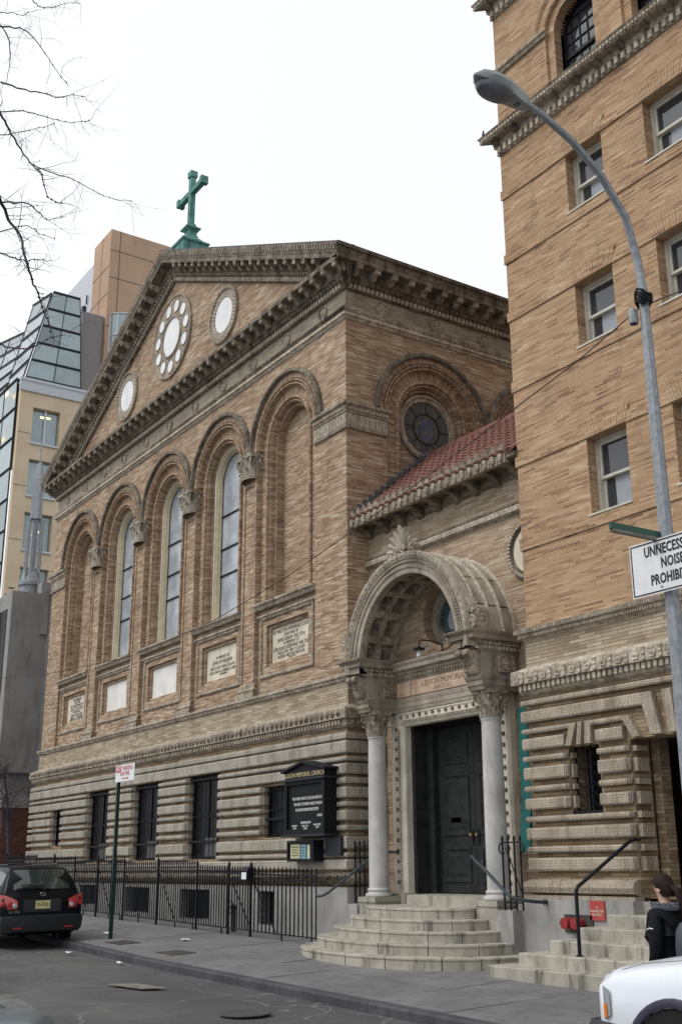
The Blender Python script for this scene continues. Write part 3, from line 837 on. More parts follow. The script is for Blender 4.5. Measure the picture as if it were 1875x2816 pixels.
for z0, z1 in BANDS:
    cuts = sorted([(w[0], w[1]) for w in WIN if w[2] < (z0 + z1) / 2 < w[3]])
    u = -W; e = 2
    for a, b in cuts + [(0, None)]:
        if b is None: band(TF, u, 0, z0, z1, .09, .20, e, 2, 'band', CH)
        else: band(TF, u, a, z0, z1, .09, .20, e, 1, 'band', CH); u, e = b, 1
    band(TS, 0, YP, z0, z1, .09, .20, 2, 0, 'band', CH)
    # stepped returns inside the large window jambs
    for a, b in cuts:
        mb = MB(); mb.box((a - .02, -.04, z0 + .01), (a + .035, .11, z1 - .01), TF); mb.build('jamb_block', 'band', CH)
mb = MB()
tor = [(.09, 1.82), (.14, 1.81), (.22, 1.76), (.25, 1.68), (.22, 1.60), (.14, 1.56), (.1, 1.555)]
moulding(mb, TF, tor, -W, 0, 1, 1); moulding(mb, TS, tor, 0, YP, 1, 0)
mb.build('torus_base', 'lime_carved', CH, True)
# plinth with basement windows
BW = [(-14.3, -12.85, .93, 1.47), (-10.95, -9.3, .80, 1.44), (-7.45, -5.8, .74, 1.42), (-3.45, -2.7, .72, 1.42)]
mb = MB()
holes_wall(mb, TF, -W, .17, -1, 1.53, BW, .17, .3)
mb.face([TF(-W, .17, 1.53), TF(.17, .17, 1.53), TF(.17, .0, 1.53), TF(-W, .0, 1.53)])
mb.face([TS(-.17, .17, -1), TS(YP, .17, -1), TS(YP, .17, 1.53), TS(-.17, .17, 1.53)])
mb.face([TS(-.17, .17, 1.53), TS(YP, .17, 1.53), TS(YP, .0, 1.53), TS(-.17, .0, 1.53)])
mb.build('plinth', 'plinth', CH)
for a, b, c, e in BW:
    mb = MB(); mb.face([TF(a - .02, -.12, c - .02), TF(b + .02, -.12, c - .02), TF(b + .02, -.12, e + .02), TF(a - .02, -.12, e + .02)])
    o = mb.build('basement_window', 'dark_glass', CH)
    mb = MB()
    nx = max(3, int((b - a) / .14))
    for i in range(1, nx): mb.box((a + (b - a) * i / nx - .008, .10, c), (a + (b - a) * i / nx + .008, .115, e), TF)
    for i in range(1, 5): mb.box((a, .116, c + (e - c) * i / 5 - .006), (b, .125, c + (e - c) * i / 5 + .006), TF)
    mb.build('window_grille', 'iron', o)
# ground-storey windows
for wi, (a, b, c, e) in enumerate(WIN):
    mb = MB()
    for q in ((a, a + .07), (b - .07, b)): mb.box((q[0], -.06, c), (q[1], -.01, e), TF)
    mb.box((a + .07, -.06, e - .1), (b - .07, -.01, e), TF); mb.box((a + .07, -.06, c), (b - .07, -.01, c + .07), TF)
    w = mb.build('ground_window', 'black_board', CH)
    mb = MB(); mb.face([TF(a, -.055, c), TF(b, -.055, c), TF(b, -.055, e), TF(a, -.055, e)]); mb.build('pane', 'dark_glass', w)
    if b - a > 1.2:
        mb = MB(); mb.box(((a + b) / 2 - .03, -.05, c + .07), ((a + b) / 2 + .03, -.02, e - .1), TF); mb.box((a + .07, -.05, 3.12), (b - .07, -.025, 3.18), TF); mb.build('mullion', 'black_board', w)
        mb = MB()
        for z in (c + .42, c + 1.92) if e > 4 else (c + .4,): mb.box((a, .04, z - .022), (b, .07, z + .022), TF)
        nx = 8
        for i in range(1, nx): mb.box((a + (b - a) * i / nx - .007, .045, c), (a + (b - a) * i / nx + .007, .06, e), TF)
        mb.build('window_grille', 'iron', w)
        if wi in (1, 2, 3):
            mb = MB(); x0 = a + .82; mb.box((x0, -.05, c + .06), (x0 + .62, .02, c + .5), TF)
            ac = mb.build('air_conditioner', plain_mat('ac_case', (.10, .10, .10), .7), w)
            mb = MB()
            for i in range(7): mb.box((x0 + .05, .021, c + .12 + i * .05), (x0 + .36, .025, c + .14 + i * .05), TF)
            for q in (((x0, .0), (x0 + .62, .03)),): pass
            mb.build('louvre', plain_mat('ac_louvre', (.12, .12, .12), .6), ac)
# interior blackness behind glazing
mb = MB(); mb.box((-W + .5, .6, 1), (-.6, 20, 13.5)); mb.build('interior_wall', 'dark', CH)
# ---- copper cross on the gable peak
CR = thing('cross', 'green copper cross on a stepped pedestal at the church gable peak', 'cross', (XM, .42, 20.4))
mb = MB(); cx, cy = XM, .42
PD = [(.42, 20.3), (.42, 20.84), (.47, 20.88), (.47, 20.94), (.40, 20.98), (.30, 21.06), (.20, 21.18), (.15, 21.32), (.14, 21.42), (.25, 21.5), (.25, 21.54), (.14, 21.62), (.12, 21.7)]
for (a, z0), (b, z1) in zip(PD, PD[1:] + [(.1, 21.72)]):
    q = lambda r, z: [(cx - r, cy - r, z), (cx + r, cy - r, z), (cx + r, cy + r, z), (cx - r, cy + r, z)]
    mb.grid([q(a, z0), q(b, z1)], True)
mb.build('pedestal', 'copper', CR)
mb = MB()
def bar(a, b, w): mb.box(tuple(Vector(a) - Vector(w)), tuple(Vector(b) + Vector(w)))
bar((cx, cy, 21.7), (cx, cy, 23.45), (.09, .085, 0)); bar((cx, cy, 23.45), (cx, cy, 23.66), (.13, .12, 0))
mb.build('upright', 'copper', CR)
mb = MB()
bar((cx - .80, cy, 22.9), (cx + .80, cy, 22.9), (0, .08, .09)); bar((cx - .93, cy, 22.9), (cx - .77, cy, 22.9), (0, .12, .13)); bar((cx + .77, cy, 22.9), (cx + .93, cy, 22.9), (0, .12, .13))
mb.build('crossbar', 'copper', CR)

# ================================================================== ENTRANCE WING + PORTAL
EP = thing('entrance_wing', 'stone arched entrance porch with tiled roof between church and tower', 'entrance porch', (2.75, .5, .5))
PX = 2.74; PZ = 5.76; RO = 1.95; RI = 1.54; PF = -.56        # arch centre, springing, radii, front plane
X1 = 5.40
mb = MB()
arch_layer(mb, TP, PX, 2.74, 1.62, 5.60, PZ, 8.12, 0, .01)
mb.face([TP(0, 0, 5.6), TP(PX - 2.74, 0, 5.6), TP(PX - 2.74, 0, 8.12), TP(0, 0, 8.12)])
holes_wall(mb, TP, 0, X1, .2, 5.6, [(PX - 1.42, PX + 1.42, 1.2, 4.75)], 0, 0)
mb.build('wing_wall', 'brick_wing', EP)
mb = MB(); mb.face([TP(0, 0, 8.3), TP(X1, 0, 8.3), TP(X1, 0, 9.2), TP(0, 0, 9.2)]); mb.build('wing_frieze', 'brick_pale', EP)
mb = MB(); moulding(mb, TP, [(0, 8.12), (.03, 8.13), (.05, 8.17), (.09, 8.19), (.10, 8.25), (.10, 8.28), (.06, 8.30), (.05, 8.35), (0, 8.36)], 0, X1)
o = mb.build('string_course', 'terra_pale', EP)
mb = MB(); dentils(mb, TP, 0, X1, .075, .042, .03, .075, 8.14, 8.185); dentils(mb, TP, 0, X1, .06, .035, .05, .075, 8.305, 8.345); stuff(mb.build('bead_course', 'terra_dark', o))
# roundel beside the arch
mb = MB(); ring(mb, TP, 5.16, 7.40, [(.56, 0), (.56, .06), (.52, .075), (.48, .05), (.46, .02), (.43, .05), (.41, .02)], 0, 2 * math.pi, 40)
o = mb.build('roundel', 'terra_dark', EP, True)
mb = MB(); disc(mb, TP, 5.16, 7.40, .415, .025, 40); mb.build('marble_disc', 'plaque_stone', o)
mb = MB(); dentils_arc(mb, TP, 5.16, .50, .05, .085, 44, 7.40, .05, 0, 2 * math.pi); stuff(mb.build('bead_course', 'terra_pale', o))
# eave: corbel table
mb = MB(); moulding(mb, TP, [(0, 8.84), (.03, 8.85), (.03, 8.90), (.0, 8.91)], 0, X1)
moulding(mb, TP, [(0, 9.06), (.42, 9.06), (.46, 9.08), (.46, 9.16), (0, 9.18)], 0, X1 - .035)
CE = mb.build('eave_cornice', 'terra_dark', EP)
cb = MB(); prism(cb, [(0, -.06), (0, .22), (.40, .22), (.40, .15), (.33, .12), (.24, .12), (.15, .06), (.08, -.02)], lambda u, d, z: (u, -d, z), -.085, .085)
cb_me = cb.mesh('corbel', 'terra_dark')
for i in range(9): place(cb_me, 'corbel', CE, (.14 + i * .61, YP, 8.85))
# antefix row along the eave
an = MB()
for q in range(5):
    a = R(-50 + q * 25)
    an.grid([[(-.02 + .02 * math.sin(a), 0, 0), (.02 + .02 * math.sin(a), 0, 0)], [(.1 * math.sin(a) - .025, -.02, .10 * math.cos(a)), (.1 * math.sin(a) + .025, -.02, .10 * math.cos(a))], [(.13 * math.sin(a), -.04, .15 * math.cos(a)), (.13 * math.sin(a) + .01, -.04, .15 * math.cos(a))]])
an.box((-.09, -.01, -.1), (.09, .06, .03))
lathe(an, [(0, -.05), (.05, -.04), (.06, .0)], (0, 0, -.04), 8, axis='y')
an_me = an.mesh('antefix', 'terra')
for i in range(23): place(an_me, 'antefix', CE, (.1 + i * .225, YP - .47, 9.17), None, (1.15, 1.5, 1.7))
# tiled roof: every visible barrel tile a piece
mb = MB(); mb.face([(0, .09, 9.15), (X1 - .04, .09, 9.15), (X1 - .04, 2.35, 11.08), (0, 2.35, 11.08)]); mb.face([(0, 2.35, 11.08), (X1 + .4, 2.35, 11.08), (X1 + .4, 4.6, 9.1), (0, 4.6, 9.1)])
RF = mb.build('wing_roof', 'tile', EP)
sl = math.atan2(11.08 - 9.15, 2.35 - .09); SLn = math.hypot(2.26, 1.93)
tl = MB(); rows = []
for t, rr, hh in ((0, .085, .035), (.30, .075, .005)):
    rows.append([(rr * math.cos(math.pi * j / 6), t, hh + rr * .8 * math.sin(math.pi * j / 6)) for j in range(7)])
tl.grid(rows); tl.face(rows[0])
tl_me = tl.mesh('roof_tile', 'tile', True)
for i in range(24):
    for j in range(11):
        s_ = j * SLn / 11
        place(tl_me, 'roof_tile', RF, (.12 + i * .225, .09 + s_ * math.cos(sl), 9.15 + s_ * math.sin(sl) + .005), (sl, 0, rnd.uniform(-.02, .02)))
rg = MB(); tube(rg, [(0, 0, 0), (.40, 0, 0)], .11, 10); rg_me = rg.mesh('ridge_tile', 'tile', True)
for i in range(14): place(rg_me, 'ridge_tile', RF, (.0 + i * .385, 2.34, 11.10))
mb = MB()
for j in range(14):                     # stepped flashing against the church
    s_ = j * SLn / 14; y0 = .1 + s_ * math.cos(sl); z0 = 9.16 + s_ * math.sin(sl)
    mb.box((.003, y0, z0 - .02), (.03, y0 + .19, z0 + .30))
mb.build('flashing', 'slate', RF)
# ---- barrel hood: archivolt, ribs, slabs, coffers
TPF = lambda u, d, z: (u, PF - d, z)
mb = MB()
ring(mb, TPF, PX, PZ, [(RO + .0, -.2), (RO + .02, -.0), (RO, .05), (RO - .05, .06), (RO - .13, .02), (RO - .14, -.01), (RO - .20, -.01), (RO - .20, -.03), (RO - .235, -.03), (RO - .235, -.0), (RO - .31, -.03), (RO - .31, -.03), (RO - .36, -.02), (RI, -.04), (RI, -.2)], n=48, legs=5.6)
AV = mb.build('archivolt', 'limestone', EP, True)
mb = MB(); dentils_arc(mb, TPF, PX, RO - .275, -.03, .005, 110, PZ, .06); dentils_arc(mb, TPF, PX, RO - .18, -.01, .02, 90, PZ, .035); stuff(mb.build('dentil_course', 'limestone', AV))
lp = MB()
for i in range(40):
    a = math.pi * (i + .5) / 40; c_, s_ = math.cos(a), math.sin(a)
    rows = []
    for r, w, d in ((RO - .135, .035, .015), (RO - .08, .055, .05), (RO - .01, .02, .065)):
        rows.append([TPF(PX + r * c_ - t * s_, d, PZ + r * s_ + t * c_) for t in (-w, 0, w)])
    lp.grid(rows)
stuff(lp.build('leaf_carving', 'lime_carved', AV))
ys = [PF + .02, -.30, -.02, .27, .56]
for j in range(4):
    for i in range(9):
        a0, a1 = math.pi * i / 9, math.pi * (i + 1) / 9
        mb = MB(); rows = []
        for t in (0, .33, .66, 1):
            a = a0 + .009 + (a1 - a0 - .018) * t
            rows.append([(PX + r * math.cos(a), y, PZ + r * math.sin(a)) for r, y in ((RO - .1, ys[j] + .005), (RO - .03, ys[j] + .005), (RO - .03, ys[j + 1] - .005), (RO - .1, ys[j + 1] - .005))])
        mb.grid(rows, True, cap=True); mb.build('vault_slab', 'limestone', EP)
for y in ys[1:]:
    mb = MB(); rows = []
    for i in range(41):
        a = math.pi * i / 40
        rows.append([(PX + r * math.cos(a), y + dy, PZ + r * math.sin(a)) for r, dy in ((RO - .04, -.035), (RO + .0, -.03), (RO + .02, 0), (RO + .0, .03), (RO - .04, .035))])
    mb.grid(rows); mb.build('vault_rib', 'terra_pale', EP, True)
# soffit grid and coffers
YB = .42                                 # tympanum plane under the vault
mb = MB(); na = 9
us = [PF + .04, PF + .16, PF + .46, PF + .54, PF + .84, PF + .97, YB]
as_ = []
for i in range(na):
    a0, a1 = math.pi * i / na, math.pi * (i + 1) / na
    as_ += [a0, a0 + (a1 - a0) * .13, a1 - (a1 - a0) * .13]
as_.append(math.pi)
P = lambda r, a, y: (PX + r * math.cos(a), y, PZ + r * math.sin(a))
for iy in range(len(us) - 1):
    for ia in range(len(as_) - 1):
        y0, y1, a0, a1 = us[iy], us[iy + 1], as_[ia], as_[ia + 1]
        if iy in (1, 3) and ia % 3 == 1:
            ro = RI + .13; am = (a0 + a1) / 2
            q = [(a0, y0), (a1, y0), (a1, y1), (a0, y1)]
            lo = [P(RI, a, y) for a, y in q]; hi = [P(ro, am + (a - am) * .8, (y0 + y1) / 2 + (y - (y0 + y1) / 2) * .8) for a, y in q]
            mb.grid([lo, hi], True); mb.face(hi)
        else:
            am = (a0 + a1) / 2
            mb.face([P(RI, a0, y0), P(RI, am, y0), P(RI, am, y1), P(RI, a0, y1)]); mb.face([P(RI, am, y0), P(RI, a1, y0), P(RI, a1, y1), P(RI, am, y1)])
for sg in (-1, 1): mb.face([(PX + sg * RI, us[0], 5.6), (PX + sg * RI, YB, 5.6), (PX + sg * RI, YB, PZ), (PX + sg * RI, us[0], PZ)])
VS = mb.build('coffered_vault', 'terra', EP)
cr_me = rosette(.10, .07, 6).mesh('coffer_rosette', 'terra_dark', True)
for i in range(na):
    am = math.pi * (i + .5) / na
    for y0 in (PF + .31, PF + .69):
        o = place(cr_me, 'coffer_rosette', VS, P(RI + .125, am, y0)); 
        nrm = Vector((-math.cos(am), 0, -math.sin(am))); o.rotation_euler = nrm.to_track_quat('-Y', 'Z').to_euler()
# tympanum with a deeply set round window
M['porch_glass'] = stone_mat('teal_stained_glass', (.05, .10, .12), (.03, .045, .05), dirt_shade=(.12, .10, .05), dirt_amt=.4, scale=8, rough=.15, streak=0, spec=.6)
OC = (PX - .02, 6.60)
TB = lambda u, d, z: (u, YB - d, z)
mb = MB(); n = 48; rows = []
def bound(a):
    c_, s_ = math.cos(a), math.sin(a)
    dx, dz = OC[0] - PX, OC[1] - PZ
    bq = dx * c_ + dz * s_; t = -bq + math.sqrt(max(0, bq * bq - (dx * dx + dz * dz - RI * RI)))
    if s_ < 0: t = min(t, (OC[1] - 5.5) / -s_)
    return t
for i in range(n + 1):
    a = 2 * math.pi * i / n; t = bound(a)
    rows.append([TB(OC[0] + r * math.cos(a), d, OC[1] + r * math.sin(a)) for r, d in ((t, 0), (.58, 0), (.58, -.24))])
mb.grid(rows); mb.build('tympanum_wall', 'brick_wing', EP)
mb = MB(); ring(mb, TB, OC[0], OC[1], [(.68, .0), (.68, .025), (.585, .025), (.58, -.02)], 0, 2 * math.pi, 40); mb.build('voussoir_ring', 'brick_arch', EP)
mb = MB(); ring(mb, TB, OC[0], OC[1], [(.58, -.20), (.56, -.17), (.52, -.16), (.49, -.20), (.47, -.18), (.43, -.18), (.41, -.22), (.38, -.21), (.37, -.24)], 0, 2 * math.pi, 40)
o = mb.build('round_window', 'limestone', EP, True)
mb = MB(); disc(mb, TB, OC[0], OC[1], .375, -.235, 40); mb.build('pane', 'porch_glass', o)
mb = MB(); disc(mb, TB, OC[0] + .02, OC[1] - .06, .13, -.23, 10, 0, 1.6); mb.build('glass_figure', 'blind', o)
# palmettes
def palmette(c, s, par, name='palmette'):
    mb = MB()
    for i in range(9):
        a = R(-72 + i * 18); L = (.46 if i == 4 else .42 - .02 * abs(i - 4)) * s
        rows = []
        for t, w in ((.22, .025), (.55, .045), (.85, .058), (1.0, .04), (1.02, .004)):
            r = L * t; da = a * (1 + .1 * t)
            p = Vector((r * math.sin(da), -.02 - (.06 * t * t) * s, r * math.cos(da) + .03))
            nx = Vector((math.cos(da), 0, -math.sin(da))) * w * s
            rows.append([p - nx, p + Vector((0, -.03 * s, 0)), p + nx])
        mb.grid([[Vector(c) + q for q in r_] for r_ in rows])
    for sx in (-1, 1):
        pts = [Vector(c) + Vector((sx * (.09 + .075 * math.cos(t * .8) * (1 - t * .07)) * s, -.08 * s, (.06 + .075 * math.sin(t * .8) * (1 - t * .07)) * s)) for t in range(12)]
        tube(mb, pts, .022 * s, 6)
        pts = [Vector(c) + Vector((sx * (.30 + .05 * math.cos(t * .8)) * s, -.07 * s, (.0 + .05 * math.sin(t * .8)) * s)) for t in range(10)]
        tube(mb, pts, .018 * s, 6)
    tube(mb, [Vector(c) + Vector((0, -.03, .12 * s)), Vector(c) + Vector((0, .32, .12 * s))], .13 * s, 10)
    mb.box((c[0] - .1 * s, c[1] - .03, c[2] - .05), (c[0] + .1 * s, c[1] + .3, c[2] + .1 * s))
    return mb.build(name, 'limestone', par, True)
palmette((PX, PF + .06, PZ + RO - .02), 1.2, EP)
for sg in (1, -1):
    palmette((PX + sg * (RO + .0), PF + .10, PZ + .42), .7, EP)
    mb = MB(); mb.box((PX + sg * (RO - .02), PF + .1, 5.86), (PX + sg * (RO + .1), PF + .42, 6.2)); ob = mb.build('acroterion_block', 'lime_carved', EP)
    r_ = rosette(.13, .05, 6)
    place(r_.mesh('rosette', 'lime_carved', True), 'rosette', ob, (PX + sg * (RO + .02), PF + .07, 6.03))
# ---- entablature blocks, consoles, columns
ent = [(.0, 4.86), (.02, 4.93), (.04, 4.94), (.04, 5.02), (.06, 5.04), (.09, 5.10), (.03, 5.12), (.03, 5.52), (.06, 5.54), (.08, 5.56), (.08, 5.63), (.14, 5.65), (.18, 5.70), (.30, 5.72), (.33, 5.73), (.33, 5.80), (.40, 5.85), (.41, 5.885), (.0, 5.90)]
def ent_block(x0, x1, y0, y1, name):
    """block with all four sides moulded; x0..x1, front y0, back y1"""
    mb = MB(); rows = []
    for d, z in ent:
        k = .42; rows.append([(x0 - d * k, y0 - d, z), (x1 + d * k, y0 - d, z), (x1 + d * k, y1, z), (x0 - d * k, y1, z)])
    mb.grid(rows, True); mb.face(rows[-1]); mb.face(rows[0])
    return mb.build(name, 'lime_dark', EP)
CXO = 1.76; BWd = .20; BF = -.27
for sg in (-1, 1):
    cx = PX + sg * CXO
    eb = ent_block(cx - BWd, cx + BWd, BF, .80 if sg < 0 else YP, 'entablature_block')
    mb = MB()
    for T_, a, b in ((lambda u, d, z: (u, BF - d, z), cx - BWd, cx + BWd), (lambda u, d, z: (cx + BWd + d, u, z), BF, .55)):
        kk = 1 if a != BF else .42; dentils(mb, T_, a - .02, b + .02, .085, .045, .08 * kk, .15 * kk, 5.57, 5.63); eggs(mb, T_, a - .03, b + .03, .10, .15 * kk, .05 * kk, 5.645, 5.71)
    stuff(mb.build('dentil_course', 'terra_pale', eb))
    # console bracket on the front
    mb = MB(); prism(mb, [(.02, 5.10), (.06, 5.10), (.12, 5.14), (.15, 5.22), (.17, 5.34), (.24, 5.42), (.28, 5.47), (.28, 5.53), (.02, 5.54)], lambda u, d, z: (u, BF - d, z), cx - .15, cx + .15)
    for xx in (-.09, .09): tube(mb, [(cx + xx - .065, BF - .27, 5.49), (cx + xx + .065, BF - .27, 5.49)], .065, 10)
    for q in range(3): leaf(mb, (cx, BF - .02, 0), -math.pi / 2, .08 + q * .03, 5.14 + q * .1, .18, .16 - q * .02, .08)
    mb.build('console', 'lime_carved', eb, True)
    mb = MB(); q = lambda d, m_: [(cx + BWd + .03 + d, .05 + m_, 5.16 + m_), (cx + BWd + .03 + d, .45 - m_, 5.16 + m_), (cx + BWd + .03 + d, .45 - m_, 5.48 - m_), (cx + BWd + .03 + d, .05 + m_, 5.48 - m_)]
    mb.grid([q(.003, 0), q(.03, .02), q(.012, .05)], True); mb.face(q(.012, .05)); pn = mb.build('carved_panel', 'lime_carved', eb)
    place(rosette(.12, .05, 8).mesh('rosette', 'lime_carved', True), 'rosette', pn, (cx + BWd + .045, .25, 5.32), (0, 0, R(90)))
    # column
    CL = mb = MB(); rr = .19
    lathe(mb, [(rr, 1.50)] + [(rr * (1 - .10 * t * t), 1.5 + 2.82 * t) for t in (.1, .3, .5, .7, .85, 1)] + [(rr * .9, 4.33), (rr * .98, 4.35), (rr * 1.0, 4.38), (rr * .98, 4.41), (rr * .9, 4.42)], (cx, .03, 0), 36)
    co = mb.build('column', 'marble_col', EP, True)
    mb = MB(); capital(mb, (cx, .03, 0), .185, 4.40, 4.87); mb.build('capital', 'terra', co, True)
    mb = MB(); lathe(mb, [(.19, 1.53), (.215, 1.51), (.225, 1.49), (.215, 1.47), (.205, 1.455), (.215, 1.44), (.25, 1.43), (.265, 1.40), (.26, 1.375), (.24, 1.365)], (cx, .03, 0), 32); mb.build('column_base', 'marble_col', co, True)
    mb = MB(); mb.box((cx - .29, -.27, 1.27), (cx + .29, .42, 1.365)); mb.box((cx - .27, -.25, .2), (cx + .27, .5, 1.268)); mb.build('pedestal', 'granite', co)
# recessed entablature above the door
mb = MB()
T_ = lambda u, d, z: (u, .40 - d, z)
moulding(mb, T_, [(d * .5, z - (0 if z < 5.5 else .06)) for d, z in ent], PX - CXO, PX + CXO)
LE = mb.build('door_entablature', 'limestone', EP)
mb = MB(); dentils(mb, T_, PX - 1.5, PX + 1.5, .085, .045, .04, .09, 5.51, 5.565); stuff(mb.build('dentil_course', 'terra', LE))
mb = MB(); q = [(PX - 1.5, PX - 1.05), (PX - .98, PX + .98), (PX + 1.05, PX + 1.5)]
for i, (a, b) in enumerate(q):
    mb = MB(); mb.box((a, .395, 5.15), (b, .36, 5.44)); pl_ = mb.build('inscription_panel', 'marble_pink', LE)
    if i == 1:
        text('JUDSON MEMORIAL', .16, 'faint_letter', pl_, (PX + .02, .358, 5.335), sx=.98); text('MDCCCXC', .11, 'faint_letter', pl_, (PX, .358, 5.215))
mb = MB()
for a in (PX - 1.015, PX + 1.015):
    mb = MB(); mb.box((a - .028, .40, 5.13), (a + .028, .352, 5.46)); mb.build('panel_frame', 'lime_carved', LE)
# door surround
DW, DZ = 1.40, 4.58
mb = MB(); fr = [(1.80, -.14), (1.80, .0), (1.74, .03), (1.70, .01), (1.55, .01), (1.53, .03), (1.49, .03), (1.48, -.0), (1.42, -.02), (DW, -.04), (DW, -.20)]
T_ = lambda u, d, z: (u, .43 - d, z)
rows = [[T_(PX - a, d, 1.40) for a, d in fr], [T_(PX - a, d, DZ + a - DW) for a, d in fr], [T_(PX + a, d, DZ + a - DW) for a, d in fr], [T_(PX + a, d, 1.40) for a, d in fr]]
fr2 = [(a if a < 1.7 else 1.36 + (a - 1.36) * .72, d) for a, d in fr]
rows[1] = [T_(PX - a, d, DZ + (a - DW) * .72) for a, d in fr]; rows[2] = [T_(PX + a, d, DZ + (a - DW) * .72) for a, d in fr]
mb.grid(rows); DS = mb.build('door_surround', 'surround', EP)
mb = MB()
bos = []
for i in range(16):
    z = 1.62 + i * .195
    for sg in (-1, 1): bos.append((PX + sg * 1.625, z))
for i in range(15): bos.append((PX - 1.45 + i * .207, DZ + .19))
for x, z in bos: lathe(mb, [(.042, -.0), (.036, -.02), (.012, -.035), (.0, -.03)], (x, .42, z), 8, axis='y')
stuff(mb.build('boss_row', 'terra_dark', DS))
mb = MB()
for sg in (-1, 1):
    nn = 50
    for i in range(nn):
        z = 1.5 + i * 3.05 / nn; mb.box((PX + sg * 1.505 - .02, .37, z), (PX + sg * 1.505 + .02, .398, z + .035))
for i in range(46):
    x = PX - 1.36 + i * 2.72 / 46; mb.box((x, .385, DZ + .07), (x + .032, .41, DZ + .115))
stuff(mb.build('bead_course', 'terra', DS))
mb = MB()
for sg in (-1, 1):
    mb = MB(); mb.box((PX + sg * 1.58 - .25, .33, 1.10), (PX + sg * 1.58 + .25, .75, 1.42)); mb.build('door_plinth', 'granite', EP)
# the door
DY = 1.12
mb = MB(); mb.box((PX - DW - .1, DY - .01, 1.35), (PX + DW + .1, DY + .12, DZ + .3)); 
for sg in (-1, 1): mb.box((PX + sg * 1.27 - .165, DY - .20, 1.40), (PX + sg * 1.27 + .165, DY, DZ)); mb.box((PX + sg * 1.40 - .02, .62, 1.40), (PX + sg * 1.40 + .10, DY - .2, DZ))
mb.box((PX - 1.5, .60, DZ), (PX + 1.5, DY, DZ + .05))
mb.build('door_frame', 'wood_door', EP)
def leaf_door(x0, x1, par):
    mb = MB(); mb.box((x0, DY - .07, 1.41), (x1, DY - .005, 4.5)); d = mb.build('door', 'wood_door', par)
    for z0, z1 in ((1.60, 2.25), (2.45, 3.62), (3.80, 4.38)):
        mb = MB(); a, b = x0 + .14, x1 - .14
        q = lambda m_, y: [(a + m_, y, z0 + m_), (b - m_, y, z0 + m_), (b - m_, y, z1 - m_), (a + m_, y, z1 - m_)]
        mb.grid([q(0, DY - .07), q(.01, DY - .095), q(.05, DY - .095), q(.07, DY - .072), q(.12, DY - .072), q(.16, DY - .085)], True); mb.face(q(.16, DY - .085)); mb.build('door_panel', 'wood_door', d)
    return d
dl = leaf_door(PX - 1.105, PX - .006, EP); dr = leaf_door(PX + .006, PX + 1.105, EP)
for d, sg in ((dl, -1), (dr, 1)):
    mb = MB(); mb.box((PX + sg * .085 - .035, DY - .085, 2.28), (PX + sg * .085 + .035, DY - .071, 2.56)); mb.build('lock_plate', 'iron', d)
    mb = MB(); lathe(mb, [(0, -.07), (.03, -.065), (.035, -.045), (.015, -.03), (.015, 0)], (PX + sg * .085, DY - .085, 2.46), 12, axis='y'); mb.build('door_knob', 'brass', d, True)
mb = MB(); mb.box((PX - .72, DY - .085, 2.70), (PX - .42, DY - .072, 2.79)); mb.build('letter_slot', 'iron', dl)
mb = MB(); mb.box((PX - 1.30, DY - .187, 2.72), (PX - 1.16, DY - .181, 2.83)); mb.build('paper_notice', 'white', EP)
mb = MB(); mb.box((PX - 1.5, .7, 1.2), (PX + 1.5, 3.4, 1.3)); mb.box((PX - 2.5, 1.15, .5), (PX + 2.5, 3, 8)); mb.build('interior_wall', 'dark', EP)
# ---- gooseneck lamp above the door
GL = thing('gooseneck_lamp', 'black gooseneck lamp with bare bulb above the church door', 'lamp', (2.85, .38, 5.9))
mb = MB(); tube(mb, [(2.86, .30, 5.86), (2.86, .28, 5.98), (2.78, .14, 6.05), (2.62, .0, 6.09), (2.56, -.03, 6.08), (2.55, -.04, 5.98), (2.55, -.04, 5.93)], .014, 6); mb.build('arm', 'iron', GL, True)
mb = MB(); lathe(mb, [(.03, 5.97), (.05, 5.95), (.12, 5.93), (.12, 5.90), (.03, 5.90)], (2.55, -.04, 0), 16); mb.build('lamp_shade', 'iron', GL, True)
mb = MB(); lathe(mb, [(.02, 5.90), (.035, 5.86), (.05, 5.81), (.04, 5.77), (.0, 5.75)], (2.55, -.04, 0), 12); mb.build('bulb', 'white', GL, True)
# ---- curved stone steps (each step a ring of separate stones)
ST = thing('curved_steps', 'rounded grey granite steps leading up to the church door', 'steps', (PX, -1.2, .45))
ST_N = 2.224; STY = -.253
def srow(i, t, z, off=0.0):
    a = 2.758 - (i - 1) * .332 + off; b = 1.832 - (i - 1) * .283 + off
    c, s_ = math.cos(t), math.sin(t)
    sg = lambda v: (1 if v >= 0 else -1) * abs(v) ** (2 / ST_N)
    return (PX + .04 + a * sg(c), STY - b * abs(s_) ** (2 / ST_N), z)
for i in range(1, 6):
    z1 = 1.237 - (5 - i) * .168; z0 = z1 - .168 - (.3 if i == 1 else 0)
    npc = 8 - i // 2; cut = sorted([0] + [math.pi * (k + rnd.uniform(-.22, .22)) / npc for k in range(1, npc)] + [math.pi])
    for a, b in zip(cut, cut[1:]):
        mb = MB(); ns = 8; rows = []
        for k in range(ns + 1):
            t = a + .004 + (b - a - .008) * k / ns
            o1 = srow(i, t, z1); 
            inn = srow(i, t, z1, -.62)
            rows.append([srow(i, t, z0, -.012), srow(i, t, z1 - .05, -.012), srow(i, t, z1 - .035, 0), srow(i, t, z1 - .012, 0), srow(i, t, z1, -.012), inn, (inn[0], inn[1], z0)])
        mb.grid(rows, True, cap=True); mb.build('step_stone', 'granite', ST)
mb = MB(); mb.box((PX - 1.3, -.35, .3), (PX + 1.3, .6, 1.232)); mb.build('landing', 'granite', ST)
mb = MB(); rows = []
for k in range(17):
    t = math.pi * k / 16
    rows.append([(PX + 1.22 * math.cos(t), .42 - .36 * math.sin(t) ** .6, z) for z in (1.2, 1.40)])
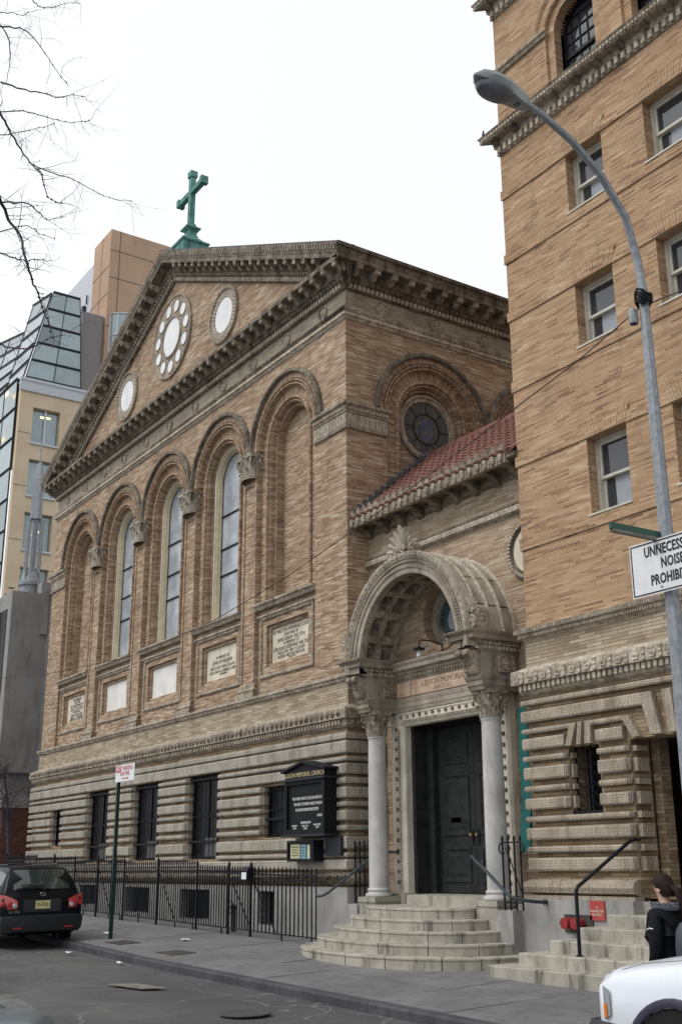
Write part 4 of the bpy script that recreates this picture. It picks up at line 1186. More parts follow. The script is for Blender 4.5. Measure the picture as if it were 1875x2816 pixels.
mb.grid(rows); mb.face([r_[1] for r_ in rows]); mb.box((PX - 1.35, .42, 1.2), (PX + 1.35, 1.0, 1.398)); mb.build('door_sill', 'granite', ST)
# side blocks between steps and the buildings
mb = MB(); mb.box((.19, -.30, .2), (.70, .56, 1.225)); mb.build('side_block', 'plinth', ST)
mb = MB(); mb.box((4.78, -.30, .2), (5.2, .56, 1.225)); mb.build('side_block', 'plinth', ST)

# ================================================================== BELL TOWER
BT = thing('bell_tower', 'tall orange-tan brick bell tower with sash windows and pale carved base', 'tower', (9.3, .2, .4))
TX0, TX1 = 5.37, 14.2
ROWS = [(7.46, 8.83), (10.52, 11.76), (13.20, 14.42)]
COLS = [(7.12, 8.02), (9.0, 9.9), (10.9, 11.8), (12.75, 13.65)]
holes = [(a, b, c, e) for a, b in COLS for c, e in ROWS]
mb = MB()
holes_wall(mb, TT, TX0, TX1, 5.74, 15.98, holes, 0, .34)
AW = [(7.53, .515), (9.45, .515), (11.35, .515), (13.2, .515)]
us = [TX0] + [x for c, _ in AW for x in (c - .75, c + .75)] + [TX1]
for a, b in zip(us[0::2], us[1::2]): mb.face([TT(a, 0, 15.98), TT(b, 0, 15.98), TT(b, 0, 18.7), TT(a, 0, 18.7)])
for c, r in AW:
    arch_layer(mb, TT, c, .75, .70, 15.98, 17.30, 18.7, 0, .06)
    arch_layer(mb, TT, c, .72, r, 15.98, 17.30, 18.05, -.06, .30)
holes_wall(mb, TT, TX0, TX1, 18.7, 26, [], 0)
for x in (TX0, TX1): mb.face([(x, YT, -.5), (x, 9.3, -.5), (x, 9.3, 26), (x, YT, 26)])
mb.face([(TX0, 9.3, -.5), (TX1, 9.3, -.5), (TX1, 9.3, 26), (TX0, 9.3, 26)]); mb.face([(TX0, YT, 26), (TX1, YT, 26), (TX1, 9.3, 26), (TX0, 9.3, 26)])
mb.build('tower_wall', 'brick_tower', BT)
# lintel and sill bands (brick string courses standing 25 mm proud)
LB = []
for i, (c, e) in enumerate(ROWS):
    LB.append((c - .21, c)); LB.append((e, e + .20))
for z0, z1 in LB:
    if z0 in [e for c, e in ROWS]: segs = [(TX0, COLS[0][0] - .1)] + [(COLS[i][1] + .1, COLS[i + 1][0] - .1) for i in range(3)]; segs = [(TX0, TX1)]
    else: segs = [(TX0, TX1)]
    for a, b in segs:
        mb = MB(); moulding(mb, TT, [(0, z0), (.028, z0), (.028, z1), (0, z1)], a, b, 1, 1); mb.build('string_course', 'brick_tower', BT)
# splayed flat arches over the windows
for a, b in COLS[:2]:
    for c, e in ROWS:
        mb = MB(); nb = 15; m_ = (a + b) / 2
        for i in range(nb):
            t0, t1 = i / nb, (i + 1) / nb
            x0, x1 = a + (b - a) * t0, a + (b - a) * t1; X0, X1_ = a - .13 + (b - a + .26) * t0, a - .13 + (b - a + .26) * t1
            mb.grid([[TT(x0 + .003, .029, e + .001), TT(x1 - .003, .029, e + .001), TT(X1_ - .003, .029, e + .33), TT(X0 + .003, .029, e + .33)], [TT(x0 + .003, .036 + .003 * (i % 2), e + .001), TT(x1 - .003, .036 + .003 * (i % 2), e + .001), TT(X1_ - .003, .036 + .003 * (i % 2), e + .33), TT(X0 + .003, .036 + .003 * (i % 2), e + .33)]], True, cap=True)
        mb.build('flat_arch', 'brick_tower', BT)
# sash windows
for ci, (a, b) in enumerate(COLS):
    for c, e in ROWS:
        mb = MB(); D = -.20
        mb.box((a, D - .14, c), (a + .055, D, e), TT); mb.box((b - .055, D - .14, c), (b, D, e), TT); mb.box((a + .055, D - .14, e - .055), (b - .055, D, e), TT); mb.box((a + .055, D - .14, c), (b - .055, D, c + .05), TT)
        w = mb.build('sash_window', 'pale_paint', BT)
        zm = (c + e) / 2
        for z0, z1, dd in ((zm - .025, e - .055, -.03), (c + .05, zm + .025, -.085)):
            mb = MB(); t = .05
            mb.box((a + .055, D + dd - .045, z0), (a + .055 + t, D + dd, z1), TT); mb.box((b - .055 - t, D + dd - .045, z0), (b - .055, D + dd, z1), TT); mb.box((a + .055 + t, D + dd - .045, z0), (b - .055 - t, D + dd, z0 + t), TT); mb.box((a + .055 + t, D + dd - .045, z1 - t), (b - .055 - t, D + dd, z1), TT)
            s_ = mb.build('sash', 'pale_paint', w)
            mb = MB(); mb.face([TT(x, D + dd - .03, z) for x, z in ((a + .1, z0 + .04), (b - .1, z0 + .04), (b - .1, z1 - .04), (a + .1, z1 - .04))]); mb.build('pane', 'sky_glass', s_)
        mb = MB(); mb.box((a - .03, -.18, c - .012), (b + .03, .045, c + .018), TT); mb.build('window_ledge', 'pale_paint', w)
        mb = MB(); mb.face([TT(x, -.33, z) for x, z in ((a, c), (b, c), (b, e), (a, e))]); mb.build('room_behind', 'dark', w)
        mb = MB(); mb.face([TT(x, -.31, z) for x, z in ((a + .30, c + .05), (b, c + .05), (b, e - .12 - .1 * rnd.random()), (a + .30, e - .12))]); mb.build('window_shade', 'blind', w)
# arched windows of the upper stage
for c, r in AW:
    mb = MB(); ring(mb, TT, c, 17.30, [(1.0, .0), (1.0, .05), (.96, .07), (.9, .05), (.88, .02), (.72, .02), (.70, -.01)], n=28); mb.build('arch_moulding', 'brick_tower', BT, True)
    mb = MB(); ring(mb, TT, c, 17.30, [(r, -.25), (r, -.32), (r - .06, -.32), (r - .06, -.36)], legs=15.98, n=24)
    w = mb.build('arched_window', 'black_board', BT)
    mb = MB(); mb.face([TT(c - r, -.35, 15.98), TT(c + r, -.35, 15.98)] + [TT(c + r * math.cos(math.pi * i / 20), -.35, 17.30 + r * math.sin(math.pi * i / 20)) for i in range(21)]); mb.build('pane', 'sky_glass', w)
    mb = MB()
    for i in range(1, 5): mb.box((c - r + 2 * r * i / 5 - .012, -.345, 15.98), (c - r + 2 * r * i / 5 + .012, -.33, 17.62), TT)
    for i in range(1, 7): mb.box((c - r, -.345, 15.98 + i * .27 - .012), (c + r, -.325, 15.98 + i * .27 + .012), TT)
    mb.box((c - r, -.345, 16.72), (c + r, -.30, 16.79), TT)
    mb.build('glazing_bar', 'black_board', w)
mb = MB()
for a, b in ((TX0, AW[0][0] - .70), (AW[0][0] + .70, AW[1][0] - .70), (AW[1][0] + .7, AW[2][0] - .7)):
    mb = MB(); moulding(mb, TT, [(0, 17.27), (.05, 17.28), (.07, 17.34), (.1, 17.36), (.1, 17.42), (0, 17.44)], a, b, 1, 1); mb.build('impost_course', 'terra', BT)
# two bracketed cornices
def tcornice(zb):
    mb = MB(); moulding(mb, TT, [(0, zb), (.04, zb + .01), (.04, zb + .16), (.08, zb + .18), (.10, zb + .30), (.26, zb + .31), (.28, zb + .33), (.28, zb + .40), (.32, zb + .45), (.0, zb + .5)], TX0, TX1, 1, 1)
    o = mb.build('cornice', 'terra', BT)
    mb = MB(); dentils(mb, TT, TX0, TX1, .155, .08, .04, .10, zb + .03, zb + .16); dentils(mb, TT, TX0 - .2, TX1, .085, .05, .28, .31, zb + .34, zb + .39); stuff(mb.build('dentil_course', 'terra_pale', o))
    b_ = MB(); prism(b_, [(0, 0), (.0, .12), (.17, .12), (.17, .09), (.08, .04)], lambda u, d, z: (u, -d, z), -.06, .06); me = b_.mesh('bracket', 'terra_dark')
    for i in range(15): place(me, 'bracket', o, (TX0 + .05 + i * .56, YT - .09, zb + .19))
tcornice(15.43); tcornice(18.72)
# pale top of the base: moulding, brick zone, rosette fascia, dentils
mb = MB(); moulding(mb, TT, [(0, 5.84), (.16, 5.82), (.17, 5.74), (.12, 5.72), (.10, 5.68), (.06, 5.64), (.03, 5.61)], TX0, TX1, 1, 1); o = mb.build('base_moulding', 'terra_pale', BT)
mb = MB(); dentils(mb, TT, TX0 - .1, TX1, .05, .03, .10, .14, 5.655, 5.71); dentils(mb, TT, TX0 - .15, TX1, .045, .03, .165, .178, 5.75, 5.815); stuff(mb.build('bead_course', 'terra', o))
mb = MB(); moulding(mb, TT, [(.03, 5.62), (.03, 5.16)], TX0, TX1, 1, 1, False); mb.build('pale_brick_zone', 'brick_pale', BT)
mb = MB(); moulding(mb, TT, [(.03, 5.17), (.14, 5.12), (.22, 5.09), (.23, 5.07), (.23, 4.86), (.17, 4.85), (.13, 4.85), (.13, 4.74), (.10, 4.70), (.04, 4.66)], TX0, TX1, 1, 1); o = mb.build('base_cornice', 'terra_pale', BT)
mb = MB(); dentils(mb, TT, TX0 - .1, TX1, .115, .068, .13, .19, 4.75, 4.845); stuff(mb.build('dentil_course', 'terra_pale', o))
fr_me = rosette(.085, .035, 6).mesh('fascia_rosette', 'terra_pale', True)
tr = MB(); prism(tr, [(0, -.09), (.03, -.09), (.02, -.03), (.035, .0), (.02, .03), (.035, .09), (0, .09)], lambda u, d, z: (u, -d, z), -.03, .03); tr_me = tr.mesh('triglyph_leaf', 'terra_pale')
for i in range(26):
    place(fr_me, 'fascia_rosette', o, (5.28 + i * .34, YT - .23, 4.965)); place(tr_me, 'fascia_leaf', o, (5.45 + i * .34, YT - .23, 4.965))
# rusticated tower base
SL = (6.24, 6.92, 2.68, 3.74)
DWY = (7.58, 10.6, .3, 3.75)
mb = MB(); holes_wall(mb, TT, TX0 - .0, TX1, 1.45, 4.68, [SL, (DWY[0], DWY[1], 1.44, DWY[3])], .03, .42)
mb.build('base_wall', 'brick_base', BT)
TB_ = [(4.50, 4.59, 0), (4.22, 4.41, 0), (4.03, 4.11, 1), (3.76, 3.95, 1), (3.57, 3.655, 1), (3.27, 3.475, 1), (3.08, 3.168, 1), (2.79, 2.97, 1), (2.59, 2.68, 1), (2.31, 2.50, 1), (2.11, 2.205, 1), (1.825, 2.025, 1)]
def tband(a, b, z0, z1, e0, e1): return band(TT, a, b, z0, z1, .02, .13, e0, e1, 'band_tower', BT)
D0, D1 = .02, .13
for z0, z1, k in TB_:
    zc = (z0 + z1) / 2
    if z0 >= 4.4: tband(TX0, TX1, z0, z1, 2, 2)
    elif z0 > 4.15: tband(TX0, 8.05, z0, z1, 2, 0)
    elif z0 > 3.98: tband(TX0, 6.48, z0, z1, 2, 0); tband(6.80, 7.62, z0, z1, 0, 0); tband(9.9, TX1, z0, z1, 1, 2)
    elif z0 > 3.7: tband(TX0, 6.24, z0, z1, 2, 0); tband(6.94, 7.52, z0, z1, 0, 0); tband(10.6, TX1, z0, z1, 1, 2)
    elif SL[2] < zc < SL[3]: tband(TX0, SL[0], z0, z1, 2, 1); tband(SL[1], DWY[0], z0, z1, 1, 1); tband(DWY[1], TX1, z0, z1, 1, 2)
    else: tband(TX0, DWY[0], z0, z1, 2, 1); tband(DWY[1], TX1, z0, z1, 1, 2)
    if zc < DWY[3]:
        mb = MB(); mb.box((DWY[0] - .05, -.26, z0), (DWY[0] + .09, .0, z1), TT); mb.build('jamb_block', 'band_tower', BT)
        if SL[2] < zc < SL[3]: mb = MB(); mb.box((SL[0] - .05, -.10, z0), (SL[0] + .05, .0, z1), TT); mb.build('jamb_block', 'band_tower', BT)
def slab_poly(pts, name='voussoir'):
    mb = MB(); c = sum((Vector((p[0], 0, p[1])) for p in pts), Vector()) / len(pts)
    ins = [(c.x + (x - c.x) * .96 , c.z + (z - c.z) * .97) for x, z in pts]
    mb.grid([[TT(x, D0, z) for x, z in pts], [TT(x, D1 - .015, z) for x, z in pts], [TT(x, D1 + .006, z) for x, z in ins]], True, cap=True)
    return mb.build(name, 'band_tower', BT)
# slanted voussoirs above the slit window and the doorway
slab_poly([(6.40, 4.11), (6.55, 4.11), (6.40, 3.75), (6.27, 3.75)]); slab_poly([(6.50, 4.11), (6.52, 4.11), (6.50, 4.1)], 'voussoir') if False else None
slab_poly([(6.58, 4.11), (6.68, 4.11), (6.62, 3.75), (6.52, 3.75)])
slab_poly([(6.74, 4.11), (6.86, 4.11), (6.84, 3.75), (6.70, 3.75)])
slab_poly([(7.50, 4.11), (7.66, 4.11), (7.86, 3.76), (7.72, 3.76)])
slab_poly([(7.92, 4.41), (8.16, 4.41), (8.30, 3.76), (8.08, 3.76)])
slab_poly([(8.36, 4.41), (8.54, 4.41), (8.60, 3.76), (8.44, 3.76)])
slab_poly([(8.72, 4.42), (9.10, 4.42), (9.06, 3.76), (8.78, 3.76)])
slab_poly([(9.28, 4.41), (9.46, 4.41), (9.38, 3.76), (9.22, 3.76)])
slab_poly([(9.62, 4.41), (9.9, 4.41), (9.75, 3.76), (9.5, 3.76)])
mb = MB(); tr_ = [(.02, 1.70), (.10, 1.695), (.19, 1.66), (.22, 1.58), (.19, 1.50), (.10, 1.47), (.02, 1.46)]
moulding(mb, TT, tr_, TX0, DWY[0], 1, 0); mb.build('torus_base', 'band_tower', BT, True); mb = MB(); moulding(mb, TT, tr_, DWY[1], TX1, 0, 1); mb.build('torus_base', 'band_tower', BT, True)
mb = MB(); mb.box((5.16, YT - .22, 1.40), (DWY[0] + .02, YT, 1.458)); mb.build('plinth_course', 'band_tower', BT); mb = MB(); mb.box((5.12, YT - .29, -.5), (DWY[0] + .04, YT + .1, 1.40)); mb.build('plinth', 'plinth', BT); mb = MB(); mb.box((DWY[1] - .02, YT - .29, -.5), (TX1 + .1, YT + .1, 1.40)); mb.build('plinth', 'plinth', BT)
# slit window with wrought grille
mb = MB(); mb.face([TT(SL[0] - .02, -.38, SL[2] - .02), TT(SL[1] + .02, -.38, SL[2] - .02), TT(SL[1] + .02, -.38, SL[3] + .02), TT(SL[0] - .02, -.38, SL[3] + .02)]); w = mb.build('slit_window', 'dark_glass', BT)
mb = MB()
for i in range(4):
    for j in range(7):
        cx, cz = SL[0] + .09 + i * .17, SL[2] + .08 + j * .155
        tube(mb, [(cx + .07 * math.cos(t), YT + .10, cz + .07 * math.sin(t)) for t in [q * math.pi / 4 for q in range(7)]], .007, 5)
for x in (SL[0] + .02, SL[1] - .02, (SL[0] + SL[1]) / 2): mb.box((x - .012, -.115, SL[2]), (x + .012, -.095, SL[3]), TT)
mb.box((SL[0] - .05, -.05, SL[2] - .0), (SL[1] + .02, .0, SL[2] + .05), TT)
mb.build('window_grille', 'iron', w)
# recessed doorway
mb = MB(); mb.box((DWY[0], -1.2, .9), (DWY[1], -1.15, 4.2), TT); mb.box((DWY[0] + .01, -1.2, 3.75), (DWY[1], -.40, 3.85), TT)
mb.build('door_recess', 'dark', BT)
mb = MB()
for x in (DWY[0] + .02, DWY[1] - .40):
    mb = MB(); mb.box((x, -.62, 1.35), (x + .16, -.40, 3.75), TT); mb.build('door_jamb', 'brick_base', BT)
mb = MB()
for x in (DWY[0] + .20, 9.1):
    mb = MB(); mb.box((x, -.95, 1.4), (x + 1.4, -.85, 3.7), TT); mb.build('door', 'wood_door', BT)
# ---- tower steps
TS_ = thing('tower_steps', 'straight granite steps at the tower doorway behind the white car', 'steps', (8.4, -.8, .35))
SX = [5.85, 6.25, 6.64, 6.98, 7.27, 7.6]; SY_ = [-1.42, -1.15, -.87, -.58, -.28, .1]; SZ = [.52, .695, .87, 1.045, 1.22, 1.39]
for i in range(6):
    x = SX[i]
    cuts = [SX[i]]
    while cuts[-1] < 11.4: cuts.append(min(11.5, cuts[-1] + rnd.uniform(1.1, 1.9)))
    for a, b in zip(cuts, cuts[1:]):
        mb = MB(); y0, y1 = SY_[i], SY_[i] + .6 if i < 5 else 1.2; z0, z1 = (SZ[i - 1] - .03 if i else -.2), SZ[i]
        mb.grid([[(a + .003, y0 + .012, z0), (b - .003, y0 + .012, z0), (b - .003, y1, z0), (a + .003, y1, z0)], [(a + .003, y0, z0), (b - .003, y0, z0), (b - .003, y1, z0), (a + .003, y1, z0)], [(a + .003, y0, z1 - .015), (b - .003, y0, z1 - .015), (b - .003, y1, z1 - .015), (a + .003, y1, z1 - .015)], [(a + .003, y0 + .015, z1), (b - .003, y0 + .015, z1), (b - .003, y1, z1), (a + .003, y1, z1)]], True, cap=True)
        mb.build('step_stone', 'granite', TS_)

# ================================================================== GROUND, ROAD, SIDEWALK
M['asphalt'] = None
def asphalt():
    m, nt, b = new_mat('worn_asphalt'); k = NT(nt); pos = k.pos()
    n1 = k.noise(pos, .5, 5, .65); n2 = k.noise(pos, 60, 3); n3 = k.noise(k.scalev(pos, .35, 2.2, 1), 1.1, 5, .7)
    col = k.mix(k.sstep(n1, .3, .7), (.10, .101, .10), (.054, .056, .058))
    pt = k.node('ShaderNodeTexVoronoi', feature='F1'); pt.inputs['Scale'].default_value = .28; k.link(pos, pt.inputs['Vector'])
    ptc = k.node('ShaderNodeSeparateColor'); k.link(pt.outputs['Color'], ptc.inputs[0])
    col = k.mix(k.math('MULTIPLY', k.math('GREATER_THAN', ptc.outputs[0], .72), .45), col, (.058, .059, .06))
    oil = k.sstep(k.noise(k.scalev(pos, .5, 1.3, 1), 1.9, 2), .63, .72)
    col = k.mix(k.math('MULTIPLY', oil, .55), col, (.038, .038, .04))
    col = k.mix(k.math('MULTIPLY', k.sstep(n3, .52, .72), .5), col, (.055, .056, .058))
    col = k.mix(k.math('MULTIPLY', k.sstep(n2, .52, .75), .65), col, (.19, .187, .178))
    col = k.mix(k.math('MULTIPLY', k.sstep(k.noise(pos, 24, 2), .55, .7), .5), col, (.05, .05, .052))
    v = k.node('ShaderNodeTexVoronoi', feature='DISTANCE_TO_EDGE'); v.inputs['Scale'].default_value = .33
    wp = k.node('ShaderNodeVectorMath', operation='ADD'); k.link(pos, wp.inputs[0])
    nz = k.node('ShaderNodeTexNoise'); nz.inputs['Scale'].default_value = 1.2; k.link(pos, nz.inputs['Vector']); k.link(nz.outputs['Color'], wp.inputs[1]); k.link(wp.outputs[0], v.inputs['Vector'])
    crack = k.math('MULTIPLY', k.math('LESS_THAN', v.outputs[0], .006), .5)
    col = k.mix(crack, col, (.19, .185, .175))
    spk = k.sstep(k.noise(pos, 17, 2), .71, .76)
    col = k.mix(k.math('MULTIPLY', spk, .5), col, (.28, .275, .26))
    k.link(col, b.inputs['Base Color']); b.inputs['Roughness'].default_value = .82; b.inputs['Specular IOR Level'].default_value = .3
    k.link(k.bump(k.math('ADD', n2, k.math('MULTIPLY', n1, .5)), .012, .8), b.inputs['Normal'])
    return m
M['asphalt'] = asphalt()
M['flag'] = stone_mat('sidewalk_concrete', (.185, .186, .187), (.145, .147, .148), dirt_shade=(.072, .073, .073), dirt_amt=.5, scale=1.1, streak=0, obj_rand=.22)
def gum(m):
    k = NT(m.node_tree); b = m.node_tree.nodes['Principled BSDF']; src = b.inputs['Base Color'].links[0].from_socket
    v = k.node('ShaderNodeTexVoronoi', feature='F1'); v.inputs['Scale'].default_value = 3.2; k.link(k.pos(), v.inputs['Vector'])
    sc = k.node('ShaderNodeSeparateColor'); k.link(v.outputs['Color'], sc.inputs[0])
    sp = k.math('MULTIPLY', k.math('LESS_THAN', v.outputs['Distance'], k.math('MULTIPLY', sc.outputs[1], .11)), k.math('GREATER_THAN', sc.outputs[0], .45))
    k.link(k.mix(k.math('MULTIPLY', sp, .6), src, (.05, .05, .05)), b.inputs['Base Color'])
gum(M['flag'])
M['kerb'] = stone_mat('bluestone_kerb', (.088, .088, .098), (.055, .055, .064), dirt_shade=(.032, .032, .036), dirt_amt=.5, scale=2, streak=0, obj_rand=.3)
M['soil'] = stone_mat('ground_earth', (.14, .135, .125), (.11, .105, .1), streak=0)
mb = MB(); zz = lambda x, y: groad(max(min(x, 60), -60), y) - .25
mb.face([(x, y, zz(x, y)) for x, y in ((-400, -400), (400, -400), (400, 400), (-400, 400))]); 
struct(mb.build('ground', 'soil'))
mb = MB()
xs = [-160, -60, -40, -30] + [-25 + i * 1.0 for i in range(56)] + [40, 60, 160]
rows = []
for x in xs:
    yc = curb_y(x); z = groad(max(min(x, 60), -60), yc)
    rows.append([(x, yc + .15, z), (x, yc - .25, z), (x, yc - 1.2, z + .02), (x, -9, z + .06), (x, -13.2, z + .0)])
mb.grid(rows); struct(mb.build('road', 'asphalt', None, 'all'))
# far pavement, on the camera's side
mb = MB(); rows = [[(x, -13.2, groad(x, 0)), (x, -13.2, groad(x, 0) + .13), (x, -30, groad(x, 0) + .2)] for x in (-60, -20, 0, 20, 40, 60)]
mb.grid(rows); struct(mb.build('park_sidewalk', 'flag'))
# sidewalk: bedding sheet plus individual flags
mb = MB(); rows = []
for x in xs:
    xx = max(min(x, 60), -60); yc = curb_y(x)
    rows.append([(x, yc + .17, g(xx, yc) - .03), (x, -1.5, g(xx, -1.5) - .03), (x, .35, g(xx, .3) - .03)])
mb.grid(rows); SW = struct(mb.build('sidewalk', 'soil'))
fx = -24.0; i = 0
while fx < 20:
    w = 1.52
    ysp = [curb_y(fx + .7) + .175, -2.62, -1.28, .05]
    for j in range(3):
        y0, y1 = ysp[j] if j == 0 else ysp[j], ysp[j + 1]
        mb = MB(); e = .008; z_ = lambda x, y, h: (x, y, g(x, y) + h)
        yl0, yl1 = (curb_y(fx) + .175, curb_y(fx + w) + .175) if j == 0 else (y0, y0)
        dz = rnd.uniform(-.004, .004)
        lo = [z_(fx + e, yl0 + e, -.06), z_(fx + w - e, yl1 + e, -.06), z_(fx + w - e, y1 - e, -.06), z_(fx + e, y1 - e, -.06)]
        hi = [(p[0], p[1], p[2] + .06 + dz) for p in lo]
        mb.grid([lo, hi], True); mb.face(hi); mb.build('paving_flag', 'flag', SW)
    fx += w
# kerb stones
kx = -24.0
KB = MB(); KB.face([(-24, -3.3, -1), (20, -3.8, -1), (20, -3.85, -1)])
kroot = None
while kx < 20:
    L = rnd.uniform(1.6, 2.6); rows = []
    for t in (0, .5, 1):
        x = kx + .006 + (L - .012) * t; yc = curb_y(x); z = g(x, yc)
        rows.append([(x, yc, z - .35), (x, yc, z - .025), (x, yc + .025, z + .002), (x, yc + .165, z + .004), (x, yc + .165, z - .35)])
    mb = MB(); mb.grid(rows, True, cap=True)
    if kroot is None: kroot = struct(mb.build('kerb', 'kerb'))
    else: mb.build('kerb_stone', 'kerb', kroot, True)
    kx += L
# street bits lying about
def flat_thing(name, label, cat, pts, th, mat, road=False, lift=.004, group=None):
    mb = MB(); f = (lambda x, y: groad(x, y) + .02) if road else g
    lo = [(x, y, f(x, y) + lift) for x, y in pts]; hi = [(x, y, z + th) for x, y, z in lo]
    mb.grid([lo, hi], True, cap=True)
    o = mb.build(name, mat); tag(o, label, cat, group); return o
M['rust_plate'] = stone_mat('rusty_plate', (.07, .062, .056), (.045, .042, .04), streak=0)
M['iron_cover'] = stone_mat('iron_cover', (.072, .072, .072), (.052, .052, .053), streak=0, carve=.006, carve_scale=22)
M['card'] = stone_mat('wet_cardboard', (.21, .19, .165), (.15, .135, .12), streak=0)
flat_thing('hatch_cover', 'dark iron hatch cover in the sidewalk beside the sign pole', 'hatch cover', [(-4.3, -3.35), (-3.5, -3.35), (-3.5, -2.85), (-4.3, -2.85)], .006, 'rust_plate')
flat_thing('hatch_cover', 'rusty brown hatch cover in the sidewalk nearer the steps', 'hatch cover', [(-1.5, -3.45), (-.75, -3.45), (-.75, -2.95), (-1.5, -2.95)], .006, 'rust_plate')
flat_thing('cardboard_sheet', 'flattened brown cardboard lying on the road', 'cardboard', [(1.85, -5.75), (2.1, -5.35), (2.9, -5.2), (2.75, -5.55)], .012, 'card', True, .03)
mb = MB(); lathe(mb, [(.33, 0), (.33, .012), (.30, .014), (.28, .008), (.0, .01)], (5.9, -5.5, groad(5.9, 0) + .045), 28); tag(mb.build('manhole_cover', 'iron_cover'), 'round dark manhole cover in the road near the kerb', 'manhole cover')
for i, (x, y, s_, lab, rd) in enumerate(((-6.1, -2.55, .16, 'white paper scrap on the sidewalk left of the sign pole', 0), (-3.1, -2.05, .15, 'crumpled white paper on the sidewalk in front of the fence', 0), (-3.6, -4.35, .14, 'pale litter in the gutter below the sign pole', 1), (-1.15, -4.3, .11, 'white and red wrapper in the gutter', 1))):
    mb = MB(); f = groad(x, y) + .03 if rd else g(x, y)
    pts = [(x + s_ * math.cos(a) * rnd.uniform(.6, 1.1), y + s_ * .7 * math.sin(a) * rnd.uniform(.6, 1.1), f + rnd.uniform(.01, .05)) for a in [k * math.pi / 4 for k in range(8)]]
    for k in range(8): mb.face([pts[k], pts[(k + 1) % 8], (x, y, f + .045)])
    tag(mb.build('litter', 'white'), lab, 'litter')

# ================================================================== IRON FENCE
FY = -.80
pk = MB(); w = .0105
for zz0, zz1, a, b in ((0, 1, w, w),):
    pk.grid([[(-a, -a, 0), (a, -a, 0), (a, a, 0), (-a, a, 0)], [(-b, -b, .93), (b, -b, .93), (b, b, .93), (-b, b, .93)]], True, cap=False)
q = lambda r, z: [(-r, -r, z), (r, -r, z), (r, r, z), (-r, r, z)]
pk.grid([q(w, .93), q(.017, .95), q(.001, 1.0)], True)
pk_me = pk.mesh('picket', 'iron')
SECS = [(-5.25, .02, 1.44, True), (-9.57, -5.25, 2.11, False), (-13.21, -9.57, 2.20, False), (-16.6, -13.21, 2.29, False), (-19.6, -16.6, 2.38, False)]
labs = ['black iron fence section nearest the curved steps with wide-set pickets', 'black iron fence section in front of the third basement window', 'black iron fence section behind the green sign pole', 'black iron fence section just right of the black car', 'black iron fence section farthest left behind the black car']
for (a, b, zt, slope), lab in zip(SECS, labs):
    ft = thing('iron_fence', lab, 'fence', ((a + b) / 2, FY, g((a + b) / 2, FY)), 'iron fence sections along the church')
    top = (lambda x: g(x, FY) + zt) if slope else (lambda x: zt)
    bot = lambda x: g(x, FY) + .13
    x = b
    while x > a + .03:
        place(pk_me, 'picket', ft, (x, FY, bot(x) - .02), None, (1, 1, top(x) - bot(x) + .02))
        x -= .165 if (slope and x > -2.6) else .122
    for dz, th in ((-.17, .016), (-.26, .012)):
        mb = MB(); moulding(mb, lambda u, d, z: (u, FY + d, z), [(-.016, 0)], a, b) if False else None
        pts = [(xx, yy, top(xx) + dz + zz_) for xx in (a, b) for yy, zz_ in ((FY - .016, -th), (FY + .016, -th), (FY + .016, th), (FY - .016, th))]
        mb.grid([pts[:4], pts[4:]], True, cap=True); mb.build('rail', 'iron', ft)
    mb = MB(); pts = [(xx, yy, bot(xx) + zz_) for xx in (a, b) for yy, zz_ in ((FY - .014, -.01), (FY + .014, -.01), (FY + .014, .01), (FY - .014, .01))]
    mb.grid([pts[:4], pts[4:]], True, cap=True); mb.build('rail', 'iron', ft)
    posts = [a + .04, (a + b) / 2] if not slope else [a + .04, -3.63, -2.62]
    for px in posts:
        mb = MB(); mb.box((px - .022, FY - .022, g(px, FY) - .05), (px + .022, FY + .022, top(px) + .03)); lathe(mb, [(.03, 0), (.0, .07)], (px, FY, top(px) + .03), 6); mb.build('post', 'iron', ft)
    for px in (posts[1:] if slope else posts):
        mb = MB(); tube(mb, [(px + .05, FY + .02, top(px) - .30), (px + 1.05, FY + .02, g(px + 1, FY) + .12)], .014, 6); mb.build('brace', 'iron', ft)
    for px in [a + (b - a) * t for t in (.25, .5, .75, .97)]:
        mb = MB(); mb.box((px - .012, FY - .012, g(px, FY) - .03), (px + .012, FY + .012, bot(px))); mb.build('foot', 'iron', ft)
LBX = thing('leaflet_box', 'small black leaflet box with sloping lid on a fence post', 'leaflet box', (-2.62, FY - .05, 1.66))
mb = MB(); prism(mb, [(0, 1.66), (.16, 1.66), (.16, 1.86), (.10, 1.94), (0, 1.94)], lambda u, d, z: (u, FY - .02 - d, z), -2.74, -2.47); mb.build('case', 'iron', LBX)
mb = MB(); mb.box((-2.71, FY - .186, 1.69), (-2.50, FY - .181, 1.83)); mb.build('leaflet', 'white', LBX)
SP = thing('standpipe', 'dark iron standpipe valve on the ground behind the fence', 'standpipe', (-4.05, -.45, .55))
mb = MB(); lathe(mb, [(.055, .5), (.055, 1.02), (.075, 1.04), (.075, 1.10), (.04, 1.13)], (-4.05, -.45, 0), 12); mb.build('pipe', 'rust_plate', SP, True)
mb = MB(); ring(mb, lambda u, d, z: (u, -.52 - d, z), -4.05, 1.08, [(.14, 0), (.13, .02), (.115, 0)], 0, 2 * math.pi, 16); mb.box((-4.19, -.53, 1.07), (-3.91, -.515, 1.09)); mb.build('valve_wheel', 'iron', SP)

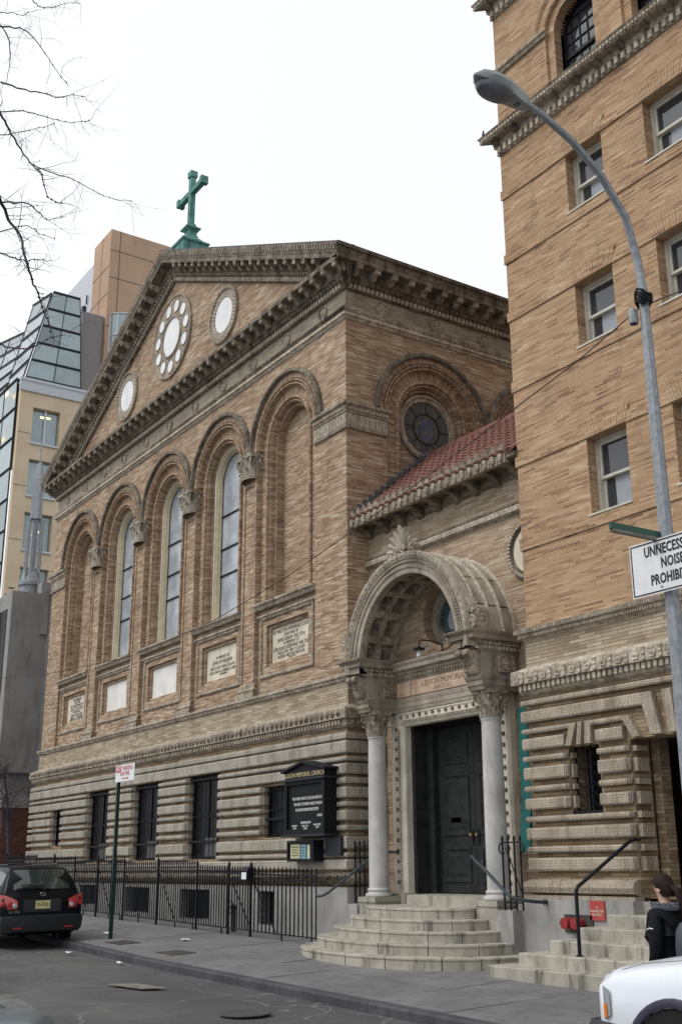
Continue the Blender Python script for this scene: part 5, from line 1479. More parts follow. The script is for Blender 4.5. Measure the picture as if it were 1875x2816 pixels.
# ================================================================== NOTICE BOARD, CASE, PLAQUES
NB = thing('notice_board', 'black glazed notice board with gable top and white letters on the church wall', 'notice board', (-.95, -.35, 2.5))
x0, x1, y0, y1 = -1.74, -.16, -.50, -.20
mb = MB(); mb.box((x0, y0 + .05, 2.55), (x1, y1, 3.66)); 
mb.box((x0, y0 + .0, 2.57), (x0 + .08, y0 + .05, 3.66)); mb.box((x1 - .08, y0, 2.57), (x1, y0 + .05, 3.66)); mb.box((x0 + .08, y0, 3.58), (x1 - .08, y0 + .05, 3.66)); mb.box((x0 + .08, y0, 2.57), (x1 - .08, y0 + .05, 2.66))
mb.build('case', 'black_board', NB)
M['board_edge'] = plain_mat('board_edge', (.025, .027, .038), .5, 0, .2, 6, 0, .2)
for za, zb in ((2.52, 2.57), (3.66, 3.70)):
    mb = MB(); mb.box((x0 - .06, y0 - .05, za), (x1 + .06, y1, zb)); mb.build('ledge', 'board_edge', NB)
mb = MB(); prism(mb, [(x0 - .0, 3.70), (x1, 3.70), (x1, 3.86), ((x0 + x1) / 2, 4.00), (x0, 3.86)], lambda u, d, z: (d, u, z), y0, y1); mb.build('gable', 'black_board', NB)
mb = MB()
for sg in (-1, 1):
    m_ = (x0 + x1) / 2; xe = x1 + .09 if sg > 0 else x0 - .09
    mb.grid([[(xe, y, 3.84), (xe, y, 3.88), (m_, y, 4.06), (m_, y, 4.01)] for y in (y0 - .06, y1)], True, cap=True)
mb.build('gable_roof', 'iron', NB)
text('JUDSON MEMORIAL CHURCH', .135, 'gold', NB, ((x0 + x1) / 2, y0 - .003, 3.775), sx=.88)
for body, sz, dx, z in (('WE WORRY ABOUT E.COLI IN OUR FOOD', .088, .10, 3.29), ('WE HAVE TO WORRY ABOUT POISON', .088, .11, 3.175), ('IN OUR INFORMATION SYSTEM', .088, .06, 3.06), ('-FRANK', .08, .56, 2.93), ('IN MEMORIAM', .07, 0.0, 2.80), ('WORSHIP', .05, -.45, 2.745), ('BIBLE STUDY', .05, -.02, 2.735), ('SUNDAY DINNER', .05, .45, 2.75), ('11AM', .065, -.45, 2.695), ('10AM', .065, -.02, 2.685), ('12PM', .065, .45, 2.70)):
    text(body, sz, 'white_ink', NB, ((x0 + x1) / 2 + dx * (.72 if abs(dx) < .2 else 1), y0 + .047, z), sx=.72 if len(body) > 12 else .9)
BX = thing('display_case', 'small black display case with yellow and blue notices below the notice board', 'display case', (-1.2, -.35, 2.03))
mb = MB(); mb.box((-1.72, -.42, 2.03), (-.66, -.20, 2.45))
for a in (((-1.72, 2.03), (-1.66, 2.45)), ((-.72, 2.03), (-.66, 2.45)), ((-1.66, 2.39), (-.72, 2.45)), ((-1.66, 2.03), (-.72, 2.08))): mb.box((a[0][0], -.45, a[0][1]), (a[1][0], -.42, a[1][1]))
mb.build('case', 'iron', BX)
for n_, (a, b, z0, z1, c) in {'notice': (-1.60, -1.22, 2.09, 2.38, (.46, .45, .27)), 'notice.001': (-1.18, -.98, 2.085, 2.37, (.18, .33, .42)), 'notice.002': (-.93, -.83, 2.085, 2.36, (.55, .60, .42))}.items():
    mb = MB(); mb.box((a, -.428, z0), (b, -.422, z1)); o = mb.build('notice', plain_mat('paper', c, .8, 0, .1), BX)
    mb = MB()
    for k in range(4): mb.box((a + .05, -.4295, z1 - .07 - k * .055), (b - .05 - .02 * (k % 2), -.4285, z1 - .055 - k * .055))
    mb.build('printing', 'black_ink', o)
mb = MB(); mb.box((-.50, -.27, 2.13), (.09, -.19, 2.50)); o = mb.build('bronze_plaque', plain_mat('dark_bronze', (.045, .05, .055), .5, .6, .3, 30, .004)); tag(o, 'blank dark bronze plaque on the wall right of the display case', 'plaque')

# ================================================================== HANDRAILS, SMALL GATES, BANNERS
hr = thing('handrail', 'curved iron handrail at the left of the rounded steps', 'handrail', (.8, -.5, 1.3))
mb = MB(); tube(mb, [(1.12, .40, 2.18), (1.0, .25, 2.18), (.86, .05, 2.14), (.74, -.15, 1.98), (.63, -.55, 1.68), (.57, -.88, 1.45), (.55, -1.0, 1.40), (.50, -1.06, 1.395), (.44, -1.04, 1.42)], .024, 8); mb.build('rail', 'rail_iron', hr, True)
mb = MB(); mb.box((.72, -.26, 1.84), (.755, -.22, 1.98)); lathe(mb, [(.045, 0), (.045, -.02), (.02, -.03)], (1.12, .40, 2.18), 10, axis='y'); mb.build('bracket', 'rail_iron', hr)
hr = thing('handrail', 'sloping grey iron handrail at the right of the rounded steps', 'handrail', (4.9, -.5, 1.2))
mb = MB(); tube(mb, [(4.0, -.12, 2.08), (4.3, -.28, 2.00), (4.6, -.36, 1.88), (5.1, -.5, 1.64), (5.45, -.58, 1.47), (5.6, -.52, 1.41), (5.78, -.30, 1.37), (5.80, -.12, 1.36)], .028, 8); mb.build('rail', 'rail_iron', hr, True)
mb = MB(); mb.box((4.50, -.33, 1.86), (4.54, -.26, 2.02)); lathe(mb, [(.05, -.03), (.05, 0)], (5.80, -.12, 1.36), 12, axis='y'); mb.build('bracket', 'rail_iron', hr)
hr = thing('handrail', 'angular black pipe handrail on the straight tower steps', 'handrail', (7.38, -.98, .7))
mb = MB(); tube(mb, [(7.38, -1.0, .68), (7.39, -1.0, 1.57), (7.40, -.97, 1.63), (7.55, .02, 2.25), (7.57, .10, 2.27), (7.60, .18, 2.27)], .027, 8); mb.build('rail', 'iron', hr, True)
mb = MB(); lathe(mb, [(.06, .68), (.06, .70), (.03, .72)], (7.38, -1.0, 0), 12); mb.build('foot', 'iron', hr)
def gate(x0, x1, y, z0, z1, lab, scroll):
    t = thing('iron_gate', lab, 'gate', ((x0 + x1) / 2, y, z0))
    n = 4
    for i in range(n):
        x = x0 + (x1 - x0) * i / (n - 1); place(pk_me, 'picket', t, (x, y, z0), None, (1.1, 1.1, z1 - z0))
    for z in (z1 - .12, z0 + .12):
        mb = MB(); mb.box((x0, y - .012, z - .012), (x1, y + .012, z + .012)); mb.build('rail', 'iron', t)
    if scroll:
        for sg, x in ((-1, x0), (1, x1)):
            mb = MB(); tube(mb, [(x + sg * (.0 + .09 * math.sin(a)), y, z1 - .21 + .09 * math.cos(a)) for a in [k * math.pi / 6 for k in range(8)]], .013, 6); mb.build('scroll', 'iron', t)
    mb = MB(); tube(mb, [(x0 + .05, y + .02, z1 - .2), (x1, y + .02, z0 + .2)], .011, 5); mb.build('brace', 'iron', t)
gate(.24, .72, -.02, 1.225, 2.42, 'narrow iron gate between church corner and left column', False)
gate(4.98, 5.42, -.26, 1.225, 2.40, 'narrow scrolled iron gate between right column and tower', True)
def banner(pts, lab):
    mb = MB(); rows = []; n = 14
    (xa, ya, xb, yb), z0, z1 = pts
    for i in range(n + 1):
        z = z1 + (z0 - z1) * i / n; row = []
        for j in range(7):
            t = j / 6; row.append((xa + (xb - xa) * t + .02 * math.sin(i * .9 + j), ya + (yb - ya) * t + .035 * math.sin(j * 2.1 + i * .35), z + .01 * math.sin(j * 1.7)))
        rows.append(row)
    mb.grid(rows); mb.grid([[(p[0], p[1] + .006, p[2]) for p in r_] for r_ in rows])
    return tag(mb.build('banner', 'teal', None, 'all'), lab, 'banner')
banner(((4.90, .28, 5.22, .20), 2.12, 4.52), 'long teal banner hanging between right column and tower')
banner(((.16, .46, .55, .48), 2.2, 4.45), 'teal banner mostly hidden behind the left column')
# siamese fire connection and red plate on the tower plinth
M['cap_red'] = plain_mat('hose_cap_red', (.30, .02, .022), .5, 0, .3)
FC = thing('fire_connection', 'twin red-capped fire hose connection on the tower plinth', 'fire connection', (6.43, -.12, 1.0))
mb = MB(); mb.box((6.20, -.125, .93), (6.80, -.10, 1.19)); mb.build('back_plate', 'rust_plate', FC)
for x in (6.36, 6.58):
    mb = MB(); lathe(mb, [(.075, -.04), (.075, -.14), (.085, -.145), (.085, -.20), (.0, -.205)], (x, -.10, 1.07), 16, axis='y'); mb.build('hose_cap', 'cap_red', FC, True)
RP = thing('red_plate', 'red enamel plate with faded lettering on the tower plinth', 'plate', (6.9, -.12, 1.13))
mb = MB(); mb.box((6.76, -.125, 1.12), (7.06, -.101, 1.40)); mb.build('plate', 'red_enamel', RP)
text('55\nWASHINGTON\nSQUARE SO', .05, 'plaque_stone', RP, (6.91, -.127, 1.25), sx=.8)

# ================================================================== STREET SIGNS AND LAMP
NP = thing('parking_sign', 'no parking anytime sign on a green pole at the kerb', 'sign', (-4.95, -2.95, g(-4.95, -2.95)))
mb = MB(); pw = .035
mb.box((-4.95 - pw, -2.95 - pw, .4), (-4.95 + pw, -2.95 + pw, 4.05)); mb.build('pole', 'green_pole', NP)
mb = MB(); mb.box((-5.04, -2.995, 3.80), (-3.98, -2.988, 4.17)); sp_ = mb.build('sign_panel', 'white', NP)
mb = MB(); mb.box((-5.01, -2.998, 4.01), (-4.72, -2.9955, 4.15)); mb.build('red_field', 'red', sp_)
text('NO', .15, 'white', sp_, (-4.865, -2.999, 4.082), sx=1.0); text('PARKING', .145, 'red', sp_, (-4.36, -2.997, 4.082), sx=.98); text('ANYTIME', .125, 'red', sp_, (-4.5, -2.997, 3.965), sx=1.0)
mb = MB(); mb.box((-4.66, -2.998, 3.855), (-4.38, -2.996, 3.875)); mb.face([(-4.38, -2.998, 3.895), (-4.30, -2.998, 3.865), (-4.38, -2.998, 3.835)]); mb.build('arrow', 'red', sp_)
LX, LY = 11.8, -3.6
SLm = thing('street_lamp', 'tall grey steel street lamp with curved arm and cobra head', 'street lamp', (LX, LY, g(LX, LY)))
mb = MB(); tube(mb, [(LX, LY, .1), (LX, LY, 3), (LX, LY, 6), (LX, LY, 8.45)], [.10, .088, .074, .056], 8); mb.build('pole', 'galv', SLm)
arm = [(LX, LY, 8.35), (LX - .02, LY - .02, 8.8), (LX, LY - .18, 9.3), (LX, LY - .55, 9.75), (LX, LY - 1.0, 10.05), (LX, LY - 1.45, 10.22), (LX, LY - 1.72, 10.28)]
arm2 = []
for i in range(len(arm) - 1):
    for t in (0, .5): arm2.append(tuple(Vector(arm[i]).lerp(Vector(arm[i + 1]), t)))
arm2.append(arm[-1])
mb = MB(); tube(mb, arm2, [.052 - .014 * i / len(arm2) for i in range(len(arm2))], 8); mb.build('arm', 'galv', SLm, True)
# cobra head: lofted
mb = MB(); rows = []
for t, w_, h1, h0 in ((0, .05, .05, -.05), (.08, .085, .075, -.075), (.25, .12, .095, -.08), (.5, .165, .11, -.075), (.72, .165, .10, -.07), (.9, .115, .07, -.05), (1, .02, .01, -.01)):
    y = LY - 1.66 - .80 * t; z = 10.27 + .06 * t
    rows.append([(LX - w_, y, z), (LX - w_ * .75, y, z + h1 * .8), (LX, y, z + h1), (LX + w_ * .75, y, z + h1 * .8), (LX + w_, y, z), (LX + w_ * .75, y, z + h0), (LX, y, z + h0), (LX - w_ * .75, y, z + h0)])
mb.grid(rows, True, cap=True); LHd = mb.build('lamp_head', 'lamp_grey', SLm, True)
mb = MB(); rows = []
for q, dz in ((1, 0), (.92, -.045), (.65, -.075), (.3, -.085), (.02, -.088)):
    rows.append([(LX + .155 * q * math.cos(a), LY - 2.16 - .27 * q * math.sin(a), 10.245 + .02 * 0 + dz) for a in [k * math.pi / 10 for k in range(20)]])
mb.grid(rows, True); mb.build('lens', 'lamp_lens', LHd, True)
text('25', .08, 'black_ink', LHd, (LX, LY - 1.84, 10.195), rot=(R(180), 0, R(20)))
# connection box and cable coil on the pole
mb = MB()
for k in range(5):
    a0 = k * .7
    tube(mb, [(LX + .095 * math.cos(a + a0), LY + .095 * math.sin(a + a0), 8.22 + .05 * k * .6 + .05 * math.sin(a * 2 + k)) for a in [q * math.pi / 5 for q in range(10)]], .016, 5)
mb.build('cable_coil', 'iron', SLm); mb = MB(); lathe(mb, [(.05, 7.98), (.055, 8.0), (.055, 8.14), (.03, 8.18)], (LX - .11, LY - .08, 0), 10); mb.build('junction_box', 'galv', SLm)
US = thing('noise_sign', 'white unnecessary noise prohibited sign on the lamp pole', 'sign', (12.05, LY - .14, 4.7))
mb = MB(); mb.box((11.385, LY - .150, 4.735), (12.56, LY - .144, 5.335)); sp_ = mb.build('sign_panel', 'white', US)
mb = MB()
for a in (((11.40, 4.75), (11.415, 5.32)), ((12.53, 4.75), (12.545, 5.32)), ((11.415, 4.75), (12.53, 4.765)), ((11.415, 5.305), (12.53, 5.32))): mb.box((a[0][0], LY - .153, a[0][1]), (a[1][0], LY - .1505, a[1][1]))
mb.build('border', 'black_ink', sp_)
for body, z in (('UNNECESSARY', 5.21), ('NOISE', 5.055), ('PROHIBITED', 4.885)): text(body, .158, 'black_ink', sp_, (11.975, LY - .152, z), sx=.70, space=1.03, bold=.004)
for z in (4.80, 5.27):
    mb = MB(); lathe(mb, [(.015, -.155), (.0, -.162)], (12.05 - .25, LY, z), 8, axis='y'); mb.build('bolt', 'galv', sp_)
GS = thing('street_name_sign', 'green street name sign seen edge-on on the lamp pole', 'sign', (LX - .02, LY, 5.2))
mb = MB(); gtip = Vector((11.75, -4.42, 5.36)); gb = Vector((11.76, -3.67, 5.36)); gn = (gtip - gb).cross(Vector((0, 0, 1))).normalized() * .018
mb.grid([[p_ - gn + Vector((0, 0, q_)) for q_ in (.0, .07)] + [p_ + gn + Vector((0, 0, q_)) for q_ in (.07, .0)] for p_ in (gb, gtip)], True, cap=True)
mb.build('sign_panel', 'green_sign', GS)
mb = MB(); mb.grid([[p_ - gn * 1.4 + Vector((0, 0, q_)) for q_ in (-.035, -.002)] + [p_ + gn * 1.4 + Vector((0, 0, q_)) for q_ in (-.002, -.035)] for p_ in (gb, gtip.lerp(gb, .02))], True, cap=True); mb.build('bracket', 'card', GS)
# cable from the lamp across the front
wire = [(12.9, -3.6, 8.13), (12.36, -3.6, 8.14), (11.76, -3.6, 8.20), (10.69, -3.6, 7.93), (9.46, -3.6, 7.70), (7.75, -3.6, 7.36), (5.73, -3.6, 7.0), (3.45, -3.6, 6.66), (.85, -3.6, 6.40), (-3.05, -3.6, 6.32), (-8.36, -3.6, 6.68), (-12.4, -3.6, 7.13), (-22, -3.6, 8.4)]
mb = MB(); tube(mb, wire, .008, 5); tag(mb.build('overhead_cable', plain_mat('cable', (.05, .022, .02), .7)), 'thin dark cable strung from the lamp pole across the church front', 'cable')
# birds
def bird(c, sc, lab, hd):
    mb = MB(); rows = []
    for t, r, z in ((-.5, .0, .02), (-.42, .02, .02), (-.15, .055, .05), (.1, .07, .08), (.25, .055, .13), (.3, .04, .18), (.36, .035, .20), (.42, .012, .19), (.47, .0, .185)):
        rows.append([(c[0] + sc * (t * math.cos(hd) - r * math.cos(a) * math.sin(hd)), c[1] + sc * (t * math.sin(hd) + r * math.cos(a) * math.cos(hd)), c[2] + sc * (z + r * math.sin(a) + .02)) for a in [k * math.pi / 4 for k in range(8)]])
    mb.grid(rows, True); return tag(mb.build('pigeon', plain_mat('feathers', (.06, .065, .075), .8), None, 'all'), lab, 'bird')
bird((5.16, -.06, 15.86), .42, 'pigeon perched on the tower cornice corner', R(-35)); bird((-24.0, -.1, 12.5), .5, 'pigeon perched on the grey concrete roof edge', R(120))

# ================================================================== BACKGROUND BUILDINGS
GB = thing('concrete_building', 'grey board-marked concrete building with red brick base beside the church', 'building', (-24, 0, .6))
gx = -24.0
mb = MB(); mb.box((gx - 14, -.02, 5.42), (gx, 12, 12.47)); mb.box((gx - 3, 1.1, 12.45), (gx + .04, 12, 12.95)); mb.build('upper_block', 'concrete', GB)
mb = MB(); mb.box((gx - .5, 1.45, 4), (gx + .25, 12, 10.85)); mb.box((gx - .2, 1.15, 10.8), (gx + .12, 1.4, 12.6)); mb.build('pier', 'concrete', GB)
mb = MB(); mb.box((gx - 14, .5, 4.1), (gx - .35, 12, 5.45)); mb.box((gx - 14, .2, 4.12), (gx + .1, 12, 4.62)); mb.build('soffit_beam', 'concrete', GB)
mb = MB(); mb.box((gx - 14, .25, -.5), (gx + .06, 12, 4.12)); mb.build('brick_wall', 'brick_red', GB)
# deep recess on its street front
for i in range(5):
    mb = MB(); mb.box((gx - 2.2 - i * 2.6, -.35, 5.5), (gx - 1.9 - i * 2.6, 0, 12.4)); mb.build('concrete_fin', 'concrete', GB)
mb = MB(); mb.box((gx - 13.9, -.05, 6.2), (gx - .5, -.025, 11.8)); mb.build('glazing', 'dark_glass', GB)
SPI = thing('steel_spire', 'slender steel spire with open cage on the concrete roof', 'spire', (-25, .97, 12.5))
sx_, sy_ = -25.0, .97
mb = MB(); lathe(mb, [(.42, 12.45), (.42, 12.9), (.50, 12.95), (.50, 13.1), (.40, 13.15), (.33, 13.5), (.12, 13.55)], (sx_, sy_, 0), 20); mb.build('drum', 'galv', SPI, True)
for i in range(4):
    a = i * math.pi / 2 + .6; c_, s_ = math.cos(a), math.sin(a)
    mb = MB(); tube(mb, [(sx_ + .37 * c_, sy_ + .37 * s_, 13.0), (sx_ + .37 * c_, sy_ + .37 * s_, 15.75), (sx_ + .12 * c_, sy_ + .12 * s_, 15.85)], .05, 6); mb.build('cage_bar', M['galv'] and 'galv', SPI)
mb = MB(); tube(mb, [(sx_, sy_, 13.4), (sx_, sy_, 15.8)], .14, 10); tube(mb, [(sx_, sy_, 15.8), (sx_, sy_, 17.6), (sx_, sy_, 18.3)], [.26, .20, .10], 4); tube(mb, [(sx_, sy_, 18.3), (sx_, sy_, 19.3)], .03, 6); mb.build('shaft', 'galv', SPI)
KX = -34.0
KB_ = thing('glass_building', 'modern university building of cream stone with blue stepped glass wall', 'building', (-40, 10, .5))
TK = lambda u, d, z: (KX + d, u, z)
KW = []
for r_ in range(9):
    zt = 24.55 - r_ * 2.82; KW += [(3.2, 4.62, zt - 1.92, zt), (7.0, 8.4, zt - 1.92, zt)]
mb = MB(); holes_wall(mb, TK, 2.5, 12, -.5, 25.9, KW, 0, .3); mb.face([(KX, 2.5, -.5), (KX - .35, 2.5, -.5), (KX - .35, 2.5, 25.9), (KX, 2.5, 25.9)]); mb.face([(KX, 2.5, 25.9), (KX, 12, 25.9), (KX - 14, 12, 25.9), (KX - 14, 2.5, 25.9)]); mb.build('stone_wall', 'kstone', KB_)
M['warm_lamp'] = emit_mat('ceiling_lamp', (1.0, .72, .36), 2.2)
for i in range(2, 10):
    z = 25.9 - i * 1.41; mb = MB(); mb.box((2.49, -.0, z - .012), (3.18, .012, z + .012), TK) if i % 2 == 0 else mb.box((4.64, 0, z - .012), (7, .012, z + .012), TK); mb.build('panel_joint', 'soil', KB_)
mb = MB(); moulding(mb, TK, [(0, 25.35), (.1, 25.35), (.14, 25.8), (.2, 25.9), (.2, 26.02), (0, 26.02)], 2.4, 12); mb.build('cornice', 'kgrey', KB_)
for a, b, c, e in KW:
    mb = MB(); mb.face([TK(a, -.28, c), TK(b, -.28, c), TK(b, -.28, e), TK(a, -.28, e)]); w = mb.build('window', 'kglass', KB_)
    mb = MB(); m_ = (a + b) / 2; mb.box((m_ - .05, -.27, c), (m_ + .05, -.16, e), TK); mb.box((a, -.27, c), (b, -.20, c + .08), TK); mb.box((a - .05, -.05, c - .1), (b + .05, .10, c), TK); mb.build('mullion', 'kgrey', w)
    for _ in range(rnd.choice((1, 1, 2))):
        u, z = rnd.uniform(a + .2, b - .2), rnd.uniform(c + .5, e - .3); mb = MB(); mb.box((u - .12, -.275, z - .05), (u + .12, -.262, z + .05), TK); mb.build('ceiling_lamp', 'warm_lamp', w)
# glass crown: stepped east face and sloping street face
def glass_face(P4, nu, nv, name, lamp=0):
    """P4: bottom-left, bottom-right, top-right, top-left"""
    P = [Vector(p) for p in P4]; f = lambda u, v: P[0].lerp(P[1], u).lerp(P[3].lerp(P[2], u), v)
    mb = MB(); mb.face(P); o = mb.build(name, 'dark', KB_)
    n = (P[1] - P[0]).cross(P[3] - P[0]).normalized()
    for i in range(nu):
        for j in range(nv):
            q = [f((i + a) / nu, (j + b) / nv) + n * .05 for a, b in ((.02, .02), (.98, .02), (.98, .98), (.02, .98))]
            mb = MB(); mb.face(q); pn = mb.build('pane', 'kglass', o)
    mb = MB()
    for j in range(nv + 1): tube(mb, [f(0, j / nv) + n * .07, f(1, j / nv) + n * .07], .07, 4)
    for i in range(nu + 1): tube(mb, [f(i / nu, 0) + n * .06, f(i / nu, 1) + n * .06], .022, 4)
    mb.build('mullion', 'kdark', o)
    return o
glass_face([(KX, 2.66, 26.1), (KX, 5.58, 26.1), (KX, 5.22, 31.3), (KX, 3.75, 31.3)], 2, 5, 'glass_wall')
gf = glass_face([(KX - 16, 2.0, 13), (KX - .4, 2.45, 13), (KX - .4, 2.45, 26.1), (KX - 16, 2.0, 26.1)], 8, 8, 'glass_wall')
glass_face([(KX - 16, 2.2, 26.1), (KX - 3.2, 2.55, 26.1), (KX - 3.2, 3.6, 30.3), (KX - 16, 3.4, 33.5)], 4, 5, 'glass_roof')
glass_face([(KX - 3.2, 2.6, 26.1), (KX - .1, 2.62, 26.1), (KX - .1, 3.75, 31.25), (KX - 3.2, 3.75, 31.9)], 1, 5, 'glass_roof')
for k in range(4):
    mb = MB(); y = 2.3; x = KX - 1.2 - k * 1.1; z = 25.5 - k * 2.1; mb.box((x - .35, y - .14, z - .12), (x + .1, y - .12, z + .12)); mb.build('ceiling_lamp', 'warm_lamp', gf)
mb = MB(); mb.box((KX - 2.2, 5.55, 24.5), (KX - .25, 6.72, 30.8)); mb.build('core_wall', 'ktaupe', KB_)
OT = thing('office_tower', 'tall tan brick-panelled tower block behind the church gable', 'building', (-40, 14, .5))
ox, oy, oz = -34.02, 6.76, 36.2
mb = MB(); mb.box((ox - 2.55, oy, 0), (ox, oy + 16, oz)); mb.build('tower_wall', 'kbrown', OT)
mb = MB(); mb.box((ox - 9.3, oy + .5, 20), (ox - 2.5, oy + 14, 36.0)); mb.build('metal_wall', 'kgrey', OT)
for z in (33.2, 30.2, 27.2, 24.0, 34.9):
    mb = MB(); mb.box((ox, oy, z - .02), (ox + .012, oy + 16, z + .02)); mb.box((ox - 2.55, oy - .012, z - .02 - 1.0), (ox, oy, z + .02 - 1.0)); mb.build('panel_joint', 'soil', OT)
for y in (.55, 5.5):
    mb = MB(); mb.box((ox, oy + y - .02, 0), (ox + .012, oy + y + .02, oz)); mb.build('panel_joint', 'soil', OT)
mb = MB(); mb.box((ox - 1.3, oy - .012, 0), (ox - 1.26, oy, oz)); mb.build('panel_joint', 'soil', OT)
for z in (30.5, 31.7, 32.9):
    mb = MB(); mb.box((ox - 9, oy + .488, z), (ox - 2.55, oy + .5, z + .05)); mb.build('panel_joint', 'kdark', OT)
bw = MB(); rows = []
for k in range(7):
    t = k / 6 * math.pi / 2; rows.append([(ox + .8 * math.sin(t) , oy + .25 + 2.2 * (1 - math.cos(t)) * .9, z) for z in (24, 30.9)])
bw.grid(rows); o = bw.build('bay_window', 'kglass', OT)
mb = MB()
for k in (0, 2, 4, 6): tube(mb, [rows[k][0], rows[k][1]], .05, 4)
for z in (26, 28, 29.6, 30.9): tube(mb, [(p[0][0] + .02, p[0][1], z) for p in rows], .05, 4)
mb.build('mullion', 'kgrey', o)
mb = MB(); mb.box((ox - 5.1, oy + .3, 33.2), (ox - 4.8, oy + .5, 33.6)); mb.box((ox - 4.6, oy + .38, 33.6), (ox - 4.55, oy + .46, 34.2)); mb.build('security_camera', 'kdark', OT)

# ================================================================== BARE TREES
M['bark'] = plain_mat('twig_bark', (.075, .07, .08), .9, 0, .4, 12, .004, .1)
LIMBS = {'C': [(12.18, -11.14, 6.85), (11.95, -11.01, 6.89), (11.76, -10.88, 6.85), (11.92, -10.83, 6.64), (12.17, -10.84, 6.32), (12.15, -10.79, 6.21), (11.88, -10.65, 6.23), (11.74, -10.54, 6.15), (11.93, -10.52, 5.89)], 'B': [(11.97, -11.18, 7.75), (11.96, -11.07, 7.62), (11.7, -10.93, 7.69), (11.6, -10.8, 7.62), (11.83, -10.75, 7.34), (12.07, -10.75, 7.13), (11.97, -10.66, 7.02), (11.76, -10.48, 7.14)], 'B2': [(11.95, -10.79, 7.27), (11.79, -10.58, 7.36), (11.7, -10.38, 7.43), (11.9, -10.28, 7.25), (12.23, -10.22, 7.02), (12.3, -10.11, 7.0)], 'A': [(11.51, -11.12, 8.81), (11.75, -11.09, 8.59), (11.65, -10.98, 8.54), (11.36, -10.89, 8.59), (11.26, -10.88, 8.44)], 'A2': [(11.63, -11.06, 8.67), (11.67, -10.96, 8.68), (11.46, -10.82, 8.88), (11.39, -10.69, 8.86), (11.61, -10.6, 8.51), (11.85, -10.53, 8.17)], 'A3': [(11.7, -11.03, 8.09), (11.74, -10.91, 8.07), (11.53, -10.74, 8.24), (11.5, -10.59, 8.3), (11.74, -10.57, 8.12), (12.01, -10.56, 7.97), (12.0, -10.43, 8.02)], 'D': [(11.9, -10.96, 5.76), (11.68, -10.84, 5.84), (11.79, -10.8, 5.77), (12.13, -10.79, 5.62), (12.27, -10.74, 5.61), (12.1, -10.6, 5.77), (11.92, -10.51, 5.88)], 'E': [(11.54, -10.93, 6.86), (11.56, -10.89, 6.84), (11.89, -10.87, 6.72), (12.11, -10.82, 6.63), (11.96, -10.69, 6.69), (11.77, -10.52, 6.8)], 'E2': [(11.68, -10.94, 7.03), (11.97, -10.9, 6.88), (12.23, -10.88, 6.74), (12.15, -10.76, 6.74), (11.91, -10.62, 6.86), (11.96, -10.51, 6.9)], 'F': [(11.73, -10.96, 6.55), (11.99, -10.98, 6.41), (12.24, -10.96, 6.26), (12.18, -10.84, 6.3), (11.96, -10.7, 6.46), (11.98, -10.61, 6.47)], 'G': [(11.54, -11.02, 7.92), (11.84, -11.0, 7.74), (11.89, -10.88, 7.76), (11.71, -10.67, 7.92), (11.68, -10.51, 7.95), (11.96, -10.46, 7.79), (12.23, -10.45, 7.65)], 'H': [(11.9, -11.04, 7.47), (12.04, -10.94, 7.45), (11.9, -10.75, 7.65), (11.81, -10.61, 7.81)], 'I': [(11.49, -11.09, 8.9), (11.35, -10.97, 9.06), (11.18, -10.84, 9.24), (11.29, -10.8, 9.16), (11.58, -10.83, 8.97)], 'J': [(11.41, -10.76, 9.25), (11.19, -10.63, 9.41), (11.26, -10.52, 9.42), (11.57, -10.51, 9.23), (11.76, -10.46, 9.11)]}
BTR = thing('bare_tree', 'leafless tree reaching thin twigs in from the upper left', 'tree', (11.6, -13.9, .1))
mb = MB()
tr = [(11.6, -13.9, 0), (11.58, -13.85, 1.5), (11.65, -13.7, 3), (11.6, -13.4, 4.6), (11.7, -13.1, 6.2), (11.6, -12.9, 8.0), (11.5, -12.8, 9.8), (11.6, -12.75, 11.5)]
tube(mb, tr, [.24, .2, .17, .145, .12, .09, .06, .03], 10); mb.build('trunk', 'bark', BTR, True)
tw = random.Random(5)
def twig(mb, p, d, L, r, depth):
    pts = [Vector(p)]; d = Vector(d).normalized(); n = max(3, int(L / .07))
    for i in range(n):
        d = (d + Vector((tw.uniform(-1, 1), tw.uniform(-1, 1), tw.uniform(-.9, .9))) * .28).normalized()
        pts.append(pts[-1] + d * L / n)
    tube(mb, pts, [r * (1 - .75 * i / n) for i in range(n + 1)], 4)
    if depth > 0:
        for i in range(1, n):
            if tw.random() < .55:
                a = Vector((tw.uniform(-1, 1), tw.uniform(-1, 1), tw.uniform(-1, 1)))
                twig(mb, pts[i], d * .5 + a, L * tw.uniform(.25, .5), r * .6, depth - 1)
            elif tw.random() < .5:
                lathe(mb, [(.0, -.008), (r * 1.7, 0), (0, .012)], pts[i], 4)
mb = MB()
thick = {'C': .012, 'B': .009, 'B2': .004, 'A': .006, 'A2': .006, 'A3': .006, 'D': .007, 'E': .005, 'E2': .006, 'F': .006, 'G': .005, 'H': .004, 'I': .004, 'J': .004}
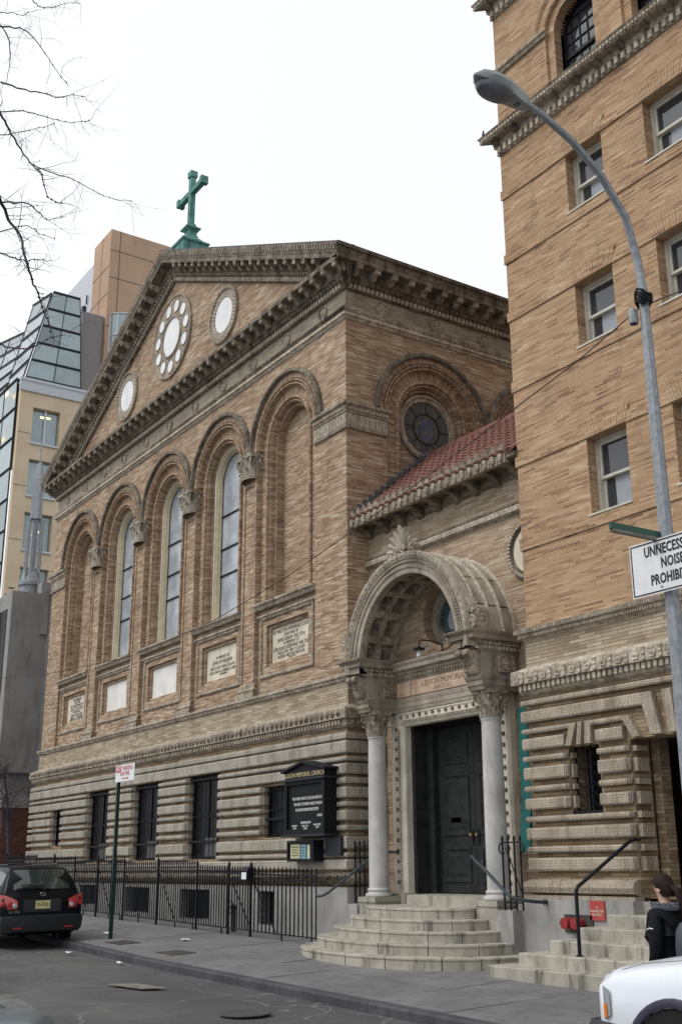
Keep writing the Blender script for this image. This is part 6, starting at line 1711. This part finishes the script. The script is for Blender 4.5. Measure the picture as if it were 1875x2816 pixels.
for key, pts in LIMBS.items():
    pts = [Vector(p) for p in pts]; r = thick[key]
    # smooth the traced limb and add knots
    sm = []
    for i in range(len(pts) - 1):
        p0, p1, p2, p3 = pts[max(i - 1, 0)], pts[i], pts[i + 1], pts[min(i + 2, len(pts) - 1)]
        for t in (0, .25, .5, .75):
            sm.append(.5 * ((2 * p1) + (-p0 + p2) * t + (2 * p0 - 5 * p1 + 4 * p2 - p3) * t * t + (-p0 + 3 * p1 - 3 * p2 + p3) * t ** 3) + Vector((tw.uniform(-1, 1), tw.uniform(-1, 1), tw.uniform(-1, 1))) * .006)
    sm.append(pts[-1])
    if key in 'ABCDEFGHI' or key in ('E2',):
        root = min(tr[3:], key=lambda q: abs(q[2] - (sm[0].z - .9)))
        sm = [Vector(root), Vector(root).lerp(sm[0], .35) + Vector((0, 0, .25)), Vector(root).lerp(sm[0], .7) + Vector((0, 0, .2))] + sm
    n = len(sm)
    tube(mb, sm, [max(.0022, r * (1.25 - 1.0 * i / n)) for i in range(n)], 6)
    for i in range(5, n):
        if tw.random() < .62:
            a = Vector((tw.uniform(-1, 1), tw.uniform(-.3, 1.3), tw.uniform(-.9, .7)))
            twig(mb, sm[i], a, tw.uniform(.10, .45), max(.0013, r * .28), 2 if tw.random() < .4 else 1)
        if tw.random() < .5: lathe(mb, [(.0, -.01), (max(.004, r * 1.25), 0), (0, .012)], sm[i], 5)
mb.build('branches', 'bark', BTR)
STR = thing('small_tree', 'small leafless tree in front of the grey concrete wall', 'tree', (-20.6, -.6, .85))
mb = MB(); tube(mb, [(-20.5, -.3, .7), (-20.6, -.4, 2.2), (-20.9, -.5, 4.0), (-21.3, -.62, 5.4)], [.09, .07, .05, .03], 7); mb.build('trunk', 'bark', STR, True)
mb = MB()
for i in range(16):
    t = i / 16; p = Vector((-20.7 - .5 * t, -.42 - .12 * t, 3.2 + 2.4 * t)); a = Vector((tw.uniform(-1.2, .1), tw.uniform(-1.1, .3), tw.uniform(.15, 1.2))); twig(mb, p, a, tw.uniform(1.2, 2.6), .013, 2)
mb.build('branches', 'bark', STR)

# ================================================================== CARS
M['car_black'] = plain_mat('black_car_paint', (.005, .006, .008), .35, .0, .2, 3, 0, .12, .05)
M['car_white'] = plain_mat('white_car_paint', (.70, .74, .80), .3, 0, .06, 2, 0, .5, .6)
M['car_plastic'] = plain_mat('dark_bumper_plastic', (.022, .024, .03), .55, 0, .2)
M['car_clad'] = plain_mat('grey_cladding', (.022, .025, .028), .5, 0, .2, 6, 0, .25)
M['tyre'] = plain_mat('tyre_rubber', (.010, .010, .011), .85, 0, .3)
M['rim'] = plain_mat('alloy_rim', (.35, .36, .38), .35, .8)
M['car_glass'] = glass_mat('car_glass', (.03, .045, .042), .03, .9, 0, .3, 0)
M['tail_red'] = plain_mat('tail_lamp_red', (.48, .05, .05), .2, 0, .3, 20, 0, .7, .5)
M['amber'] = plain_mat('amber_lens', (.85, .22, .02), .2, 0, .2, 20, 0, .7, .5)
M['lamp_clear'] = plain_mat('clear_lamp', (.62, .66, .68), .15, .4, .3, 30, 0, .7, .5)
M['plate_y'] = plain_mat('plate_yellow', (.62, .58, .28), .5, 0, .15, 8)
M['grey_hood'] = plain_mat('grey_car_paint', (.13, .155, .165), .35, .1, .1, 3, 0, .5, .4)
def wheel(par, c, r, w, name='wheel'):
    mb = MB(); lathe(mb, [(r * .62, -w / 2), (r * .94, -w / 2), (r, -w * .36), (r, w * .36), (r * .94, w / 2), (r * .62, w / 2)], c, 28, axis='y'); t = mb.build(name, 'tyre', par, True)
    mb = MB(); lathe(mb, [(r * .63, -w * .42), (r * .58, -w * .3), (r * .2, -w * .34), (r * .0, -w * .36)], c, 20, axis='y'); lathe(mb, [(r * .63, w * .42), (r * .58, w * .3), (r * .2, w * .34), (r * .0, w * .36)], c, 20, axis='y'); mb.build('rim', 'rim', t, True)
def body_loft(mb, secs, n=None):
    """secs: list of (x, half-section [(y,z)...] from bottom centre-line outwards and up); mirrored in y about yc"""
    rows = []
    for x, yc, hs in secs:
        left = [(x, yc - y, z) for y, z in hs]; right = [(x, yc + y, z) for y, z in reversed(hs)]
        rows.append(left + right)
    mb.grid(rows, True, cap=True)
# --- black SUV, rear end towards the camera; its rear is at x = RX0, front towards -x
RX0, RYC = -5.30, -4.38; rz = groad(RX0, 0) + .02
BS = thing('black_suv', 'black estate SUV parked at the kerb, seen from behind', 'car', (RX0 - 2.2, RYC, rz))
def sec(x, wb, wm, wt, zb, zm, zs, zt, crown=.05):
    return (x, RYC, [(wb * .75, rz + zb), (wb, rz + zb + .06), (wm, rz + zm), (wm * .985, rz + zs), (wt, rz + zt - .05), (wt * .93, rz + zt), (wt * .5, rz + zt + crown * .7), (0.01, rz + zt + crown)])
mb = MB()
body_loft(mb, [sec(RX0 + .02, .70, .80, .79, .34, .62, .80, .98, .01), sec(RX0 - .02, .80, .87, .85, .30, .62, .86, 1.05, .01), sec(RX0 - .05, .83, .885, .82, .28, .70, .98, 1.10, .01), sec(RX0 - .09, .84, .89, .80, .28, .75, 1.02, 1.16, .01)])
body_loft(mb, [sec(RX0 - .085, .84, .89, .80, .28, .75, 1.03, 1.17, .01), sec(RX0 - .22, .85, .90, .74, .28, .75, 1.05, 1.40, .015), sec(RX0 - .42, .86, .905, .66, .28, .75, 1.06, 1.60, .03), sec(RX0 - .60, .86, .905, .63, .28, .75, 1.06, 1.645, .04), sec(RX0 - 1.6, .86, .91, .63, .26, .75, 1.04, 1.66, .045), sec(RX0 - 2.5, .86, .91, .62, .26, .75, 1.02, 1.62, .045), sec(RX0 - 3.2, .86, .91, .74, .26, .75, .99, 1.14, .03), sec(RX0 - 4.2, .84, .88, .72, .26, .70, .90, 1.0, .03), sec(RX0 - 4.55, .70, .76, .62, .30, .60, .78, .86, .02)])
sb = mb.build('body', 'car_black', BS, True)
mb = MB(); body_loft(mb, [(RX0 + .14, RYC, [(.60, rz + .36), (.68, rz + .40), (.72, rz + .54), (.70, rz + .64), (.5, rz + .655), (.01, rz + .655)]), (RX0 + .06, RYC, [(.80, rz + .33), (.86, rz + .40), (.885, rz + .55), (.87, rz + .665), (.6, rz + .68), (.01, rz + .68)]), (RX0 - .5, RYC, [(.86, rz + .31), (.905, rz + .38), (.92, rz + .56), (.905, rz + .67), (.6, rz + .68), (.01, rz + .68)])])
bmp = mb.build('bumper', 'car_clad', BS, True)
for sg in (-1, 1):
    mb = MB(); mb.box((RX0 + .125, RYC + sg * .55 - .09, rz + .415), (RX0 + .15, RYC + sg * .55 + .09, rz + .44)); mb.build('reflector', 'red', bmp)
# rear window: curved strip following the hatch
mb = MB(); rows = []
for t in (0, .25, .5, .75, 1):
    x = RX0 - .13 - .30 * t ** 1.2; z = rz + 1.20 + .40 * t; hw = .745 - .13 * t
    rows.append([(x + .065 - .05 * abs(u) ** 2.5, RYC + u * hw, z - .012 * abs(u) ** 2) for u in (-1, -.8, -.5, 0, .5, .8, 1)])
mb.grid(rows); mb.build('rear_window', 'car_glass', BS, True)
mb = MB(); rows = [[(x + .035, y, z + .004) for x, y, z in r_] for r_ in ([[(RX0 - .115, RYC + u * .70 * .5 - .28, rz + 1.215 + .05 * (1 - abs(u)))] for u in (-1, 1)])]
tube(mb, [(RX0 - .05, RYC + .06, rz + 1.19), (RX0 - .065, RYC - .1, rz + 1.25), (RX0 - .08, RYC - .42, rz + 1.235)], .022, 6); mb.box((RX0 - .09, RYC - .30, rz + 1.22), (RX0 - .045, RYC + .05, rz + 1.29)); tube(mb, [(RX0 - .075, RYC - .55, rz + 1.215), (RX0 - .06, RYC + .15, rz + 1.215)], .012, 5); mb.build('wiper', 'car_plastic', BS)
for sg in (-1, 1):
    mb = MB(); rows = []
    for u in (0, .33, .66, 1):
        yy = RYC + sg * (.55 + .35 * u); xx = RX0 + .045 - .13 * u ** 2.2
        zt = rz + .98 + .12 * min(1, u * 1.3); zb = rz + .80 + .015 * u
        rows.append([(xx + .015, yy, zb), (xx + .035, yy, (zb + zt) / 2), (xx - .012, yy, zt)])
    mb.grid(rows); tl_ = mb.build('tail_light', 'tail_red', BS, True)
    for u, z, m_ in ((.18, .875, 'lamp_clear'), (.42, .91, 'red'), (.78, .905, 'red')):
        mb = MB(); yy = RYC + sg * (.55 + .35 * u); xx = RX0 + .075 - .13 * u ** 2.2; lathe(mb, [(.052, -.01), (.048, .012), (.0, .02)], (xx, yy, rz + z), 12, axis='x'); mb.build('lens', m_, tl_, True)
    mb = MB(); rows = []
    for x, z0, z1 in ((RX0 - .38, 1.12, 1.50), (RX0 - .75, 1.10, 1.56), (RX0 - 1.05, 1.09, 1.58)): rows.append([(x, RYC + sg * (.885 - (z - 1.05) * .43), rz + z) for z in (z0, (z0 + z1) / 2, z1)])
    mb.grid(rows); mb.build('side_window', 'car_glass', BS, True)
    mb = MB(); rows = []
    for x, z0, z1 in ((RX0 - 1.12, 1.09, 1.58), (RX0 - 1.9, 1.08, 1.57), (RX0 - 2.6, 1.06, 1.45)): rows.append([(x, RYC + sg * (.893 - (z - 1.05) * .43), rz + z) for z in (z0, (z0 + z1) / 2, z1)])
    mb.grid(rows); mb.build('side_window', 'car_glass', BS, True)
    for x in (RX0 - .92, RX0 - 3.55): wheel(BS, (x, RYC + sg * .79, rz + .34), .345, .225)
mb = MB(); prism(mb, [(0, .74), (.02, .74), (.02, .98), (0, .99)], lambda u, d, z: (RX0 + .015 + d, u, rz + z), RYC - .42, RYC + .40)
hr_ = mb.build('plate_recess', 'car_plastic', BS)
mb = MB(); mb.box((RX0 + .036, RYC - .16, rz + .80), (RX0 + .044, RYC + .16, rz + .965)); lp_ = mb.build('licence_plate', 'plate_y', BS)
text('YA-55BU', .105, 'black_ink', lp_, (RX0 + .045, RYC, rz + .885), rot=(R(90), 0, R(90)), sx=.72)
mb = MB(); ring(mb, lambda u, d, z: (RX0 - .055 + d, RYC + u, rz + z), 0, 0, [(.06, .04)], 0, 6.28, 4) if False else None
tube(mb, [(RX0 + .0, RYC + .06 * math.cos(a), rz + 1.095 + .036 * math.sin(a)) for a in [k * math.pi / 8 for k in range(17)]], .007, 5); tube(mb, [(RX0 + .005, RYC + .01, rz + 1.13), (RX0 + .005, RYC - .018, rz + 1.078), (RX0 + .005, RYC + .04, rz + 1.078)], .007, 5); mb.build('emblem', 'rim', BS)
text('RX 300', .07, 'rim', BS, (RX0 + .03, RYC - .60, rz + .745), rot=(R(90), 0, R(90)), sx=1.1)
for sg in (-1, 1):
    mb = MB(); tube(mb, [(RX0 - .75, RYC + sg * .56, rz + 1.70), (RX0 - 2.5, RYC + sg * .56, rz + 1.70)], .02, 6); mb.build('roof_rail', 'car_plastic', BS)
# --- white SUV, nose towards -x, at the right edge of the picture
NX, NYC = 12.50, -5.02; nz = groad(12.5, 0) + .0
WS = thing('white_suv', 'white four-wheel drive at the kerb, only its front wing in view', 'car', (NX + 2.3, NYC, nz))
def wsec(x, wb, wm, wt, zb, zm, zs, zt, crown):
    zs, zt, zm = zs * 1.13, zt * 1.13, zm * 1.05
    return (x, NYC, [(wb * .8, nz + zb), (wb, nz + zb + .04), (wm, nz + zm), (wm, nz + zs), (wt + .04, nz + zt - .075), (wt, nz + zt - .03), (wt * .9, nz + zt), (wt * .5, nz + zt + crown * .7), (.01, nz + zt + crown)])
mb = MB()
body_loft(mb, [wsec(NX + .05, .78, .84, .78, .50, .62, .86, .955, .01), wsec(NX + .10, .82, .875, .80, .48, .60, .90, .985, .015), wsec(NX + .22, .84, .885, .81, .46, .60, .92, 1.02, .03), wsec(NX + .5, .85, .89, .80, .40, .60, .90, 1.05, .05), wsec(NX + .9, .85, .89, .80, .40, .60, .92, 1.09, .06), wsec(NX + 1.35, .85, .89, .80, .40, .60, .93, 1.11, .07), wsec(NX + 1.45, .85, .89, .80, .40, .60, .94, 1.14, .06), wsec(NX + 2.1, .85, .89, .66, .40, .60, .98, 1.66, .05), wsec(NX + 4.4, .85, .89, .66, .40, .60, .98, 1.70, .05), wsec(NX + 4.7, .84, .87, .64, .42, .6, .98, 1.45, .04)])
wb_ = mb.build('body', 'car_white', WS, True)
mb = MB(); body_loft(mb, [(NX - .10, NYC, [(.72, nz + .56), (.78, nz + .60), (.80, nz + .68), (.76, nz + .745), (.01, nz + .75)]), (NX - .02, NYC, [(.84, nz + .54), (.91, nz + .59), (.92, nz + .69), (.88, nz + .755), (.01, nz + .76)]), (NX + .28, NYC, [(.86, nz + .54), (.915, nz + .59), (.92, nz + .69), (.89, nz + .74), (.01, nz + .75)])]); mb.build('bumper', 'car_plastic', WS, True)
for sg in (-1, 1):
    # wheel-arch opening: dark liner, rim lip and tyre
    wx, wz = NX + .88, nz + .36
    mb = MB(); n = 20; T_ = lambda u, d, z: (u, NYC + sg * (.885 + d), z)
    wz += .08
    ring(mb, T_, wx, wz, [(.54, .0), (.535, .03), (.505, .04), (.475, .03), (.465, -.1)], R(-5), R(185), n); mb.build('arch_flare', plain_mat('arch_flare', (.05, .045, .075), .5), WS, True)
    mb = MB(); mb.face([T_(wx + .47 * math.cos(a), .012, wz + .47 * math.sin(a)) for a in [R(-30) + k * R(240) / 16 for k in range(17)]]); mb.build('wheel_well', 'dark', WS)
    wheel(WS, (wx, NYC + sg * .80, nz + .40), .40, .24); wheel(WS, (NX + 3.7, NYC + sg * .80, nz + .40), .40, .24)
    # headlight wrapping round the corner
    mb = MB(); rows = []
    for t in (0, .25, .5, .75, 1):
        x = NX + .06 + .03 * t ** 1.0 + .14 * t * t; y = NYC + sg * (.62 + .275 * min(1, t * 1.35)); k = 1 - .35 * max(0, t - .45) / .55
        rows.append([(x + .004 - .012, y + sg * .006, nz + .895 + dz * k * 1.25) for dz in (-.115, -.02, .0, .06, .115)])
    mb.grid(rows); hl = mb.build('headlight', 'lamp_clear', WS, True)
    mb = MB(); rows = []
    for t in (.42, .6, .8, .92):
        x = NX + .06 + .03 * t + .14 * t * t; y = NYC + sg * (.62 + .275 * min(1, t * 1.35)); k = 1 - .35 * max(0, t - .45) / .55
        rows.append([(x - .014, y + sg * .014, nz + .875 + dz * k * 1.25) for dz in (-.10, -.04, .012)])
    mb.grid(rows); mb.build('turn_signal', 'amber', hl, True)
for sg in (-1, 1):
    mb = MB(); tube(mb, [(NX + .14, NYC + sg * .80, nz + 1.10), (NX + .5, NYC + sg * .775, nz + 1.195), (NX + .9, NYC + sg * .765, nz + 1.238), (NX + 1.35, NYC + sg * .76, nz + 1.262)], .0022, 4); mb.build('panel_gap', 'car_plastic', WS)
mb = MB(); mb.box((NX + .04, NYC - .55, nz + .63), (NX + .055, NYC + .55, nz + .86)); mb.build('grille', 'car_plastic', WS)
# --- grey car corner at the lower left, near side of the road
GC = thing('grey_car', 'corner of a grey car at the lower left edge, near the camera', 'car', (8.9, -10.8, groad(8.9, 0)))
gz = groad(9, 0) + .07; GYC = -10.62
mb = MB(); body_loft(mb, [(11.05, GYC, [(.6, gz + .30), (.72, gz + .40), (.74, gz + .62), (.70, gz + .74), (.55, gz + .80), (.01, gz + .82)]), (10.9, GYC, [(.75, gz + .26), (.84, gz + .36), (.86, gz + .66), (.82, gz + .80), (.70, gz + .87), (.01, gz + .90)]), (10.2, GYC, [(.78, gz + .24), (.88, gz + .34), (.89, gz + .68), (.84, gz + .85), (.74, gz + .93), (.01, gz + .97)]), (9.6, GYC, [(.78, gz + .24), (.88, gz + .34), (.89, gz + .68), (.84, gz + .87), (.76, gz + .95), (.01, gz + 1.0)]), (8.9, GYC, [(.78, gz + .24), (.88, gz + .34), (.89, gz + .68), (.80, gz + .95), (.60, gz + 1.33), (.01, gz + 1.38)]), (7.4, GYC, [(.78, gz + .24), (.88, gz + .34), (.89, gz + .68), (.80, gz + .95), (.58, gz + 1.36), (.01, gz + 1.42)]), (6.6, GYC, [(.78, gz + .24), (.88, gz + .34), (.88, gz + .68), (.80, gz + .90), (.7, gz + .95), (.01, gz + 1.0)])])
mb.build('body', 'grey_hood', GC, True)
for sg in (-1, 1):
    for x in (10.3, 7.5): wheel(GC, (x, GYC + sg * .80, gz + .31), .31, .2)
mb = MB()
for k in (-.5, -.25, .0, .25, .5): tube(mb, [(10.75, GYC + k, gz + .917 - .03 * abs(k)), (9.7, GYC + k, gz + 1.0 - .03 * abs(k))], .006, 4)
mb.build('hood_crease', 'car_plastic', GC)

# ================================================================== PERSON
PXp, PYp = 10.33, -2.45
pz = g(10.33, -2.45) - .02
PS = 1.165
PE = thing('person', 'person in black padded jacket with grey fur hood on the sidewalk', 'person', (PXp, PYp, pz))
M['skin'] = plain_mat('skin', (.52, .32, .23), .55, 0, .1)
M['jeans'] = plain_mat('dark_jeans', (.018, .035, .07), .85, 0, .3, 30, .003)
M['jacket'] = plain_mat('black_padded_jacket', (.007, .008, .012), .75, 0, .3, 9, .01, .15)
M['fur'] = plain_mat('grey_fur', (.20, .21, .25), .95, 0, .5, 60, .02)
M['hair'] = plain_mat('dark_brown_hair', (.022, .012, .009), .7, 0, .4, 40, .004, .2)
M['pack'] = plain_mat('grey_bag', (.06, .075, .09), .7, 0, .3, 20, .003)
M['yellow'] = plain_mat('ochre_cloth', (.50, .26, .02), .8, 0, .15)
M['pink'] = plain_mat('pink_ball', (.72, .32, .36), .7, 0, .1)
def skin_mesh(name, nodes, edges, mat, parent, lvl=2):
    me = bpy.data.meshes.new(name); me.from_pydata([n[0] for n in nodes], edges, [])
    o = bpy.data.objects.new(name, me); COL.objects.link(o)
    md = o.modifiers.new('skin', 'SKIN'); md.use_smooth_shade = True
    for v, n in zip(me.skin_vertices[0].data, nodes):
        r = n[1]; v.radius = (r * PS, r * PS) if not isinstance(r, tuple) else (r[0] * PS, r[1] * PS)
    me.skin_vertices[0].data[0].use_root = True
    o.modifiers.new('sub', 'SUBSURF').levels = lvl
    dg = bpy.context.evaluated_depsgraph_get()
    m2 = bpy.data.meshes.new_from_object(o.evaluated_get(dg))
    bpy.data.objects.remove(o); m2.name = name
    m2.materials.clear(); m2.materials.append(M[mat])
    for p in m2.polygons: p.use_smooth = True
    return place(m2, name, parent, (0, 0, 0))
# faces -x (towards picture left), seen from the right rear quarter
H = lambda x, y, z: (PXp + x * PS, PYp + y * PS, pz + z * PS)
nodes = [(H(0, 0, .0 + .62), .13), (H(0, -.09, .60), .10), (H(-.03, -.09, .33), .065), (H(.02, -.09, .05), .05), (H(-.09, -.09, .02), .035), (H(0, .09, .60), .10), (H(-.10, .09, .34), .065), (H(-.10, .09, .07), .05), (H(-.20, .09, .03), .035),
         (H(0, 0, .82), .12), (H(.0, 0, 1.0), .12), (H(-.01, 0, 1.08), .06), (H(-.035, 0, 1.17), .055), (H(-.035, 0, 1.22), .085), (H(-.03, 0, 1.29), .09), (H(-.02, 0, 1.345), .055)]
edges = [(0, 1), (1, 2), (2, 3), (3, 4), (0, 5), (5, 6), (6, 7), (7, 8), (0, 9), (9, 10), (10, 11), (11, 12), (12, 13), (13, 14), (14, 15)]
bd = skin_mesh('body', nodes, edges, 'jeans', PE)
bd.data.materials.append(M['skin'])
for p in bd.data.polygons:
    if p.center.z > pz + 1.05 * PS: p.material_index = 1
# face: nose, ear
mb = MB(); lathe(mb, [(.0, -.02), (.016, 0), (.006, .03), (0, .035)], H(-.13, 0, 1.225), 8); mb.build('nose', 'skin', PE, True)
for sg in (-1, 1):
    mb = MB(); lathe(mb, [(.0, -.012), (.028, 0), (.02, .012), (0, .006)], H(-.015, sg * .088, 1.225), 10, axis='y'); mb.build('ear', 'skin', PE, True)
    mb = MB(); lathe(mb, [(0, -.008), (.012, 0), (0, .006)], H(-.115, sg * .035, 1.25), 8); mb.build('eye', 'black_ink', PE, True)
jn = [(H(.03, 0, .62), (.20, .17)), (H(.02, 0, .50), (.20, .175)), (H(.02, 0, .80), (.19, .17)), (H(.01, 0, .95), (.175, .17)), (H(.0, 0, 1.05), (.10, .11)),
      (H(.0, -.18, .99), .085), (H(.05, -.25, .80), .078), (H(.05, -.26, .66), .068), (H(-.03, -.22, .55), .055), (H(.0, .18, .99), .085), (H(.05, .25, .80), .075), (H(-.05, .24, .66), .06)]
je = [(0, 1), (0, 2), (2, 3), (3, 4), (3, 5), (5, 6), (6, 7), (7, 8), (3, 9), (9, 10), (10, 11)]
skin_mesh('jacket', jn, je, 'jacket', PE)
# fur collar: many short strands round the neck
mb = MB(); fr_ = random.Random(3)
for i in range(420):
    a = fr_.uniform(0, 2 * math.pi); b = fr_.uniform(-.6, .9); r0 = .135
    p = Vector(H((r0 + .03 * math.sin(b)) * math.cos(a) + .015, (r0 + .03 * math.sin(b)) * math.sin(a), 1.075 + .035 * math.sin(b)))
    d = Vector((math.cos(a) * math.cos(b), math.sin(a) * math.cos(b), math.sin(b))) * fr_.uniform(.03, .06) + Vector((fr_.uniform(-1, 1), fr_.uniform(-1, 1), fr_.uniform(-1, .3))) * .018
    t = d.cross(Vector((fr_.uniform(-1, 1), fr_.uniform(-1, 1), 1))).normalized() * .006
    mb.face([p - t, p + t, p + d])
tube(mb, [H(.015 + .125 * math.cos(a), .125 * math.sin(a), 1.07) for a in [k * math.pi / 8 for k in range(17)]], .045, 8)
stuff(mb.build('fur_collar', 'fur', PE))
mb = MB(); rows = []
for z, r, dx in ((1.165, .065, .04), (1.20, .085, .03), (1.25, .108, .0), (1.30, .112, -.02), (1.345, .09, -.02), (1.375, .05, -.015), (1.385, .003, -.015)):
    rows.append([H(dx - .01 + r * math.cos(a) * (1.0 if math.cos(a) > -.4 or z > 1.29 else .35), r * .9 * math.sin(a), z) for a in [k * math.pi / 8 for k in range(16)]])
mb.grid(rows, True); mb.build('hair', 'hair', PE, True)
mb = MB(); tube(mb, [H(.09, 0, 1.25), H(.15, 0, 1.22), H(.185, .01, 1.13), H(.19, .01, 1.03), H(.17, .01, .95)], [.035, .045, .042, .032, .01], 8); mb.build('ponytail', 'hair', PE, True)
mb = MB()
for c in ((-.165, -.10, .93), (-.14, -.13, .87), (-.12, -.165, .62)): lathe(mb, [(0, -.01), (.012, 0), (0, .01)], H(*c), 6)
tube(mb, [H(.02, -.335, .87), H(.06, -.34, .885), H(.10, -.335, .88)], .007, 5); mb.build('zip_pull', 'white', PE)
# gloved hand at the end of the near sleeve: palm and five bent fingers
hx = H(-.06, -.215, .50)
mb = MB(); rows = []
for t, r in ((0, .028), (.3, .036), (.7, .038), (1, .03)): rows.append([(hx[0] - .07 * t + 0 * r, hx[1] + r * .55 * math.cos(a), hx[2] - .03 * t + r * math.sin(a)) for a in [k * math.pi / 5 for k in range(10)]])
mb.grid(rows, True, cap=True)
for k, L in enumerate((.055, .065, .06, .045)):
    z0 = hx[2] - .03 + .026 - k * .018; tube(mb, [(hx[0] - .065, hx[1], z0), (hx[0] - .065 - L * .5, hx[1] + .004, z0 - .008), (hx[0] - .065 - L * .8, hx[1] + .02, z0 - .022), (hx[0] - .06 - L * .75, hx[1] + .032, z0 - .035)], [.009, .0088, .008, .006], 6)
tube(mb, [(hx[0] - .02, hx[1] - .01, hx[2] + .025), (hx[0] - .05, hx[1] + .005, hx[2] + .045), (hx[0] - .085, hx[1] + .018, hx[2] + .035)], [.011, .0095, .007], 6)
mb.build('hand', 'skin', PE, True)
BP = thing('backpack', 'grey-blue backpack with ochre patch and pink ball, worn at the picture edge', 'backpack', (PXp + .30, PYp - .1, pz + .6))
mb = MB(); rows = []
for z, r in ((.46, .02), (.48, .09), (.56, .12), (.72, .125), (.86, .11), (.93, .07), (.95, .01)): rows.append([H(.30 + r * math.cos(a), -.06 + r * 1.25 * math.sin(a), z) for a in [k * math.pi / 8 for k in range(16)]])
mb.grid(rows, True); mb.build('pack', 'pack', BP, True)
mb = MB(); tube(mb, [H(.20, -.15, .90), H(.12, -.20, .98), H(.04, -.22, 1.0)], .014, 6); mb.build('strap', 'jacket', BP, True)
mb = MB(); mb.box(H(.37, -.228, .66), H(.44, -.20, .84)); mb.build('patch', 'yellow', BP)
mb = MB(); lathe(mb, [(0, -.03), (.02, -.022), (.03, 0), (.02, .022), (0, .03)], H(.22, -.24, .47), 12); mb.build('ball_charm', 'pink', BP, True)
